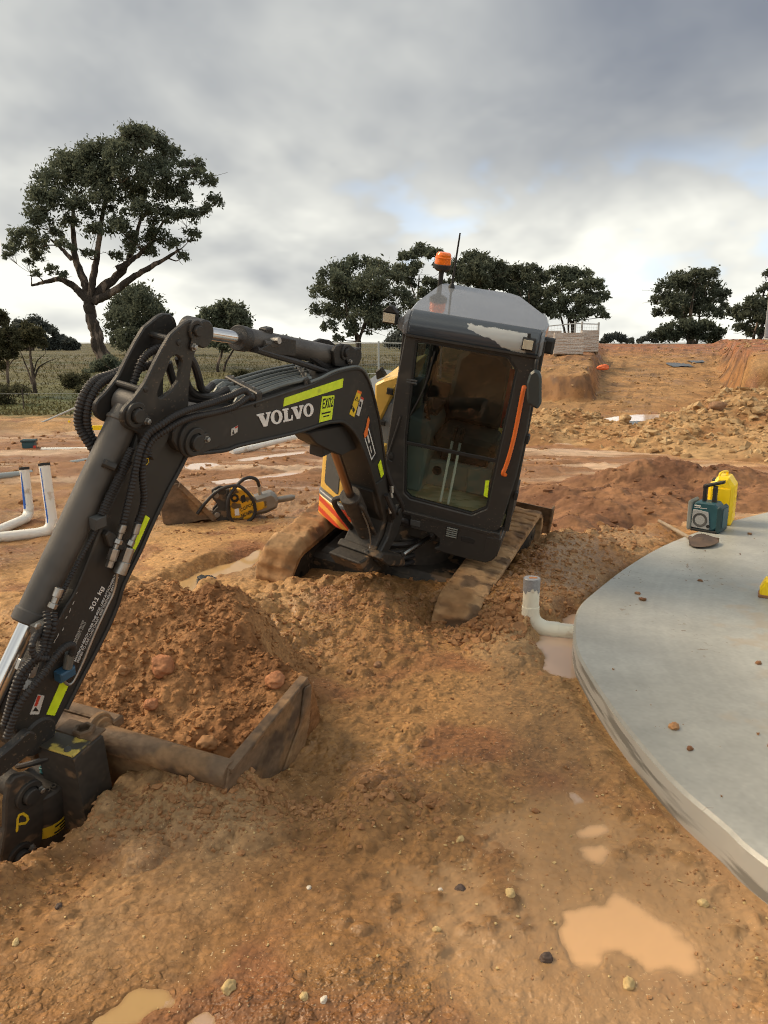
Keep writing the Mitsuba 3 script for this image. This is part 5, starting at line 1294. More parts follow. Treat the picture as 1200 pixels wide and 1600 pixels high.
# --- hoses
HOSES = [
    ([(1.702, 1.422), (1.747, 1.45), (1.856, 1.45), (1.977, 1.445), (2.083, 1.447), (2.156, 1.446), (2.234, 1.438), (2.298, 1.422), (2.361, 1.393), (2.402, 1.351), (2.425, 1.305), (2.449, 1.233), (2.472, 1.169), (2.496, 1.1), (2.52, 1.035)], [0.02] * 2 + [0.035] * 6 + [0.02] * 7, 0.0130, 0.0028),
    ([(1.671, 1.399), (1.711, 1.411), (1.784, 1.404), (1.854, 1.391), (1.989, 1.397), (2.115, 1.408), (2.203, 1.405), (2.273, 1.391), (2.337, 1.362), (2.378, 1.325), (2.401, 1.278), (2.406, 1.214), (2.399, 1.119), (2.415, 1.056), (2.442, 1.012)], [0.02] * 2 + [0.035] * 6 + [0.02] * 7, 0.0130, 0.0028),
    ([(2.175, 1.621), (2.231, 1.597), (2.296, 1.575), (2.386, 1.562), (2.445, 1.522), (2.482, 1.46), (2.487, 1.385), (2.47, 1.308), (2.435, 1.218), (2.38, 1.134)], [-0.20, -0.22, -0.23] + [-0.24] * 4 + [-0.2, -0.16, -0.13], 0.0165, 0.0032),
    ([(2.139, 1.603), (2.233, 1.58), (2.316, 1.567), (2.389, 1.548), (2.439, 1.499), (2.463, 1.434), (2.458, 1.361), (2.435, 1.287), (2.392, 1.205), (2.345, 1.143)], [-0.17, -0.2, -0.22] + [-0.22] * 4 + [-0.19, -0.15, -0.12], 0.0165, 0.0032),
    ([(2.099, 1.686), (2.183, 1.679), (2.25, 1.646), (2.288, 1.58), (2.323, 1.51), (2.312, 1.419), (2.305, 1.332), (2.326, 1.264)], [-0.12] * 5 + [-0.08, -0.05, -0.02], 0.013, 0.004),
    ([(2.076, 1.66), (2.146, 1.649), (2.207, 1.606), (2.253, 1.54), (2.292, 1.476), (2.321, 1.393)], [-0.1] * 6, 0.011, 0.003),
    ([(2.018, 1.656), (1.976, 1.592), (1.946, 1.522), (1.907, 1.467), (1.835, 1.434), (1.756, 1.437)], [-0.09, -0.08, -0.08, -0.1, -0.13, -0.16], 0.018, 0.0),
    ([(2.034, 1.624), (2.001, 1.547), (1.968, 1.478), (1.915, 1.432), (1.825, 1.407), (1.718, 1.423)], [-0.12, -0.12, -0.12, -0.12, -0.1, -0.1], 0.018, 0.0),
    ([(2.066, 1.601), (2.035, 1.515), (1.993, 1.453), (1.915, 1.407), (1.807, 1.397), (1.683, 1.404)], [-0.15, -0.15, -0.15, -0.14, -0.08, -0.06], 0.018, 0.0),
    ([(2.903, 0.798), (2.925, 0.752), (2.947, 0.707), (2.971, 0.668), (3.026, 0.658), (3.076, 0.631), (3.107, 0.579), (3.129, 0.501), (3.152, 0.425)], [0.0, 0.03, 0.03, 0.04, 0.05, 0.05, 0.05, 0.04, 0.03], 0.0125, 0.003),
    ([(2.87, 0.776), (2.892, 0.734), (2.917, 0.682), (2.947, 0.642), (3.001, 0.631), (3.049, 0.606), (3.087, 0.558), (3.115, 0.504)], [0.0, 0.02, 0.02, 0.03, 0.03, 0.04, 0.04, 0.03], 0.0125, 0.003),
    ([(2.802, 0.54), (2.808, 0.585), (2.84, 0.624), (2.894, 0.642), (2.956, 0.62), (3.011, 0.592), (3.065, 0.562), (3.105, 0.521), (3.134, 0.459), (3.162, 0.385)], [0.0, 0.02, 0.04, 0.06, 0.07, 0.08, 0.08, 0.07, 0.06, 0.05], 0.0125, 0.003),
    ([(2.946, 0.719), (2.987, 0.735), (3.014, 0.726), (3.017, 0.693), (2.993, 0.656), (2.949, 0.625)], [0.0, 0.03, 0.05, 0.05, 0.05, 0.05], 0.011, 0.003),
    ([(2.943, 0.627), (2.964, 0.597), (2.985, 0.561), (3.017, 0.532)], [0.02, 0.03, 0.03, 0.02], 0.015, 0.0),
]
for pts_, offs, r, g in HOSES:
    p = [BOOM.pt(s, t, o) for (s, t), o in zip(pts_, offs)]
    obj('hose', hose(p, r, 10, g, 0.015), 'm_rubber', EX)
fitting('hose_fitting', [([(2.981, 0.595), (3.003, 0.554)], 0.02, 6), ([(3.01, 0.546), (3.041, 0.517)], 0.026, 6)], OS + 0.05, stick)
fitting('hose_fitting', [([(3.022, 0.643), (3.043, 0.608)], 0.018, 6)], OS + 0.04, stick)

# --- hitch between stick and bucket
HO = 0.06
hit = obj('hitch', prism(rounded([(3.179, 0.176), (3.152, 0.19), (3.108, 0.171), (3.07, 0.128), (3.041, 0.053), (3.037, -0.035), (3.064, -0.228), (3.119, -0.303), (3.215, -0.282), (3.251, -0.188), (3.252, -0.144), (3.219, -0.028), (3.202, 0.096)], 0.012), BOOM, HO - 0.03, HO, 0.006), 'm_black_muddy', EX)
pin(hit, [(3.107, 0.063)][0], HO, 0.062, 'hitch_pin', [(3.059, 0.057)][0], False)
pin(hit, [(3.178, -0.213)][0], HO, 0.060, 'hitch_pin', [(3.128, -0.205)][0], False)
mark = sg.LineString([(3.174, -0.077), (3.165, -0.022), (3.156, -0.006), (3.139, -0.014), (3.124, -0.041), (3.121, -0.064), (3.133, -0.071), (3.158, -0.053)]).buffer(0.0055)
obj('letter_mark', prism(mark, BOOM, HO, HO + 0.0015, 0), 'm_sticker_yellow', hit, smooth=False)
obj('far_plate', prism(rounded([(2.943, -0.22), (2.912, -0.204), (2.86, -0.226), (2.816, -0.276), (2.782, -0.364), (2.777, -0.467), (2.809, -0.693), (2.873, -0.781), (2.986, -0.756), (3.028, -0.646), (3.029, -0.595), (2.99, -0.459), (2.97, -0.314)], 0.012), BOOM, -0.32, -0.29, 0.006), 'm_black_muddy', hit)
obj('cross_tube', [rod(BOOM.pt(*px, -0.32), BOOM.pt(*px, HO), 0.05, n=24) for px in [(3.066, -0.007), (3.138, -0.29)]], 'm_black_muddy', hit)
obj('link', prism(rounded([(3.272, 0.235), (3.244, 0.291), (3.127, 0.309), (3.05, 0.33), (3.018, 0.294), (3.016, 0.247), (3.068, 0.213), (3.195, 0.201)], 0.02), BOOM, -0.01, 0.03, 0.006), 'm_black', hit)
obj('link', prism(rounded([(3.272, 0.235), (3.244, 0.291), (3.127, 0.309), (3.05, 0.33), (3.018, 0.294), (3.016, 0.247), (3.068, 0.213), (3.195, 0.201)], 0.02), BOOM, -0.27, -0.23, 0.006), 'm_black', hit)
hb = [(2.958, 0.167), (2.782, 0.147), (2.804, -0.149), (2.962, -0.119)]
hbox = BOOM.pt(*[(2.808, 0.021)][0], 0.0)
HF = Fr(BOOM.pt(*[(2.954, 0.171)][0], 0.10), BW, BR, BUC.z)
bxh = obj('tilt_housing', box(HF, (-0.15, 0.0, -0.42), (0.045, 0.17, 0.0), 0.012), 'm_black_muddy', hit)
obj('top_plate', box(HF, (-0.152, -0.004, 0.0), (0.047, 0.10, 0.012), 0.004), 'm_hitch_yellow', bxh, label='yellow top plate caked with mud')
obj('top_plate', box(HF, (-0.152, 0.10, 0.0), (0.047, 0.19, 0.013), 0.004), 'm_bucket', bxh)
obj('grease_socket', _lathe(HF.pt(-0.02, 0.135, 0.012), HF.z, [(0, 0.046), (0.02, 0.046), (0.024, 0.040), (0.024, 0.030), (-0.02, 0.028), (-0.02, 0)], 6), 'm_bucket', bxh, smooth=False)
obj('bolt', _lathe(HF.pt(0.0, 0.02, 0.012), HF.z, [(0, 0.016), (0.008, 0.014), (0.01, 0)], 10), 'm_trim_dark', bxh)
rc = BOOM.pt(*[(2.991, -0.091)][0], -0.03)
rot = obj('rotator', rod(rc + CU * 0.08, rc - CU * 0.24, 0.105, n=36, b=0.01), 'm_black_muddy', hit)
for k in range(8):
    a = -0.9 + 0.38 * k
    c = rc + CU * 0.08 + BN * (0.078 * math.cos(a)) + BH * (0.078 * math.sin(a))
    obj('bolt', _lathe(c, CU, [(0, 0.013), (0.010, 0.013), (0.010, 0.007), (0.004, 0.006), (0.004, 0)], 12), 'm_black_muddy', rot)
ang = np.linspace(-0.75, 0.75, 17)
lab_v = np.vstack([np.array([rc + BN * (0.1065 * math.cos(a)) - BH * (-0.1065 * math.sin(a)) + CU * zz for a in ang]) for zz in (-0.145, -0.085)])
i = np.arange(16)
yl = obj('warning_label', (lab_v, np.vstack([np.stack([i, i + 1, i + 18], 1), np.stack([i, i + 18, i + 17], 1)])), 'm_sticker_yellow', rot)
obj('print_line', [(np.vstack([np.array([rc + BN * (0.1075 * math.cos(a)) + BH * (0.1075 * math.sin(a)) + CU * zz for a in np.linspace(a0, a1, 6)]) for zz in (z0, z0 + 0.010)]), np.vstack([np.stack([np.arange(5), np.arange(5) + 1, np.arange(5) + 7], 1), np.stack([np.arange(5), np.arange(5) + 7, np.arange(5) + 6], 1)])) for a0, a1, z0 in [(-0.6, 0.2, -0.107), (-0.6, 0.0, -0.125), (-0.5, 0.25, -0.14)]], 'm_ink', yl, smooth=False)
cs = HF.pt(-0.155, 0.03, -0.13)
coil = [cs - HF.x * 0.02 + HF.x * 0.016 * math.cos(t) - HF.y * 0.016 * math.sin(t) - HF.z * 0.018 * t / 6.283 for t in np.linspace(0, 6.283 * 6, 90)]
obj('spring', tube(coil, 0.0045, 6), 'm_teal_spring', hit, label='teal coil spring')
obj('spring_seat', rod(coil[-1] - HF.z * 0.0, coil[-1] - HF.z * 0.04, 0.02, n=12), 'm_teal_spring', hit)
obj('latch', box(HF, (-0.19, 0.0, -0.38), (-0.16, 0.06, -0.30), 0.006), 'm_sticker_yellow', hit, label='yellow latch')
obj('supply_hose', hose([HF.pt(-0.10, 0.01, -0.05), HF.pt(-0.20, 0.00, -0.10), HF.pt(-0.30, 0.02, -0.16), HF.pt(-0.36, 0.05, -0.20)], 0.013, 8), 'm_rubber', hit)

# --- bucket
bk = obj('bucket', rod(BUC.pt(-0.85, -0.012, 0.018), BUC.pt(0.645, -0.012, 0.018), 0.060, n=32, b=0.004), 'm_bucket', EX)
prof_out = [(-0.055, 0.02), (-0.03, 0.062), (0.05, 0.066), (0.45, 0.085), (0.64, 0.095), (0.675, 0.05), (0.64, -0.18), (0.52, -0.34), (0.36, -0.42), (0.12, -0.38), (-0.03, -0.24), (-0.075, -0.08)]
SIDE = Fr(BUC.o, BUC.y, BUC.z, BUC.x)
for w_ in (0.630, -0.845):
    obj('side_plate', prism(rounded(prof_out, 0.02), SIDE, w_, w_ + 0.026, 0.005), 'm_bucket', bk)
    obj('rim_bar', prism([(-0.03, 0.040), (0.05, 0.044), (0.45, 0.063), (0.63, 0.073), (0.64, 0.096), (0.45, 0.087), (0.05, 0.068), (-0.03, 0.064)], SIDE, w_ - 0.012, w_ + 0.038, 0.004), 'm_bucket', bk)
obj('wear_plate', prism(rounded([(0.30, -0.40), (0.52, -0.32), (0.62, -0.16), (0.67, 0.04), (0.60, 0.06), (0.54, -0.10), (0.34, -0.25)], 0.015), SIDE, 0.656, 0.669, 0.004), 'm_bucket', bk)
shell = sg.LineString([(-0.01, -0.04), (-0.015, -0.12), (0.0, -0.24), (0.12, -0.37), (0.36, -0.40), (0.51, -0.33), (0.62, -0.17), (0.665, 0.04)]).buffer(0.009)
obj('shell', prism(shell, SIDE, -0.82, 0.631, 0.002), 'm_bucket', bk)
for w_ in (-0.045, -0.42):
    ear = obj('ear', prism(sg.Polygon([(-0.06, -0.34), (0.06, -0.30), (0.075, 0.05), (-0.075, 0.02)]).union(sg.Point(0.0, 0.035).buffer(0.085)).buffer(0), SIDE, w_ - 0.03, w_, 0.006), 'm_bucket', bk)
    obj('ear_boss', _lathe(SIDE.pt(0.0, 0.04, w_), BUC.x, [(0, 0.066), (0.018, 0.062), (0.020, 0.045), (0.036, 0.043), (0.040, 0.036), (0.040, 0.026), (0.030, 0.024), (0.030, 0)], 26), 'm_bucket', ear)
obj('top_bar', box(BUC, (-0.42, 0.055, 0.0), (-0.02, 0.12, 0.055), 0.008), 'm_bucket', bk)
obj('top_bar', box(BUC, (-0.42, 0.02, -0.05), (-0.04, 0.10, 0.0), 0.008), 'm_bucket', bk)

# --- boom cylinder under the boom
oc = -0.12
bo = [(0.682, 0.911), (0.597, 0.803), (0.318, 0.363), (-0.36, -0.519)]
bo = B(bo, oc)
boc = obj('boom_cylinder', rod(bo[2], bo[3], 0.068, 0.064, n=28, b=0.006), 'm_black_muddy', EX)
obj('gland', rod(bo[2] + (bo[2] - bo[3]) * 0.04, bo[2] + (bo[3] - bo[2]) * 0.14, 0.075, n=28, b=0.005), 'm_black_muddy', boc)
obj('rod', rod(bo[0], bo[2], 0.030, n=24), 'm_chrome_brown', boc)
obj('rod_guard', prism(rounded([(1.055, 1.045), (0.961, 1.038), (0.657, 0.998), (0.423, 0.907), (0.334, 0.786), (0.399, 0.772), (0.508, 0.787), (0.625, 0.784), (0.786, 0.863), (0.937, 0.944)], 0.01), BOOM, -0.19, -0.05, 0.008), 'm_black_plain', boom)
obj('bracket_box', box(Fr(bo[0], BH, CU, BN), (-0.02, -0.09, -0.06), (0.14, 0.06, 0.05), 0.012), 'm_black_plain', boc)
obj('hose', hose([bo[2] - BN * 0.06 + BH * 0.02, bo[2] - BN * 0.13 - CU * 0.08, bo[2] * 0.5 + bo[3] * 0.5 - BN * 0.12, bo[3] - BN * 0.10 + CU * 0.1], 0.020, 8), 'm_rubber', boc)
obj('feed_pipe', tube(spline([bo[2] + BN * 0.05 - CU * 0.02, bo[2] + BN * 0.10 - CU * 0.05, bo[2] * 0.6 + bo[3] * 0.4 + BN * 0.08, bo[2] * 0.2 + bo[3] * 0.8 + BN * 0.07], 6), 0.013, 8), 'm_black_muddy', boc)
obj('guard_strip', tube(spline(B([(0.308, 0.284), (0.196, 0.133), (0.129, -0.012), (0.134, -0.079), (0.202, -0.072)], -0.03), 6), [0.006] * 25, 8), 'm_zinc', boc)

# --- swing post and the front of the frame
sw = obj('swing_post', prism(rounded([(0.341, -0.097), (0.151, -0.114), (0.056, -0.015), (0.004, 0.107), (0.066, 0.207), (-0.17, 0.144), (-0.24, 0.033), (-0.22, -0.058), (-0.118, -0.161), (0.029, -0.232), (-0.098, -0.343), (0.223, -0.233)], 0.012), BOOM, -0.26, 0.0, 0.01), 'm_black_muddy', EX)
obj('post_cheek', prism(rounded([(0.029, 0.229), (-0.049, 0.238), (-0.167, 0.176), (-0.223, 0.081), (-0.195, -0.016), (-0.111, -0.104), (-0.04, -0.151), (-0.088, -0.271), (0.02, -0.247), (0.115, -0.173), (0.093, -0.096), (-0.007, -0.009), (-0.043, 0.094)], 0.012), BOOM, 0.0, 0.045, 0.01), 'm_black', sw)
obj('post_foot', prism(rounded([(0.185, -0.1), (0.134, -0.069), (-0.238, -0.246), (-0.291, -0.325), (-0.268, -0.361), (0.042, -0.215)], 0.01), BOOM, -0.28, 0.09, 0.01), 'm_black_muddy', sw)
pin(sw, [(-0.097, 0.174)][0], 0.045, 0.05, 'foot_pin', None)
SWC = BOOM.pt(*[(-0.254, -0.217)][0], -0.12)
obj('pivot_drum', rod(SWC - CF * 0.30 + CU * 0.14, SWC - CF * 0.30 - CU * 0.20, 0.17, n=32, b=0.01), 'm_black_muddy', sw)
for k in range(4):
    c = SWC - CF * 0.16 - CU * (0.02 + 0.06 * k)
    obj('hose', hose([c - CL * 0.16 + CF * 0.05, c + CF * 0.12, c + CL * 0.16 + CF * 0.05, c + CL * 0.26 - CF * 0.1], 0.022, 8), 'm_rubber', sw)
ra_, rb_ = BOOM.pt(*[(-0.195, -0.214)][0], 0.10), CAB.pt(*[(-0.516, 0.037)][0], -0.10)
swc = obj('swing_cylinder', rod(rb_, rb_ + (rb_ - ra_) * 0.9, 0.045, n=24, b=0.005), 'm_black', EX)
obj('rod', rod(ra_, rb_, 0.019, n=20), 'm_chrome', swc)
for px, o in [([(0.015, 0.408)][0], 0.03), ([(0.049, 0.303)][0], 0.05)]:
    c = BOOM.pt(*px, o)
    obj('hose_fitting', rod(c, c - CU * 0.05 + BN * 0.01, 0.016, n=6), 'm_zinc', boom, smooth=False)
    obj('hose_fitting', rod(c - CU * 0.05, c - CU * 0.09 + BN * 0.015, 0.013, n=12), 'm_zinc', boom)
obj('hose', hose([BOOM.pt(*[(0.091, 0.612)][0], -0.02), BOOM.pt(*[(0.004, 0.404)][0], 0.03), BOOM.pt(*[(-0.161, 0.179)][0], 0.06), CAB.pt(-0.80, 0.22, 0.05), CAB.pt(-0.74, 0.12, -0.05)], 0.018, 8), 'm_rubber', EX)
obj('hose', hose([BOOM.pt(*[(0.103, 0.371)][0], 0.04), BOOM.pt(*[(0.002, 0.185)][0], 0.07), CAB.pt(-0.84, 0.16, 0.10), CAB.pt(-0.72, 0.20, 0.06), CAB.pt(-0.68, 0.12, -0.05)], 0.020, 8), 'm_rubber', EX)
# --- cab
cab = EX + '__cab'
outer = [(-.80, .243), (-.055, .238), (0.0, .25), (.022, .29), (.066, .70), (.078, 1.07), (.064, 1.60), (.04, 1.66), (-.86, 1.66), (-.89, 1.62), (-.918, 1.2), (-.93, .78), (-.925, .62), (-.89, .42), (-.83, .28)]
hole = rounded([(-.812, 1.572), (-.14, 1.572), (-.066, 1.485), (-.084, .9), (-.10, .42), (-.205, .338), (-.70, .360), (-.752, .40), (-.80, .85)], 0.02)
obj('cab', prism(rounded(outer, 0.02).difference(hole), CAB, -0.055, 0.0, 0.008), 'm_black', EX)
obj('window_seal', prism(hole.buffer(0.004).difference(hole.buffer(-0.014)), CAB, -0.05, -0.010, 0.002), 'm_ink', cab)


def sheet(poly, fr, z, c=None):
    poly = sg.polygon.orient(poly if hasattr(poly, 'exterior') else sg.Polygon(poly))
    r = np.array(poly.exterior.coords)[:-1]
    tri = np.asarray(earcut.triangulate_float64(r, np.array([len(r)], np.uint32))).reshape(-1, 3)
    return fr(np.column_stack([r, np.full(len(r), z)])), tri


def halves(p, c, gap=0.004):
    return p.intersection(sg.box(-3, c + gap, 3, 3)), p.intersection(sg.box(-3, -3, 3, c - gap))


gu, gl_ = halves(hole.buffer(0.003), 0.80, 0.006)
obj('windscreen', sheet(gu, CAB, -0.020), 'm_glass', cab, smooth=False)
obj('lower_windscreen', sheet(gl_, CAB, -0.024), 'm_glass_clear', cab, smooth=False)
obj('windscreen_joint', box(CAB, (-.80, .786, -0.032), (-.085, .814, -0.014), 0.003), 'm_ink', cab)
plan = [(-.905, -0.06), (-.905, -1.10), (-.28, -1.10), (-.02, -.62), (.055, -.28), (.066, -0.06)]


def wall(name, a, b, win, extra=None, glass=True, m='m_black'):
    a, b = V(*a), V(*b)
    L_ = np.linalg.norm(b - a); d = (b - a) / L_
    x = CL * d[0] + CF * d[1]
    nrm = np.cross(x, CU)
    fr = Fr(CAB.pt(a[0], 0, a[1]), x, CU, nrm)
    p = sg.Polygon([(0, .245), (L_, .245), (L_, 1.70), (0, 1.70)])
    if win:
        x0, x1, y0, y1 = win
        h_ = rounded([(x0 * L_, y0), (x1 * L_, y0), (x1 * L_, y1), (x0 * L_, y1)], 0.03)
        p = p.difference(h_)
        k = obj(name, prism(p, fr, -0.02, 0.02, 0.004), m, cab)
        obj('pane', sheet(h_.buffer(0.004), fr, 0.0), 'm_glass_dark' if name == 'rear_wall' else 'm_glass', k, smooth=False)
        return k
    return obj(name, prism(p, fr, -0.02, 0.02, 0.004), m, cab)


wall('side_wall', plan[0], plan[1], (0.07, 0.93, .78, 1.60))
wall('rear_wall', plan[1], plan[2], (0.10, 0.90, 1.02, 1.60))
wall('door_panel', plan[2], plan[3], (0.14, 0.90, .55, 1.60))
wall('door_panel', plan[3], plan[4], (0.10, 0.90, .45, 1.60))
wall('door_panel', plan[4], plan[5], (0.12, 0.80, .45, 1.60))
inner_plan = sg.Polygon(plan).buffer(-0.02)
FLOOR = Fr(C0, CL, CF, CU)
obj('floor', prism(sg.Polygon(plan).buffer(-0.022), FLOOR, 0.245, 0.268, 0), 'm_trim_dark', cab)
obj('floor_mat', prism(rounded([(-.86, -.05), (-.86, -.62), (-.06, -.56), (.03, -.28), (.03, -.05)], 0.03), FLOOR, 0.268, 0.280, 0.003), 'm_floor_mat', cab, label='muddy floor mat')
# roof and visor
by_ = -CF * 1.1 + CU * 0.062; by_ /= np.linalg.norm(by_)
ROOF = Fr(CAB.pt(0, 1.776, -0.04), CL, by_, np.cross(CL, by_))
roof_plan = rounded([(-.885, 0.0), (-.912, 0.30), (-.915, 1.03), (-.88, 1.09), (-.33, 1.09), (-.24, 1.02), (.045, .42), (.072, .24), (.070, 0.0)], 0.03)
rf = obj('roof', prism(roof_plan, ROOF, -0.10 if ROOF.z @ CU > 0 else 0.10, 0.0, 0.012), 'm_roof', cab)
vis = [(-0.060, 1.60), (0.010, 1.604), (0.022, 1.618), (0.030, 1.640), (0.032, 1.665), (0.029, 1.690), (0.021, 1.715), (0.008, 1.738), (-0.010, 1.757), (-0.032, 1.770), (-0.060, 1.7765), (-0.075, 1.777), (-0.075, 1.70)]
VF = Fr(C0, CF, CU, CL)
obj('visor', prism(vis, VF, -0.868, 0.045, 0.010), 'm_visor', cab, label='glossy curved visor with a pale ragged patch')
obj('visor_strip', prism([(-0.02, 1.585), (0.014, 1.587), (0.030, 1.598), (0.030, 1.612), (0.0, 1.618), (-0.02, 1.618)], VF, -0.885, 0.055, 0.005), 'm_black', cab)
for x0, x1 in ((-.912, -.868), (.045, .074)):
    obj('visor_cheek', prism([(-0.07, 1.60), (0.006, 1.604), (0.018, 1.64), (0.016, 1.70), (-0.006, 1.745), (-0.04, 1.762), (-0.07, 1.764)], VF, x0, x1, 0.010), 'm_roof', cab)
# lamps, mirror, beacon, rail
def lamp(name, c, w, hgt, dep, arm):
    k = obj(name, box(Fr(c, CL, CU, CF), (-w / 2, -hgt / 2, -dep), (w / 2, hgt / 2, 0), 0.01), 'm_ink', cab)
    obj('lens', box(Fr(c, CL, CU, CF), (-w / 2 + 0.010, -hgt / 2 + 0.012, 0.0), (w / 2 - 0.010, hgt / 2 - 0.010, 0.004), 0.002), 'm_lamp_face', k)
    obj('arm', tube(spline([c - CF * dep * 0.6 + CL * arm[0] * 0.2, c - CF * dep + CL * arm[0] * 0.6 + CU * arm[1] * 0.5, c - CF * dep + CL * arm[0] + CU * arm[1]], 5), 0.014, 8), 'm_ink', k)
    return k


ll = lamp('work_light', CAB.pt(*[(-1.015, 1.699)][0], 0.02), 0.105, 0.085, 0.07, (0.10, -0.02))
obj('hood', prism([(-0.055, 0.04), (0.055, 0.04), (0.012, 0.085), (-0.012, 0.085)], Fr(CAB.pt(*[(-1.015, 1.699)][0], 0.02), CL, CU, CF), -0.06, 0.005, 0.004), 'm_ink', ll)
lr = lamp('work_light', CAB.pt(*[(-0.02, 1.684)][0], 0.07), 0.085, 0.085, 0.05, (0.02, 0.03))
obj('light_stalk', tube([CAB.pt(*[(-0.024, 1.719)][0], 0.05), CAB.pt(*[(-0.027, 1.757)][0], 0.05)], 0.012, 8), 'm_ink', lr)
obj('light_bracket', prism(rounded([(-0.982, 1.688), (-0.894, 1.737), (-0.866, 1.67), (-0.894, 1.593), (-0.956, 1.629)], 0.008), CAB, -0.05, -0.03, 0.003), 'm_grey_paint', cab)
obj('rear_light', box(Fr(CAB.pt(*[(0.096, 1.66)][0], -0.12), CL, CU, CF), (-0.05, -0.055, -0.08), (0.045, 0.05, 0.0), 0.015), 'm_ink', cab)
obj('mirror', prism(rounded([(0.033, 1.513), (0.058, 1.54), (0.094, 1.533), (0.114, 1.497), (0.147, 1.325), (0.131, 1.276), (0.064, 1.3), (0.045, 1.332), (0.024, 1.445)], 0.014), CAB, 0.09, 0.14, 0.014), 'm_mirror_back', cab)
obj('mirror_arm', tube(spline([CAB.pt(.06, 1.52, -0.02), CAB.pt(*[(0.055, 1.594)][0], 0.08), CAB.pt(*[(0.07, 1.482)][0], 0.10)], 6), 0.011, 8), 'm_ink', cab)
gr = [(0.004, 1.377), (0.004, 1.229), (0.003, 1.063), (-0.005, 0.902), (-0.018, 0.79), (-0.028, 0.742), (-0.014, 0.715)]
obj('grab_rail', tube(spline([CAB.pt(*gr[0], 0.0)] + [CAB.pt(*q, 0.05) for q in gr[:-1]] + [CAB.pt(*gr[-1], 0.0)], 6), 0.0155, 12), 'm_orange_rail', cab, label='bright orange grab rail')
bc_ = CAB.pt(*[(-0.901, 1.852)][0], -1.08)
bcn = obj('beacon', _lathe(CAB.pt(*[(-0.917, 1.986)][0], -1.08), CU, [(0, 0.0), (0, 0.066), (0.012, 0.067), (0.075, 0.062), (0.092, 0.050), (0.096, 0.0)], 28), 'm_beacon', cab, label='orange flashing beacon')
b0_ = CAB.pt(*[(-0.917, 1.986)][0], -1.08)
obj('beacon_base', _lathe(b0_ - CU * 0.052, CU, [(0, 0.0), (0, 0.045), (0.012, 0.060), (0.02, 0.074), (0.048, 0.076), (0.054, 0.068), (0.054, 0)], 28), 'm_ink', bcn)
obj('lens_ring', _lathe(b0_ + CU * 0.045, CU, [(0, 0.0655), (0.004, 0.068), (0.010, 0.068), (0.014, 0.064)], 28), 'm_beacon', bcn)
obj('stem', tube([b0_ - CU * 0.05, b0_ - CU * 0.17, b0_ - CU * 0.22 + CL * 0.01], [0.022, 0.018, 0.028], 10), 'm_ink', bcn)
aa, ab = CAB.pt(*[(-0.797, 1.847)][0], -0.98), CAB.pt(*[(-0.79, 2.249)][0], -0.98)
an = obj('antenna', tube([aa, aa * 0.6 + ab * 0.4, ab], [0.009, 0.008, 0.0065], 8), 'm_ink', cab)
obj('antenna_base', _lathe(aa - CU * 0.03, CU, [(0, 0.03), (0.02, 0.026), (0.05, 0.012), (0.05, 0)], 14), 'm_ink', an)
obj('door_handle', box(Fr(CAB.pt(.066, .95, -0.20), -CF, CU, CL), (-0.06, -0.02, 0), (0.06, 0.02, 0.03), 0.006), 'm_ink', cab)
obj('door_hinge', [box(Fr(CAB.pt(.072, c_, -0.06), -CF, CU, CL), (-0.03, -0.03, 0), (0.03, 0.03, 0.03), 0.006) for c_ in (.55, 1.0)], 'm_ink', cab)
for c_ in [(-0.856, 1.283), (-0.858, 1.264)]:
    obj('latch_tab', box(Fr(CAB.pt(-0.79, c_[1], -0.01), CL, CU, CF), (-0.05, -0.007, 0), (0.03, 0.007, 0.012), 0.003), 'm_trim_dark', cab)
obj('reflective_strip', prism([(-0.151, 0.633), (-0.123, 0.639), (-0.114, 0.5), (-0.145, 0.509)], CAB, -0.0195, -0.017, 0), 'm_tape', cab, smooth=False)
obj('washer_hose', hose([CAB.pt(*q, 0.012) for q in [(-0.848, 1.005), (-0.872, 0.87), (-0.897, 0.742), (-0.908, 0.657), (-0.869, 0.634)]], 0.007, 8), 'm_rubber', cab)
obj('hook', _lathe(CAB.pt(*[(-0.897, 0.677)][0], 0.0), CF, [(0, 0.03), (0.012, 0.028), (0.016, 0.012), (0.016, 0)], 14), 'm_black', cab)
# inside
obj('seat_base', prism(rounded([(-.84, .268), (-.10, .268), (-.12, .52), (-.84, .50)], 0.02), CAB, -0.98, -0.56, 0.02), 'm_trim_grey', cab)
obj('heater_panel', prism(rounded([(-.36, .30), (-.10, .30), (-.11, .54), (-.36, .53)], 0.02), CAB, -0.56, -0.50, 0.015), 'm_trim_grey', cab)
obj('heater_vent', _lathe(CAB.pt(-.62, .42, -0.56), CF, [(0, 0.04), (0.01, 0.038), (0.004, 0.02), (0.004, 0)], 18), 'm_ink', cab)
obj('seat_suspension', box(CAB, (-.62, .515, -0.92), (-.22, .62, -0.58), 0.02), 'm_ink', cab)
seat = obj('seat', prism(rounded([(-.66, .62), (-.18, .60), (-.16, .70), (-.20, .76), (-.62, .78), (-.68, .72)], 0.03), CAB, -0.92, -0.48, 0.04), 'm_seat', cab)
obj('backrest', prism(rounded([(-.64, .78), (-.20, .77), (-.17, 1.0), (-.20, 1.32), (-.30, 1.40), (-.55, 1.41), (-.64, 1.32), (-.67, 1.0)], 0.04), CAB, -0.98, -0.84, 0.04), 'm_seat', seat)
obj('headrest', prism(rounded([(-.53, 1.42), (-.32, 1.42), (-.32, 1.56), (-.53, 1.56)], 0.04), CAB, -0.97, -0.88, 0.03), 'm_seat', seat)
con = obj('console', prism(rounded([(-.87, .27), (-.70, .27), (-.68, .80), (-.72, .88), (-.87, .90)], 0.02), CAB, -0.95, -0.36, 0.02), 'm_trim_grey', cab)
obj('armrest', box(CAB, (-.80, .88, -0.90), (-.69, .93, -0.55), 0.02), 'm_ink', con)
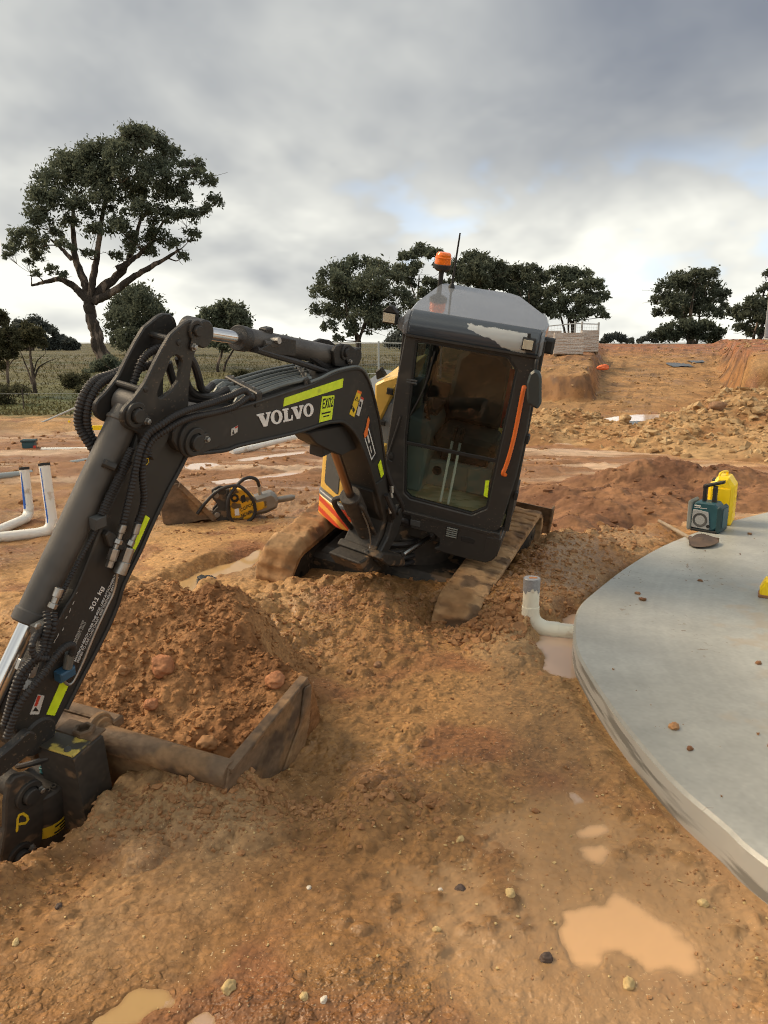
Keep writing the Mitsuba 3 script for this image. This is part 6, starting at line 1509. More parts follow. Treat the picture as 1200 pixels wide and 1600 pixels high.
obj('joystick', tube(spline([CAB.pt(-.74, .88, -0.45), CAB.pt(-.73, .97, -0.43), CAB.pt(-.735, 1.06, -0.42)], 5), [0.03, 0.016, 0.014, 0.014, 0.014, 0.018, 0.024, 0.028, 0.028, 0.026, 0.02], 12), 'm_ink', con)
con2 = obj('console', prism(rounded([(-.16, .30), (-.02, .30), (0.0, .80), (-.16, .84)], 0.02), CAB, -0.60, -0.42, 0.02), 'm_trim_dark', cab)
obj('joystick', tube(spline([CAB.pt(-.11, .84, -0.45), CAB.pt(-.12, .93, -0.42), CAB.pt(-.115, 1.02, -0.41)], 5), [0.03, 0.016, 0.014, 0.014, 0.014, 0.018, 0.024, 0.028, 0.028, 0.026, 0.02], 12), 'm_ink', con2)
for A_, B_ in ([(-0.483, 0.335), (-0.469, 0.83)], [(-0.42, 0.328), (-0.408, 0.827)]):
    lv = obj('travel_lever', tube([CAB.pt(*A_, -0.14), CAB.pt(*B_, -0.19)], 0.010, 10), 'm_offwhite', cab)
    obj('grip', tube([CAB.pt(*B_, -0.19), CAB.pt(B_[0] + .01, B_[1] + .11, -0.20)], [0.017, 0.020], 12), 'm_ink', lv)
obj('pedal', box(CAB, (-.54, .282, -0.16), (-.38, .30, -0.05), 0.006), 'm_ink', cab)
obj('wiper', tube(spline([CAB.pt(-.78, 1.02, -0.008), CAB.pt(-.70, 1.25, 0.004), CAB.pt(-.66, 1.52, 0.004)], 5), 0.006, 6), 'm_ink', cab)
obj('side_pipe', [tube(spline([CAB.pt(-.80 + 0.03 * k, .72, -0.05 - 0.04 * k), CAB.pt(-.78 + 0.03 * k, 1.1, -0.06 - 0.04 * k), CAB.pt(-.74 + 0.02 * k, 1.5, -0.08 - 0.05 * k)], 6), 0.007, 8) for k in range(4)] if False else tube(spline([CAB.pt(-.83, .72, -0.10), CAB.pt(-.83, 1.1, -0.10), CAB.pt(-.82, 1.5, -0.12)], 6), 0.008, 8), 'm_trim_grey', cab)
obj('belt', box(CAB, (-.20, .80, -0.84), (-.16, 1.30, -0.83), 0.002), 'm_sticker_red', cab, label='red seat belt')

# --- plinth under the cab
pln = obj('front_cover', prism(rounded([(-0.676, 0.252), (-0.373, 0.243), (-0.049, 0.224), (0.029, 0.255), (0.047, 0.177), (0.006, 0.011), (-0.038, -0.023), (-0.256, -0.023), (-0.475, -0.011), (-0.413, 0.027), (-0.416, 0.088), (-0.473, 0.124), (-0.581, 0.125), (-0.66, 0.128)], 0.012), CAB, -0.10, 0.02, 0.008), 'm_black', EX)
obj('corner_cover', prism(rounded([(-0.075, .0), (0.0, .0), (0.03, .04), (0.045, .10), (0.05, .215), (-0.075, .21)], 0.015), CAB, -0.30, 0.022, 0.012), 'm_black', EX)
obj('seam_trim', prism([(-0.781, 0.263), (-0.057, 0.246), (0.012, 0.252), (0.015, 0.231), (-0.052, 0.22), (-0.684, 0.236), (-0.778, 0.236)], CAB, -0.06, 0.026, 0.003), 'm_black', cab)
obj('latch_plate', box(Fr(CAB.pt(*[(-0.625, 0.181)][0], 0.02), CL, CU, CF), (-0.04, -0.025, 0), (0.04, 0.022, 0.006), 0.003), 'm_trim_dark', pln)
vent = obj('vent', box(Fr(CAB.pt(*[(-0.331, 0.171)][0], 0.02), CL, CU, CF), (-0.052, -0.045, -0.004), (0.052, 0.045, 0.004), 0.003), 'm_ink', pln)
for k in range(5):
    obj('slat', box(Fr(CAB.pt(*[(-0.331, 0.171)][0], 0.024), CL, CU, CF), (-0.042, -0.038 + 0.017 * k, 0), (0.042, -0.030 + 0.017 * k, 0.005), 0.001), 'm_trim_grey', vent)
obj('grip_recess', prism(rounded([(-0.05, -0.025), (0.05, -0.025), (0.055, 0.01), (0.03, 0.022), (-0.03, 0.022), (-0.055, 0.01)], 0.008), Fr(CAB.pt(*[(-0.201, 0.142)][0], 0.02), CL, CU, CF), -0.002, 0.004, 0.002), 'm_ink', pln)
obj('underframe', box(CAB, (-.98, -0.02, -1.25), (0.03, 0.235, -0.11), 0.02), 'm_black_muddy', EX)
obj('step_plate', box(CAB, (-.83, 0.10, -0.12), (-.56, 0.235, -0.02), 0.015), 'm_black', EX)

# --- machine's right: engine side and hood
body_plan = rounded([(-.98, -.12), (-1.30, -.12), (-1.56, -.34), (-1.60, -.95), (-1.40, -1.45), (-.60, -1.60), (-.20, -1.45), (-.30, -1.12), (-.93, -1.12)], 0.10, 8)
bd = obj('side_body', prism(body_plan, FLOOR, 0.12, 0.66, 0.03), 'm_yellow', EX)
obj('grey_band', prism(body_plan.buffer(0.010), FLOOR, 0.085, 0.122, 0.006), 'm_grey_paint', bd)
obj('hazard_band', prism(body_plan.buffer(0.004), FLOOR, -0.10, 0.084, 0.012), 'm_hazard', bd, label='orange and red hazard striped skirt')
obj('grille_panel', prism(rounded([(-1.27, .18), (-1.02, .18), (-1.02, .60), (-1.24, .60), (-1.27, .54)], 0.03), CAB, -0.15, -0.112, 0.008), 'm_trim_dark', bd)
dvec = V(-.26, -.22); dvec /= np.linalg.norm(dvec)
GF = Fr(CAB.pt(-1.30, 0, -.12), CL * dvec[0] + CF * dvec[1], CU, np.cross(CL * dvec[0] + CF * dvec[1], CU))
gz = 1 if (GF.z @ CF) > 0 else -1
obj('grille_panel', prism(rounded([(0.03, .19), (0.26, .21), (0.26, .54), (0.22, .60), (0.03, .60)], 0.03), GF, -0.02 * gz, 0.006 * gz, 0.003), 'm_trim_dark', bd)
obj('round_badge', prism(sg.Point(0.30, 0.57).buffer(0.05), GF, -0.01 * gz, 0.006 * gz, 0.002), 'm_blue_mark', bd)
hd_ = obj('hood', box(CAB, (-1.34, 0.60, -1.20), (-.955, 1.02, -0.30), 0.03), 'm_grey_paint', EX)
obj('hood_cover', prism(rounded([(-1.152, 1.126), (-1.085, 1.174), (-0.957, 1.232), (-0.969, 1.159), (-1.07, 0.856), (-1.095, 0.792), (-1.125, 0.871)], 0.01), CAB, -1.15, -0.27, 0.015), 'm_yellow', hd_)
obj('hood_latch', box(Fr(CAB.pt(*[(-1.021, 1.096)][0], -0.27), CL, CU, CF), (-0.025, -0.025, 0), (0.025, 0.025, 0.02), 0.005), 'm_ink', hd_)
obj('hood_mirror', prism(rounded([(-1.183, 1.207), (-1.144, 1.239), (-1.096, 1.181), (-1.165, 1.138)], 0.008), CAB, -0.42, -0.35, 0.01), 'm_ink', hd_)
obj('hinge', box(Fr(CAB.pt(*[(-1.062, 0.831)][0], -0.28), CL, CU, CF), (-0.03, -0.02, 0), (0.03, 0.02, 0.02), 0.005), 'm_ink', hd_)
obj('slew_ring', rod(CAB.pt(-.76, -0.02, -.53), CAB.pt(-.76, -0.26, -.53), 0.46, n=40, b=0.01), 'm_black_muddy', EX)

# --- undercarriage
TRW, SHOE = 0.925, 0.33
HL, RR = 1.02, 0.235
side2 = Fr(TC, TF, TU, TL)


def stadium(r, cx=HL - RR):
    return sg.LineString([(-cx, -RR), (cx, -RR)]).buffer(r, quad_segs=14)


for s_ in (1, -1):
    t0, t1 = (TRW - SHOE, TRW) if s_ > 0 else (-TRW, -TRW + SHOE)
    per = np.array(stadium(RR).exterior.coords)[:-1]
    q, _ = resample(np.column_stack([np.vstack([per, per[:1]]), np.zeros(len(per) + 1)]), 0.018)
    q = q[:-1, :2]
    tq = np.roll(q, -1, 0) - np.roll(q, 1, 0)
    nq = np.stack([tq[:, 1], -tq[:, 0]], 1); nq /= np.linalg.norm(nq, axis=1)[:, None]
    if (nq * (q - [0, -RR])).sum() < 0:
        nq = -nq
    wl = np.linspace(t0, t1, 20)
    Q = np.repeat(q[:, None], len(wl), 1); NQ = np.repeat(nq[:, None], len(wl), 1); WQ = np.repeat(wl[None], len(q), 0)
    P = TC + Q[..., :1] * TF + Q[..., 1:2] * TU + WQ[..., None] * TL
    edge = np.minimum(WQ - t0, t1 - WQ)
    mud = np.abs(meshkit.fbm(P * 6.5, 4, 3) - 0.5) * 0.075 + (meshkit.fbm(P * 2.1, 3, 8) - 0.5) * 0.035 + 0.004
    if s_ < 0:
        mud = mud + 0.075 * smooth01(P[..., 2], 0.12, 0.32) * (0.55 + meshkit.fbm(P * 3.1, 3, 4))
    mud *= smooth01(edge, -0.02, 0.07)
    lug = 0.012 * (np.sin(np.arange(len(q)) * 2 * np.pi / 5.5)[:, None] > 0.2)
    P = P + (NQ[..., :1] * TF + NQ[..., 1:2] * TU) * (mud + lug * smooth01(edge, 0.0, 0.02) * (meshkit.fbm(P * 1.7, 2, 5) > 0.45) - 0.006)[..., None]
    n_, w_ = len(q), len(wl)
    i, j = np.meshgrid(np.arange(n_), np.arange(w_ - 1), indexing='ij'); i, j = i.ravel(), j.ravel(); k = (i + 1) % n_
    f = np.vstack([np.stack([i * w_ + j, k * w_ + j, k * w_ + j + 1], 1), np.stack([i * w_ + j, k * w_ + j + 1, i * w_ + j + 1], 1)])
    tk = obj('track', fix((P.reshape(-1, 3), f)), 'm_track_mud', EX, smooth=True, label='rubber track caked in orange mud')
    obj('belt', prism(stadium(RR - 0.002).difference(stadium(RR - 0.045)), side2, t0 + 0.004, t1 - 0.004, 0.006), 'm_track_mud', tk)
    mid = (t0 + t1) / 2
    fr_ = obj('track_frame', prism(stadium(0.105, HL - RR - 0.05), side2, mid - 0.10, mid + 0.10, 0.02), 'm_black_muddy', EX)
    for cx in (-(HL - RR), HL - RR):
        obj('wheel', _lathe(side2.pt(cx, -RR, mid), TL, [(-0.12, 0.02), (-0.12, 0.12), (-0.10, 0.185), (0.10, 0.185), (0.12, 0.12), (0.12, 0.02)], 30), 'm_black_muddy', fr_)
    for k in range(4):
        obj('roller', _lathe(side2.pt(-0.48 + 0.32 * k, -0.37, mid), TL, [(-0.13, 0.01), (-0.13, 0.06), (0.13, 0.06), (0.13, 0.01)], 18), 'm_black_muddy', fr_)
    for k in range(17):
        cx = -0.76 + 0.095 * k
        obj('tread_bar', box(Fr(side2.pt(cx, 0.0, t0), TL, TF, TU), (0.012, -0.024, -0.02), (SHOE - 0.012, 0.024, 0.011), 0.006), 'm_track_mud', tk)
obj('crossframe', [box(TRK, (-0.62, -0.5, -0.34), (0.62, 0.5, -0.12), 0.04), box(TRK, (-0.70, 0.30, -0.38), (0.70, 0.55, -0.16), 0.04)], 'm_black_muddy', EX)
bl = [(-1.12, -0.07), (-1.09, -0.06), (-1.12, -0.17), (-1.12, -0.26), (-1.08, -0.32), (-1.115, -0.33), (-1.155, -0.26), (-1.155, -0.17)]
bd2 = obj('dozer_blade', prism(bl, side2, -TRW - 0.02, TRW + 0.035, 0.004), 'm_bucket', EX)
obj('blade_end', prism([(-1.08, -0.055), (-1.18, -0.06), (-1.17, -0.22), (-1.10, -0.33), (-1.07, -0.33), (-1.10, -0.18)], side2, TRW + 0.035, TRW + 0.055, 0.004), 'm_bucket', bd2)
obj('blade_arm', [box(TRK, (x_ - 0.05, -1.2, -0.30), (x_ + 0.05, -0.4, -0.20), 0.01) for x_ in (-0.40, 0.40)], 'm_black_muddy', bd2)
# ---------------------------------------------------------------- things on the flat, left
bf = Fr(V(*[(-1.623, 8.3, 0.213)][0]), V(0.965, 0.26, 0.02), V(0, 0, 1), V(0.26, -0.965, 0))
bf.o[2] = 0.17
hk = thing('rock_breaker', 'yellow hydraulic rock breaker lying on the mud with its hoses curled over it', 'breaker')
obj('body', prism(rounded([(-0.10, -0.19), (0.13, -0.17), (0.19, -0.05), (0.18, 0.06), (0.05, 0.16), (-0.06, 0.18), (-0.11, 0.05)], 0.02), bf, -0.12, 0.12, 0.012), 'm_breaker_yellow', hk)
obj('lower_shell', prism(rounded([(0.15, -0.15), (0.30, -0.13), (0.42, -0.08), (0.44, 0.0), (0.42, 0.07), (0.36, 0.11), (0.16, 0.06)], 0.03), bf, -0.10, 0.11, 0.035), 'm_steel_grey', hk)
obj('stripe_plate', prism(rounded([(0.17, -0.10), (0.30, -0.06), (0.30, 0.02), (0.17, 0.0)], 0.01), bf, 0.105, 0.116, 0.004), 'm_breaker_yellow', hk)
obj('chisel', tube([bf.pt(0.43, -0.005, 0), bf.pt(0.60, 0.012, 0), bf.pt(0.635, 0.015, 0)], [0.036, 0.036, 0.022], 18), 'm_steel_grey', hk)
for z_ in (-0.10, 0.07):
    obj('mount_ear', prism(rounded([(-0.12, -0.20), (-0.20, -0.20), (-0.28, -0.14), (-0.28, -0.06), (-0.22, 0.0), (-0.28, 0.08), (-0.28, 0.15), (-0.20, 0.19), (-0.12, 0.17)], 0.02), bf, z_, z_ + 0.035, 0.006), 'm_black_muddy', hk)
obj('mount_plate', box(bf, (-0.135, -0.21, -0.13), (-0.095, 0.18, 0.13), 0.01), 'm_black_muddy', hk)
for y_ in (-0.10, 0.115):
    obj('mount_pin', rod(bf.pt(-0.24, y_, -0.13), bf.pt(-0.24, y_, 0.125), 0.03, n=18, b=0.004), 'm_steel_grey', hk)
for x_, y_ in ((-0.115, -0.16), (-0.115, 0.12), (-0.115, -0.02)):
    obj('bolt', _lathe(bf.pt(x_, y_, 0.13), bf.z, [(0, 0.022), (0.015, 0.022), (0.015, 0)], 6), 'm_ink', hk, smooth=False)
obj('port', _lathe(bf.pt(-0.045, 0.075, 0.12), bf.z, [(-0.01, 0.045), (0.02, 0.045), (0.02, 0.025), (-0.005, 0.02), (-0.005, 0)], 18), 'm_ink', hk)
obj('slot', prism(rounded([(0.03, 0.01), (0.075, 0.03), (0.065, 0.11), (0.02, 0.09)], 0.01), bf, 0.12, 0.126, 0.002), 'm_ink', hk)
obj('name_plate', prism([(-0.05, -0.12), (0.0, -0.12), (-0.005, -0.04), (-0.05, -0.05)], bf, 0.12, 0.124, 0), 'm_white', hk, smooth=False)
obj('lettering', [letters('COPCO', bf.pt(0.015, -0.085, 0.1205), bf.x * 0.15 + bf.y * 0.07, bf.y * 0.034 - bf.x * 0.008, bf.z, 0.002, True), letters('MONT', bf.pt(0.02, -0.145, 0.1205), bf.x * 0.11 + bf.y * 0.035, bf.y * 0.034 - bf.x * 0.008, bf.z, 0.002, True)], 'm_ink', hk, smooth=False)
obj('hose', hose([bf.pt(-0.45, -0.06, 0.16), bf.pt(-0.34, 0.08, 0.18), bf.pt(-0.2, 0.19, 0.18), bf.pt(-0.02, 0.22, 0.17), bf.pt(0.08, 0.15, 0.18), bf.pt(0.155, 0.03, 0.17), bf.pt(0.16, -0.12, 0.16), bf.pt(0.06, -0.20, 0.16), bf.pt(-0.06, -0.20, 0.17), bf.pt(-0.125, -0.06, 0.19), bf.pt(-0.11, 0.10, 0.19), bf.pt(0.0, 0.24, 0.16), bf.pt(0.10, 0.29, 0.12), bf.pt(0.20, 0.26, 0.08), bf.pt(0.235, 0.17, 0.05)], 0.019, 10), 'm_rubber', hk)
obj('hose_end', rod(bf.pt(0.235, 0.18, 0.05), bf.pt(0.24, 0.08, 0.05), 0.02, n=12), 'm_zinc', hk)

ob = Fr(V(*[(-2.259, 8, 0.126)][0]), V(0.93, 0.36, 0), V(0, 0, 1), V(0.36, -0.93, 0))
ob.o[2] = -0.02
sb = thing('digging_bucket', 'rusty brown spare digging bucket on the mud behind the excavator arm', 'bucket')
prof = [(-0.12, 0.02), (0.08, 0.0), (0.30, 0.04), (0.42, 0.03), (0.06, 0.46), (-0.05, 0.44), (-0.14, 0.25)]
for z_ in (-0.42, 0.0):
    obj('side_plate', prism(rounded(prof, 0.03), ob, z_, z_ + 0.02, 0.004), 'm_bucket', sb)
obj('shell', prism(sg.LineString([(0.40, 0.04), (0.28, 0.045), (0.08, 0.02), (-0.10, 0.04), (-0.125, 0.25), (-0.04, 0.43)]).buffer(0.012), ob, -0.40, 0.0, 0.003), 'm_bucket', sb)
obj('top_edge', prism([(0.05, 0.42), (0.08, 0.47), (0.45, 0.05), (0.40, 0.01)], ob, 0.02, 0.05, 0.006), 'm_bucket', sb)
for k in range(4):
    obj('tooth', prism([(0.40, 0.0), (0.43, 0.06), (0.54, 0.02)], ob, -0.40 + 0.125 * k, -0.35 + 0.125 * k, 0.006), 'm_bucket', sb)

tb = Fr(V(*[(-6.669, 14.2, -0.116)][0]), V(0.98, 0.2, 0), V(0, 0, 1), V(0.2, -0.98, 0))
tt = thing('tool_tub', 'dark teal plastic tub standing on the flat at the far left', 'tub')
obj('body', prism(rounded([(-0.10, 0), (0.10, 0), (0.115, 0.21), (-0.115, 0.21)], 0.015), tb, -0.2, 0.0, 0.01), 'm_teal', tt)
obj('lid', prism(rounded([(-0.13, 0.205), (0.13, 0.205), (0.13, 0.245), (-0.13, 0.245)], 0.012), tb, -0.215, 0.015, 0.008), 'm_teal_dark', tt)
obj('clip', box(tb, (0.09, 0.08, -0.02), (0.135, 0.14, 0.03), 0.006), 'm_sticker_red', tt, label='red clip')

# fallen fence panel and post by the meadow's edge
fp = thing('mesh_panel', 'fallen galvanised fence panel over a dark sheet at the edge of the meadow', 'fence panel')
A_, B_, C_, D_ = V(*[(-8.657, 17.6, -0.21)][0]), V(*[(-7.489, 18.6, 0.371)][0]), V(*[(-7.946, 17.4, -0.216)][0]), V(*[(-7.517, 18.2, -0.007)][0])
E_ = V(*[(-8.112, 18.1, 0.019)][0])
obj('top_rail', tube([A_, B_], 0.022, 8), 'm_galv', fp)
obj('top_rail', tube([C_, D_], 0.022, 8), 'm_galv', fp)
obj('cross_bar', tube([E_, D_ + V(0, 0, 0.03)], 0.016, 8), 'm_galv', fp)
obj('cross_bar', tube([B_, B_ + V(0.6, 0.1, 0.0)], 0.016, 8), 'm_galv', fp)
obj('sheet', (np.array([C_ - V(0, 0, 0.03), D_ - V(0, 0, 0.03), D_ - V(-0.1, -0.2, 0.32), C_ - V(0.0, 0, 0.12), A_ + V(0.1, 0.05, -0.01), E_ - V(0, 0, 0.04)]), np.array([[0, 1, 2], [0, 2, 3], [4, 0, 5], [0, 1, 5]])), 'm_teal_dark', fp, smooth=False)
single('marker_peg', [rod(V(*[(-7.511, 18.2, -0.114)][0]), V(*[(-7.507, 18.2, 0.1)][0]), 0.045, 0.028, n=8), rod(V(*[(-7.511, 18.2, -0.114)][0]) - V(0, 0, 0.1), V(*[(-7.511, 18.2, -0.114)][0]), 0.03, n=8)], 'm_jerrycan', 'yellow marker peg at the corner of the fallen fence panel', 'peg')
single('marker_board', box(Fr(V(*[(-5.873, 15.5, 0.224)][0]), V(1, 0.1, 0), V(0, 0, 1), V(0.1, -1, 0)), (-0.10, -0.05, -0.02), (0.16, 0.04, 0.02), 0.006), 'm_jerrycan', 'yellow board showing just behind the big loop of hoses', 'board')
for k, (q_, s_) in enumerate([([(-7.558, 18, -0.182)][0], 0.09), ([(-7.462, 18, -0.122)][0], 0.08), ([(-7.216, 18, -0.076)][0], 0.07)]):
    v, f = blob(rng, s_, 2, 0.4, (1.3, 0.8, 0.4), 1.2)
    single('rubble_chunk', (v + V(*q_), f), 'm_stone_white', ['white chunk of rubble on the earth bank below the yellow peg, leftmost of three', 'white chunk of rubble on the earth bank below the yellow peg, middle of three', 'white chunk of rubble on the earth bank below the yellow peg, nearest the hoses'][k], 'rubble', smooth=35)
v, f = blob(rng, 0.085, 3, 0.8, (1.4, 0.9, 0.35), 2.2)
single('rag', (v + V(*[(-1.433, 5.91)][0], 0.02), f), 'm_ink', 'crumpled dark rag at the edge of the rut puddle', 'rag', smooth=40)

# ---------------------------------------------------------------- up on the bench and the ramp


def gz1(x, y):
    return float(ground_z(V(x), V(y), False)[0])


for (px, w_, d_, hgt, lab) in [([(6.996, 29.5, 1.406)][0], 1.08, 1.0, 0.90, 'shrink wrapped pallet of bricks on the bench, the wider one beside the cab'), ([(8.191, 31, 1.431)][0], 0.66, 0.9, 0.95, 'shrink wrapped pallet of bricks on the bench, the narrower one at its edge'),
                               ([(6.692, 31.5, 1.373)][0], 0.9, 0.9, 0.92, 'shrink wrapped pallet of bricks on the bench, half hidden behind the cab')]:
    x, y, z = px
    z = gz1(x, y) - 0.02
    fr_ = Fr(V(x, y, z), V(0.985, -0.17, 0), V(0, 0, 1), V(-0.17, -0.985, 0))
    t = thing('wrapped_pallet', lab, 'pallet')
    m = trimesh.creation.box((w_, hgt - 0.12, d_)).subdivide().subdivide().subdivide().subdivide()
    v = np.array(m.vertices)
    v = v * (1 + 0.05 * (meshkit.fbm(v * V(2, 7, 2) + x, 3, 4) - 0.5)[:, None]) + V(0, 0.12 + (hgt - 0.12) / 2, -d_ / 2)
    obj('wrap', fr_.mesh((v, np.array(m.faces))), 'm_wrap', t, smooth=40)
    for k in range(3):
        obj('foot', box(fr_, (-w_ / 2 + k * (w_ - 0.1) / 2, 0, -d_), (-w_ / 2 + k * (w_ - 0.1) / 2 + 0.1, 0.10, 0), 0.006), 'm_pallet', t)
    obj('deck', box(fr_, (-w_ / 2 - 0.01, 0.10, -d_), (w_ / 2 + 0.01, 0.125, 0.01), 0.004), 'm_pallet', t)


def fence(name, label, pts, hgt, posts, wires):
    t = thing(name, label, 'fence')
    pts = [V(*p) for p in pts]
    for a, b in zip(pts[:-1], pts[1:]):
        for hh in (hgt, 0.12):
            obj('rail', tube([a + V(0, 0, hh), b + V(0, 0, hh)], 0.026, 6), 'm_galv', t)
        n_ = int(np.linalg.norm(b - a) / 0.12)
        obj('mesh_wire', cat([tube([a + (b - a) * k / n_ + V(0, 0, 0.12), a + (b - a) * k / n_ + V(0, 0, hgt)], 0.0035, 3, False) for k in range(n_)] + [tube([a + V(0, 0, 0.12 + k * (hgt - 0.12) / 7), b + V(0, 0, 0.12 + k * (hgt - 0.12) / 7)], 0.0035, 3, False) for k in range(1, 7)]), 'm_galv', t, kind='stuff')
    for p in posts:
        p = V(*p)
        obj('post', tube([p - V(0, 0, 0.2), p + V(0, 0, hgt + 0.08)], 0.045, 8), 'm_galv', t)
    return t


def onz(x, y):
    return (x, y, gz1(x, y))


f1 = [onz(-3.0, 37.5), onz(-0.25, 36.5), onz(2.6, 35.5)]
fence('site_fence', 'galvanised mesh fence across the meadow, seen left of the cab', f1, 1.55, f1, 0)
f2 = [onz(5.5, 33.2), onz(8.05, 33.0), onz(9.2, 33.6)]
fence('site_fence', 'galvanised mesh fence standing behind the wrapped pallets', f2, 1.15, f2 + [onz(8.35, 33.05)], 0)
x, y = 7.35, 25.6
v, f = blob(rng, 0.13, 3, 0.5, (1.6, 0.8, 0.75), 1.4)
single('orange_bag', (v + V(*[(7.508, 26.5, 1.092)][0]), f), 'm_orange_cloth', 'crumpled orange bag at the left edge of the ramp', 'bag', smooth=40)
for (px, w_, lab) in [([(12.02, 31.5, 0.914)][0], 0.38, 'grey plastic sheet lying on the ramp, left of the two together'), ([(13.09, 32.5, 0.988)][0], 0.30, 'grey plastic sheet lying on the ramp, right of the two together'), ([(3.386, 17.4, 0.15)][0], 0.16, 'grey scrap of sheet on the ground just right of the cab'), ([(5.933, 18, 0.09)][0], 0.22, 'grey scrap of sheet by the pale puddle at the foot of the ramp')]:
    xx, yy = np.meshgrid(np.linspace(-1, 1, 9), np.linspace(-1, 1, 9))
    k_ = 1 + 0.35 * nz(xx.ravel() * 2 + px[0], yy.ravel() * 2 + px[1], 1.3, 2, 61)
    X_, Y_ = px[0] + xx.ravel() * w_ * k_, px[1] + yy.ravel() * w_ * 1.6 * k_
    Z_ = ground_z(X_, Y_, True) + 0.035 + 0.05 * np.abs(nz(X_, Y_, 3, 2, 62))
    i = (np.arange(8)[:, None] * 9 + np.arange(8)[None]).ravel()
    single('plastic_sheet', (np.column_stack([X_, Y_, Z_]), np.vstack([np.stack([i, i + 1, i + 10], 1), np.stack([i, i + 10, i + 9], 1)])), 'm_grey_sheet', lab, 'sheet', smooth=40)
cx, cy, cz = [(19.86, 40, 2.162)][0]
cz = gz1(cx, cy)
ct = thing('site_shed', 'pale grey metal site shed at the right edge, beyond the cut bank', 'shed')
CFR = Fr(V(cx, cy, cz), V(0.9, -0.43, 0), V(0, 0, 1), V(-0.43, -0.9, 0))
obj('wall', box(CFR, (-0.35, 0.1, -2.2), (3.2, 2.25, 0), 0.02), 'm_container', ct)
obj('roof', box(CFR, (-0.42, 2.25, -2.3), (3.3, 2.36, 0.08), 0.02), 'm_galv', ct)
obj('skid', box(CFR, (-0.35, -0.1, -2.2), (3.2, 0.1, 0.03), 0.02), 'm_offwhite', ct)
for k in range(10):
    obj('wall_rib', box(CFR, (-0.30 + 0.32 * k, 0.15, 0.0), (-0.18 + 0.32 * k, 2.2, 0.03), 0.008), 'm_container', ct)
obj('window', box(CFR, (-0.16, 1.25, 0.03), (0.20, 1.75, 0.05), 0.01), 'm_lamp_face', ct)
# wire fence across the meadow
wf = thing('wire_fence', 'thin wire fence across the lower meadow on the far left', 'fence')
wp = [(-13.5 + 2.9 * k, 22.3 + 0.25 * k) for k in range(4)]
for x, y in wp:
    obj('post', tube([(x, y, gz1(x, y) - 0.1), (x, y, gz1(x, y) + 0.6)], 0.018, 6), 'm_bark', wf)
for hh in (0.45,):
    obj('wire', tube([(x, y, gz1(x, y) + hh) for x, y in wp], 0.004, 4), 'm_galv', wf)

# ---------------------------------------------------------------- trees


def leaves(rng, cen, rad, n, size, spread=0.36, subs=14, droop=0.4):
    """Leaf quads gathered in tufts over the upper shell of each clump."""
    out = []
    tot = sum(r ** 2 for r in rad)
    for c, r in zip(cen, rad):
        m = max(int(subs * (0.6 + 0.8 * rng.random())), 5)
        d = rng.normal(size=(m, 3)); d /= np.linalg.norm(d, axis=1)[:, None]
        d[:, 2] = np.where(d[:, 2] < -0.35, -d[:, 2], d[:, 2])
        t = c + d * r * (0.45 + 0.55 * rng.random((m, 1)) ** 0.5) * V(1, 1, 0.9)
        k = max(int(n * r ** 2 / tot / m), 3)
        q = np.repeat(t, k, 0) + rng.normal(size=(m * k, 3)) * r * spread * V(1, 1, 0.8) * (0.55 + 0.6 * rng.random((m * k, 1)))
        out.append(q)
    q = np.vstack(out); N_ = len(q)
    a = rng.normal(size=(N_, 3)); a[:, 2] -= droop; a /= np.linalg.norm(a, axis=1)[:, None]
    b = rng.normal(size=(N_, 3)); b -= a * (a * b).sum(1)[:, None]; b /= np.linalg.norm(b, axis=1)[:, None]
    L_ = size * (0.6 + 0.8 * rng.random((N_, 1))); Wd = L_ * 0.42
    v = np.stack([q - a * L_ * 0.5, q + b * Wd * 0.5, q + a * L_ * 0.5, q - b * Wd * 0.5], 1).reshape(-1, 3)
    i = np.arange(N_) * 4
    return v, np.vstack([np.stack([i, i + 1, i + 2], 1), np.stack([i, i + 2, i + 3], 1)])


def wiggle(rng, p, amp):
    p = np.array(p, float)
    p[1:-1] += rng.normal(size=p[1:-1].shape) * amp
    return p


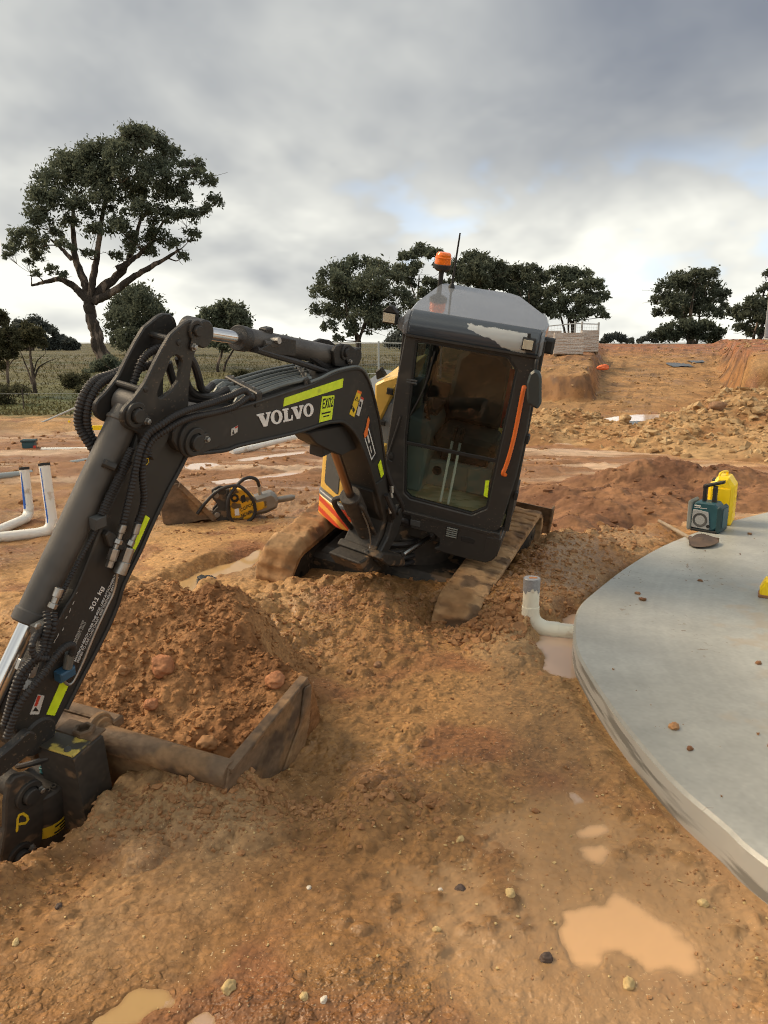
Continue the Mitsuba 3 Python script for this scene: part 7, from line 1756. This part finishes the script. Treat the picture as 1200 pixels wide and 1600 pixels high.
def grow(name, label, category, seed, trunk, crown, n, size, leaf, r0, forks=None, group=None, wood='m_bark', subs=14, twigs=3, thin=1.0, droop=0.4, spread=0.36):
    """trunk: polylines of (point, radius); crown: (point, radius) clumps, each fed by a limb from the nearest trunk point below it."""
    rg = np.random.default_rng(seed)
    t = thing(name, label, category, group)
    ms, nodes = [], []
    for line in trunk:
        p = np.array([q[:3] for q in line], float); r = np.array([q[3] for q in line])
        s = spline(p, 6); rr = np.interp(np.linspace(0, 1, len(s)), np.linspace(0, 1, len(r)), r)
        s[1:-1] += rg.normal(size=s[1:-1].shape) * rr[1:-1, None] * 0.12
        ms.append(tube(s, rr * (1 + 0.035 * rg.normal(size=len(rr))), 9))
        nodes += [(a, b) for a, b in zip(s[len(s) // 3:], rr[len(s) // 3:])]
    cen = [np.array(c[:3], float) for c in crown]; rad = [c[3] for c in crown]
    np_ = np.array([a for a, _ in nodes]); nr = np.array([b for _, b in nodes])
    for c, r in sorted(zip(cen, rad), key=lambda x: np.linalg.norm(np_ - x[0], axis=1).min()):
        dv = c - np_
        cost = np.linalg.norm(dv, axis=1) + 1.2 * np.maximum(-dv[:, 2], 0) * 2
        k = int(np.argmin(cost)); a = np_[k]; ra = min(nr[k] * 0.62, 0.030 * thin * (1 + np.linalg.norm(c - a)))
        mid = (a + c) / 2 + V(0, 0, -0.08) * np.linalg.norm(c - a) + rg.normal(size=3) * 0.10 * np.linalg.norm(c - a)
        s = spline([a, mid, c], 5)
        rr = np.linspace(ra, max(ra * 0.3, 0.012), len(s))
        ms.append(tube(s, rr, 6))
        np_ = np.vstack([np_, s[3:]]); nr = np.r_[nr, rr[3:]]
        for _ in range(twigs):
            e = c + rg.normal(size=3) * r * V(0.8, 0.8, 0.5)
            ms.append(tube(spline([s[-4], (s[-4] + e) / 2 + rg.normal(size=3) * 0.1 * r, e], 3), np.linspace(max(ra * 0.35, 0.014), 0.008, 7), 4))
    obj('trunk', cat(ms), wood, t, smooth=60)
    v, f = leaves(rg, cen, rad, n, size, spread, subs, droop)
    obj('crown', (v, f), leaf, t, smooth=False)
    return t


def clumps(D, lst, seed, scale, jit=0.5):
    """lst: world points at distance D with a radius in metres, set back and forth at random."""
    rg = np.random.default_rng(seed)
    out = []
    for (x, y, z), r in lst:
        d = rg.normal() * jit * scale
        k = (y + d) / y
        out.append((x * k, y + d, CAM_H + (z - CAM_H) * k, r))
    return out


def cloud(seed, c, rx, ry, rz, n, r):
    rg = np.random.default_rng(seed)
    out = []
    while len(out) < n:
        d = rg.uniform(-1, 1, 3)
        q = (d ** 2).sum()
        if q < 1 and q > 0.12:
            out.append((c[0] + d[0] * rx, c[1] + d[1] * ry, c[2] + d[2] * rz, r * (0.7 + 0.6 * rg.random())))
    return out


PX = 1 / 1190.0
GUM = [(-13.47, 45, 12.53), (-14.38, 45, 12.04), (-15.45, 45, 11.88), (-16.53, 45, 11.55), (-17.61, 45, 11.22), (-18.39, 45, 10.4), (-19.09, 45, 9.738), (-19.43, 45, 8.901), (-12.44, 45, 12.21), (-11.59, 45, 11.72), (-10.56, 45, 11.39), (-10.16, 45, 10.9), (-9.719, 45, 10.57), (-16.62, 45, 10.4), (-15.2, 45, 10.57), (-13.94, 45, 10.9), (-12.69, 45, 11.06), (-11.49, 45, 10.57), (-18.13, 45, 9.404), (-17.09, 45, 9.069), (-15.47, 45, 9.404), (-9.419, 45, 9.471), (-9.976, 45, 9.002), (-11, 45, 9.738), (-12.41, 45, 9.904), (-13.66, 45, 9.738), (-13.56, 45, 8.733), (-12.31, 45, 8.733), (-11.06, 45, 8.733), (-10.76, 45, 7.718), (-14.68, 45, 8.058), (-13.84, 45, 7.207), (-12.74, 45, 7.548), (-11.69, 45, 7.138), (-18.94, 45, 8.396), (-18.47, 45, 7.718), (-20.1, 45, 7.548), (-20.69, 45, 7.036), (-19.59, 45, 7.207), (-21.2, 45, 6.693), (-19.47, 45, 6.624), (-20.05, 45, 6.279), (-17.98, 45, 7.207), (-17.52, 45, 8.328), (-16.58, 45, 6.693), (-11.36, 45, 6.624), (-15.14, 45, 6.624), (-16.12, 45, 7.888), (-14.71, 45, 10.07), (-15.86, 45, 11.06), (-13.15, 45, 6.864), (-13.8, 45, 12.85), (-12.93, 45, 12.76), (-18.75, 45, 5.865), (-19.68, 45, 5.656), (-18.12, 45, 5.587)]
GUM_R = [28, 30, 30, 30, 30, 28, 24, 18, 26, 22, 18, 14, 14, 34, 34, 30, 28, 24, 26, 26, 30, 15, 14, 22, 26, 28, 26, 24, 20, 14, 24, 24, 24, 15, 20, 16, 22, 16, 18, 9, 13, 9, 15, 16, 12, 11, 12, 16, 30, 30, 14, 20, 20, 11, 9, 8]
gum = clumps(45, [(p, r * 0.86 * 45.5 * PX) for p, r in zip(GUM, GUM_R)], 5, 1.9)


def tr(D, px, radii):
    return [(*p, r * D * PX) for p, r in zip(px, radii)]


g_tr = [tr(45, [(-16.02, 45, 0.015), (-16.3, 45, 1.22), (-16.57, 45, 2.41), (-16.81, 45, 3.551), (-16.85, 45, 4.328)], [12, 10.5, 9.3, 8.5, 8.2]), tr(45, [(-16.86, 45, 4.258), (-17.46, 45, 4.89), (-18.29, 45, 5.413), (-19.17, 45, 5.309), (-20.06, 45, 5.099)], [7, 5.5, 4, 3, 1.6]), tr(45, [(-16.82, 45, 4.328), (-17.13, 45, 5.309), (-17.61, 45, 6.521), (-17.76, 45, 8.058), (-17.75, 45, 9.738)], [7, 6, 5, 3.5, 2]),
        tr(45, [(-16.79, 45, 4.258), (-15.99, 45, 5.099), (-15.12, 45, 6.003), (-14.56, 45, 7.207), (-14.07, 45, 9.069)], [8, 7, 5.5, 4, 2]), tr(45, [(-16.57, 45, 4.187), (-15.36, 45, 4.75), (-14.06, 45, 5.587), (-12.83, 45, 6.21), (-11.45, 45, 6.967)], [6.5, 5.5, 4.5, 3.5, 1.6]), tr(45, [(-16.78, 45, 4.328), (-16.45, 45, 5.656), (-16.12, 45, 7.036), (-15.67, 45, 9.069), (-15.14, 45, 10.4)], [6, 5, 4, 3, 1.6]),
        tr(45, [(-15.12, 45, 6.003), (-14.25, 45, 6.521), (-13.36, 45, 7.378), (-12.49, 45, 8.733)], [4.5, 3.5, 3, 1.6]), tr(45, [(-17.61, 45, 6.521), (-18.34, 45, 7.207), (-18.94, 45, 7.65)], [3.5, 2.5, 1.5])]
for l_ in g_tr[1:]:
    dd = np.random.default_rng(int(l_[1][0] * 1000) % 999).normal() * 0.7
    for k in range(1, len(l_)):
        l_[k] = (l_[k][0], l_[k][1] + dd * k / 2, l_[k][2], l_[k][3])
grow('gum_tree', 'tall spreading gum tree with streaked bark standing alone on the left of the meadow', 'tree', 11, g_tr, gum, 42000, 0.22, 'm_leaf_gum', 0.4, subs=13, twigs=4, spread=0.25)


def simple(name, label, D, base, crown_px, radii, seed, n, size=0.24, leaf='m_leaf_dark', stems=3, tr_px=5, top=None, group=None, category='tree', jit=0.5, subs=14, thin=1.0, sc=None, spread=0.26, droop=0.4):
    """base: point of the trunk's foot; crown_px: points of the clumps at distance D."""
    rg = np.random.default_rng(seed)
    k = D * PX * 1.02
    cr = clumps(D, [(p, r * k) for p, r in zip(crown_px, radii)], seed, sc or max(radii) * k * 2.0, jit)
    b = V(*base); b[2] = min(b[2], gz1(b[0], b[1])) - 0.1
    tops = sorted(cr, key=lambda q: -q[2])[:max(stems, 1)]
    trunk = []
    for s in range(stems):
        e = V(*tops[s][:3]); e = b + (e - b) * 0.80
        f = b + V(rg.normal() * tr_px * k * 0.7, rg.normal() * tr_px * k * 0.7, 0) if s else b
        m1 = f + (e - f) * 0.35 + rg.normal(size=3) * np.linalg.norm(e - f) * 0.05; m2 = f + (e - f) * 0.7 + rg.normal(size=3) * np.linalg.norm(e - f) * 0.06
        r_ = tr_px * k * (1.0 if s == 0 else 0.7)
        trunk.append([(*f, r_), (*m1, r_ * 0.75), (*m2, r_ * 0.5), (*e, r_ * 0.2)])
    return grow(name, label, category, seed, trunk, cr, n, size, leaf, 0.2, group=group, subs=subs, thin=thin, spread=spread, droop=droop)


simple('round_tree', 'dense round tree behind the big gum tree', 62, [(-19.81, 62, 0.912)][0], [(-19.36, 62, 5.148), (-20.4, 62, 4.663), (-18.38, 62, 4.76), (-19.42, 62, 4.175), (-20.97, 62, 3.783), (-17.93, 62, 3.93), (-20.25, 62, 3.194), (-18.74, 62, 3.096), (-19.33, 62, 5.536), (-21.39, 62, 2.948), (-17.62, 62, 3.194), (-20.58, 62, 2.207), (-18.54, 62, 2.306), (-19.55, 62, 2.454), (-20.38, 62, 1.461), (-18.85, 62, 1.461)], [24, 22, 22, 30, 18, 18, 26, 26, 16, 14, 14, 22, 20, 24, 18, 16], 21, 15000, 0.30, stems=2, subs=16)
simple('small_tree', 'small leafy tree behind the chrome rod of the arm cylinder', 40, [(-8.428, 40, -0.103)][0], [(-8.135, 40, 3.431), (-8.796, 40, 3.21), (-7.492, 40, 3.241), (-8.159, 40, 2.894), (-8.986, 40, 2.671), (-7.249, 40, 2.798), (-8.352, 40, 2.258), (-7.693, 40, 2.353), (-8.699, 40, 1.842), (-8.053, 40, 1.617), (-7.03, 40, 2.544), (-9.195, 40, 3.052)], [16, 16, 15, 20, 12, 12, 16, 14, 11, 12, 8, 9], 22, 10000, 0.22, 'm_leaf_gum', stems=2, tr_px=3.2)
simple('broad_tree', 'broad dark tree left of the cab, lowest branches just above the boom', 46, [(-1.668, 46, 0.944)][0], [(-1.478, 46, 6.271), (-2.406, 46, 5.917), (-0.37, 46, 5.917), (-3.154, 46, 5.384), (-2.043, 46, 5.206), (-0.743, 46, 5.028), (0.371, 46, 5.384), (-3.724, 46, 4.669), (-2.611, 46, 4.31), (-1.307, 46, 4.13), (0, 46, 4.31), (0.932, 46, 4.49), (-3.665, 46, 3.769), (-2.435, 46, 3.406), (-1.125, 46, 3.297), (0.187, 46, 3.515), (1.495, 46, 3.95), (-3.194, 46, 2.787), (-1.881, 46, 2.568), (-0.376, 46, 2.678), (0.751, 46, 2.933), (-2.639, 46, 2.128), (1.689, 46, 3.043)], [16, 18, 18, 18, 24, 24, 18, 15, 22, 26, 22, 16, 14, 18, 22, 20, 14, 11, 14, 16, 14, 8, 12], 23, 20000, 0.22, 'm_leaf_gum', stems=4, tr_px=4, subs=16)
simple('open_tree', 'thin crowned gum tree just behind the beacon', 58, [(2.628, 58, 0.789)][0], [(2.553, 58, 8.298), (1.628, 58, 7.856), (3.717, 58, 8.077), (1.167, 58, 6.965), (2.333, 58, 6.965), (4.196, 58, 7.188), (1.873, 58, 6.069), (3.281, 58, 5.843), (1.402, 58, 6.652), (2.822, 58, 4.939), (4.222, 58, 5.618), (2.12, 58, 4.484)], [13, 12, 12, 11, 15, 13, 12, 14, 9, 12, 14, 10], 24, 8500, 0.26, 'm_leaf_gum', stems=3, tr_px=4, subs=10, spread=0.24)
simple('shelter_tree', 'dark tree in the row behind the cab roof, nearest the beacon', 60, [(6.656, 60, 1.476)][0], [(6.497, 60, 7.923), (5.546, 60, 7.371), (7.465, 60, 7.739), (7.006, 60, 6.909), (8.448, 60, 7.14), (5.808, 60, 6.445), (7.993, 60, 6.212), (6.788, 60, 5.979), (9.18, 60, 6.909)], [14, 14, 15, 20, 16, 16, 20, 22, 14], 25, 11000, 0.28, stems=3, group=None)
simple('shelter_tree', 'dark tree in the row behind the cab roof, in its middle', 62, [(10.95, 62, 1.461)][0], [(10.48, 62, 7.075), (11.48, 62, 7.171), (9.752, 62, 6.596), (12.25, 62, 6.596), (11.02, 62, 6.115), (10.05, 62, 5.391), (12.05, 62, 5.391), (11.33, 62, 4.663), (12.61, 62, 4.175), (10.6, 62, 4.175)], [14, 14, 14, 15, 20, 18, 18, 18, 14, 14], 26, 11000, 0.28, stems=4)
simple('shelter_tree', 'tall airy tree at the right end of the row behind the cab', 60, [(14.3, 60, 1.331)][0], [(14.01, 60, 7.001), (13.05, 60, 6.816), (15.08, 60, 6.723), (15.99, 60, 6.073), (13.57, 60, 6.073), (14.8, 60, 5.746), (16.43, 60, 5.278), (12.88, 60, 5.419), (14.12, 60, 4.809), (15.58, 60, 4.809), (13.43, 60, 4.101), (14.9, 60, 3.865), (16.35, 60, 4.196), (16.86, 60, 3.865), (12.67, 60, 4.573)], [13, 14, 14, 13, 18, 18, 11, 14, 18, 16, 15, 15, 10, 6, 12], 27, 13000, 0.25, 'm_leaf_gum', stems=4, tr_px=3.4, subs=13)
simple('ridge_tree', 'spreading tree on the ridge above the ramp', 64, [(25.38, 64, 1.704)][0], [(25, 64, 7.144), (23.85, 64, 6.748), (26.21, 64, 6.946), (22.76, 64, 6.152), (24.59, 64, 6.002), (26.4, 64, 6.002), (22.32, 64, 5.253), (23.63, 64, 5.003), (25.45, 64, 5.003), (27.08, 64, 5.353), (22.29, 64, 4.248), (23.44, 64, 4.147), (25.01, 64, 4.147), (26.66, 64, 4.248), (27.56, 64, 4.651), (27.72, 64, 5.753)], [13, 15, 15, 14, 19, 17, 11, 17, 20, 13, 9, 13, 16, 14, 8, 7], 28, 13000, 0.28, 'm_leaf_dark', stems=3, tr_px=4, subs=13)
simple('low_bush', 'dense low bush under the spreading ridge tree', 58, [(22.62, 58, 1.723)][0], [(20.41, 58, 2.557), (21.34, 58, 2.742), (22.51, 58, 2.927), (23.71, 58, 2.834), (24.78, 58, 2.557), (20.91, 58, 2.187), (22.09, 58, 2.28), (23.28, 58, 2.28), (24.34, 58, 2.187)], [10, 13, 15, 14, 10, 10, 13, 13, 11], 29, 9000, 0.24, 'm_leaf_dark', stems=1, tr_px=2, category='bush')
simple('edge_tree', 'tree at the right edge beside the grey shed', 52, [(24.74, 52, 1.908)][0], [(25.12, 52, 6.241), (25.02, 52, 5.233), (24.48, 52, 4.421), (23.68, 52, 4.013), (25.55, 52, 4.217), (23.31, 52, 3.48), (24.37, 52, 3.397), (25.46, 52, 3.192), (23.72, 52, 2.779), (24.89, 52, 2.489), (26.31, 52, 5.031), (26.66, 52, 3.808), (23.05, 52, 3.89)], [8, 12, 13, 11, 18, 11, 17, 18, 12, 14, 18, 18, 8], 30, 11000, 0.24, 'm_leaf_dark', stems=3, tr_px=3.5, subs=12)
simple('far_tree', 'small far tree past the crest, right of the pallets', 115, [(33.52, 115, 1.456)][0], [(32.99, 115, 2.469), (34.1, 115, 2.653), (35.07, 115, 2.285), (36.31, 115, 2.101), (32.44, 115, 2.101)], [7, 8, 7, 5, 5], 31, 2600, 0.5, 'm_leaf_far', stems=1, tr_px=1)
simple('far_tree', 'small far tree past the crest, at the left foot of the ridge tree', 110, [(37.21, 110, 1.475)][0], [(36.78, 110, 2.444), (37.66, 110, 2.708), (36.08, 110, 2.092), (38.24, 110, 2.268)], [5, 6, 4, 5], 32, 1800, 0.5, 'm_leaf_far', stems=1, tr_px=1)
for k, (x, w_, hgt, lab) in enumerate([(-30, 40, 40, 'dim treeline gum at the left edge of the picture'), (38, 22, 34, 'dim treeline gum behind the two scraggy trees'), (72, 26, 52, 'dim treeline gum, tallest of the row left of the big gum'), (102, 20, 36, 'dim treeline gum close left of the big gum trunk'),
                                       (128, 14, 24, 'dim low treeline gum touching the big gum trunk'), (290, 26, 26, 'dim treeline gum behind the excavator arm'), (400, 30, 22, 'dim low treeline gum behind the arm cylinder barrel'), (450, 30, 20, 'dim low treeline gum right of the arm cylinder barrel'), (640, 30, 34, 'dim treeline gum behind the cab')]):
    D = 92.0
    X, Z = (x - 600) * PX * D * 1.02, CAM_H - D * math.tan(math.radians(12.5) - math.atan((552 - 800) * -PX) * 1.0) if False else 0.55
    c = (X, D, Z + hgt * D * PX * 0.62)
    cr = cloud(100 + k, c, w_ * D * PX, w_ * D * PX * 0.8, hgt * D * PX * 0.36, 13, min(w_, hgt) * D * PX * 0.34)
    b = (X, D, gz1(X, D) - 0.1)
    rg = np.random.default_rng(400 + k)
    tk_ = [[(*b, 0.30), (X + rg.normal() * 0.4, D, Z + hgt * D * PX * 0.3, 0.2), (X + rg.normal() * 0.9, D, Z + hgt * D * PX * 0.7, 0.08)] for _ in range(3)]
    grow('treeline_gum', lab, 'tree', 200 + k, tk_, cr, 5200, 0.42, 'm_leaf_far', 0.2, group='dim gums along the far treeline', twigs=2)
# scraggy trees on the lower meadow
sg_tr = [[tr(27, [(-13.31, 27, -0.567), (-13.18, 27, 0.06), (-13.14, 27, 0.835), (-13.07, 27, 1.492), (-12.96, 27, 2.141)], [2.6, 2.4, 2.2, 1.8, 1.0]), tr(27, [(-13.12, 27, 1.055), (-12.91, 27, 1.317), (-12.75, 27, 1.383)], [1.2, 0.8, 0.5])],
         [tr(28, [(-12.87, 28, -0.705), (-12.71, 28, -0.054), (-12.71, 28, 0.681), (-12.73, 28, 1.364), (-12.7, 28, 1.927)], [3.4, 3.4, 2.8, 2.0, 1.2]), tr(28, [(-12.73, 28, 0.038), (-12.98, 28, 0.338), (-13.36, 28, 0.498)], [1.4, 1, 0.5]), tr(28, [(-12.7, 28, 0.567), (-12.49, 28, 1.023), (-12.12, 28, 1.25), (-11.81, 28, 1.364)], [1.5, 1.2, 0.8, 0.4]), tr(28, [(-12.78, 28, 0.452), (-12.87, 28, 0.91), (-13.01, 28, 1.364), (-13.11, 28, 1.702)], [1.5, 1.2, 0.9, 0.5]), tr(28, [(-12.7, 28, 0.796), (-12.52, 28, 1.25), (-12.26, 28, 1.477)], [1, .8, .4])]]
grow('scraggy_tree', 'thin scraggy tree on the lower meadow at the left edge', 'tree', 301, sg_tr[0], clumps(27, [(p, r * 27 * PX) for p, r in zip([(-13.11, 27, 2.571), (-12.92, 27, 2.249), (-13.45, 27, 2.034), (-12.8, 27, 1.926), (-13.13, 27, 1.709), (-13.46, 27, 1.383), (-13.27, 27, 1.055), (-12.94, 27, 1.492), (-13.54, 27, 2.678), (-13.23, 27, 2.891), (-12.69, 27, 1.709)], [11, 11, 14, 9, 11, 12, 9, 8, 14, 8, 7])], 301, 0.4), 6500, 0.13, 'm_leaf_shrub', 0.1, thin=0.5, subs=10)
grow('scraggy_tree', 'scraggy half bare tree with bent trunk on the lower meadow', 'tree', 302, sg_tr[1], clumps(28, [(p, r * 28 * PX) for p, r in zip([(-12.7, 28, 2.373), (-12.95, 28, 2.15), (-12.49, 28, 2.217), (-13.21, 28, 1.927), (-12.68, 28, 1.927), (-12.36, 28, 1.927), (-12.93, 28, 1.702), (-12.18, 28, 1.814)], [10, 11, 10, 8, 10, 8, 7, 5])], 302, 0.4), 5000, 0.13, 'm_leaf_shrub', 0.1, thin=0.5, subs=10)
simple('meadow_bush', 'rounded grey green bush at the foot of the big gum tree', 40, [(-14.43, 40, -0.103)][0], [(-14.88, 40, 0.55), (-14.36, 40, 0.81), (-13.88, 40, 0.648), (-13.39, 40, 0.485), (-15.23, 40, 0.322), (-14.57, 40, 0.224), (-13.92, 40, 0.094), (-13.25, 40, 0.159), (-14.11, 40, 1.069)], [12, 13, 13, 12, 9, 12, 12, 10, 8], 33, 7000, 0.17, 'm_leaf_gum', stems=2, tr_px=1.5, category='bush', thin=0.5)
for k, (px, rr, lab) in enumerate([([(-12.18, 30, 0.053)][0], 0.32, 'low brown bush on the meadow, middle of the slope'), ([(-11.73, 24, -0.695)][0], 0.40, 'twiggy low bush at the left edge of the meadow'), ([(-9.378, 25, 0.093)][0], 0.35, 'grey green low bush just behind the hose loop'), ([(-6.196, 34, 0.42)][0], 0.30, 'low dry bush on the meadow under the arm cylinder'),
                                   ([(-12.12, 30, -1.017)][0], 0.42, 'dull green bush behind the yellow marker peg')]):
    x, y, _ = px
    cr = cloud(500 + k, (x, y, gz1(x, y) + rr * 0.6), rr * 1.5, rr, rr * 0.6, 7, rr * 0.5)
    grow('low_bush', lab, 'bush', 510 + k, [[(x, y, gz1(x, y) - 0.05, 0.03), (x, y, gz1(x, y) + rr * 0.5, 0.02), (x + 0.1, y, gz1(x, y) + rr, 0.01)]], cr, 1800, 0.10, 'm_leaf_shrub', 0.03, thin=0.25, twigs=4)

# ---------------------------------------------------------------- meadow grass
rg = np.random.default_rng(77)
n = 26000
Y = 20.5 + 40 * rg.random(n) ** 1.5; X = -22 * (Y / 24) * rg.random(n) + 1.5 + 0.06 * (Y - 20)
keep = nz(X, Y, 0.5, 2, 71) > -0.12 - 0.3 * rg.random(n)
X, Y = X[keep], Y[keep]; n = len(X)
Z = ground_z(X, Y, False)
hh = (0.04 + 0.09 * rg.random(n) ** 2) * (1 + 0.4 * (Y > 35)); a = rg.random(n) * 6.28; lean = rg.normal(size=(n, 2)) * 0.07
w = 0.014 + 0.02 * rg.random(n)
base = np.column_stack([X, Y, Z]); sd = np.column_stack([np.cos(a), np.sin(a), 0 * a]) * w[:, None]
tip = base + np.column_stack([lean, hh])
v = np.stack([base - sd, base + sd, tip], 1).reshape(-1, 3)
f = np.arange(3 * n).reshape(-1, 3)
scene['grass'] = put((v, f), 'm_grass', False)
labels['grass'] = {'label': 'rough dry grass over the meadow on the left', 'kind': 'stuff'}
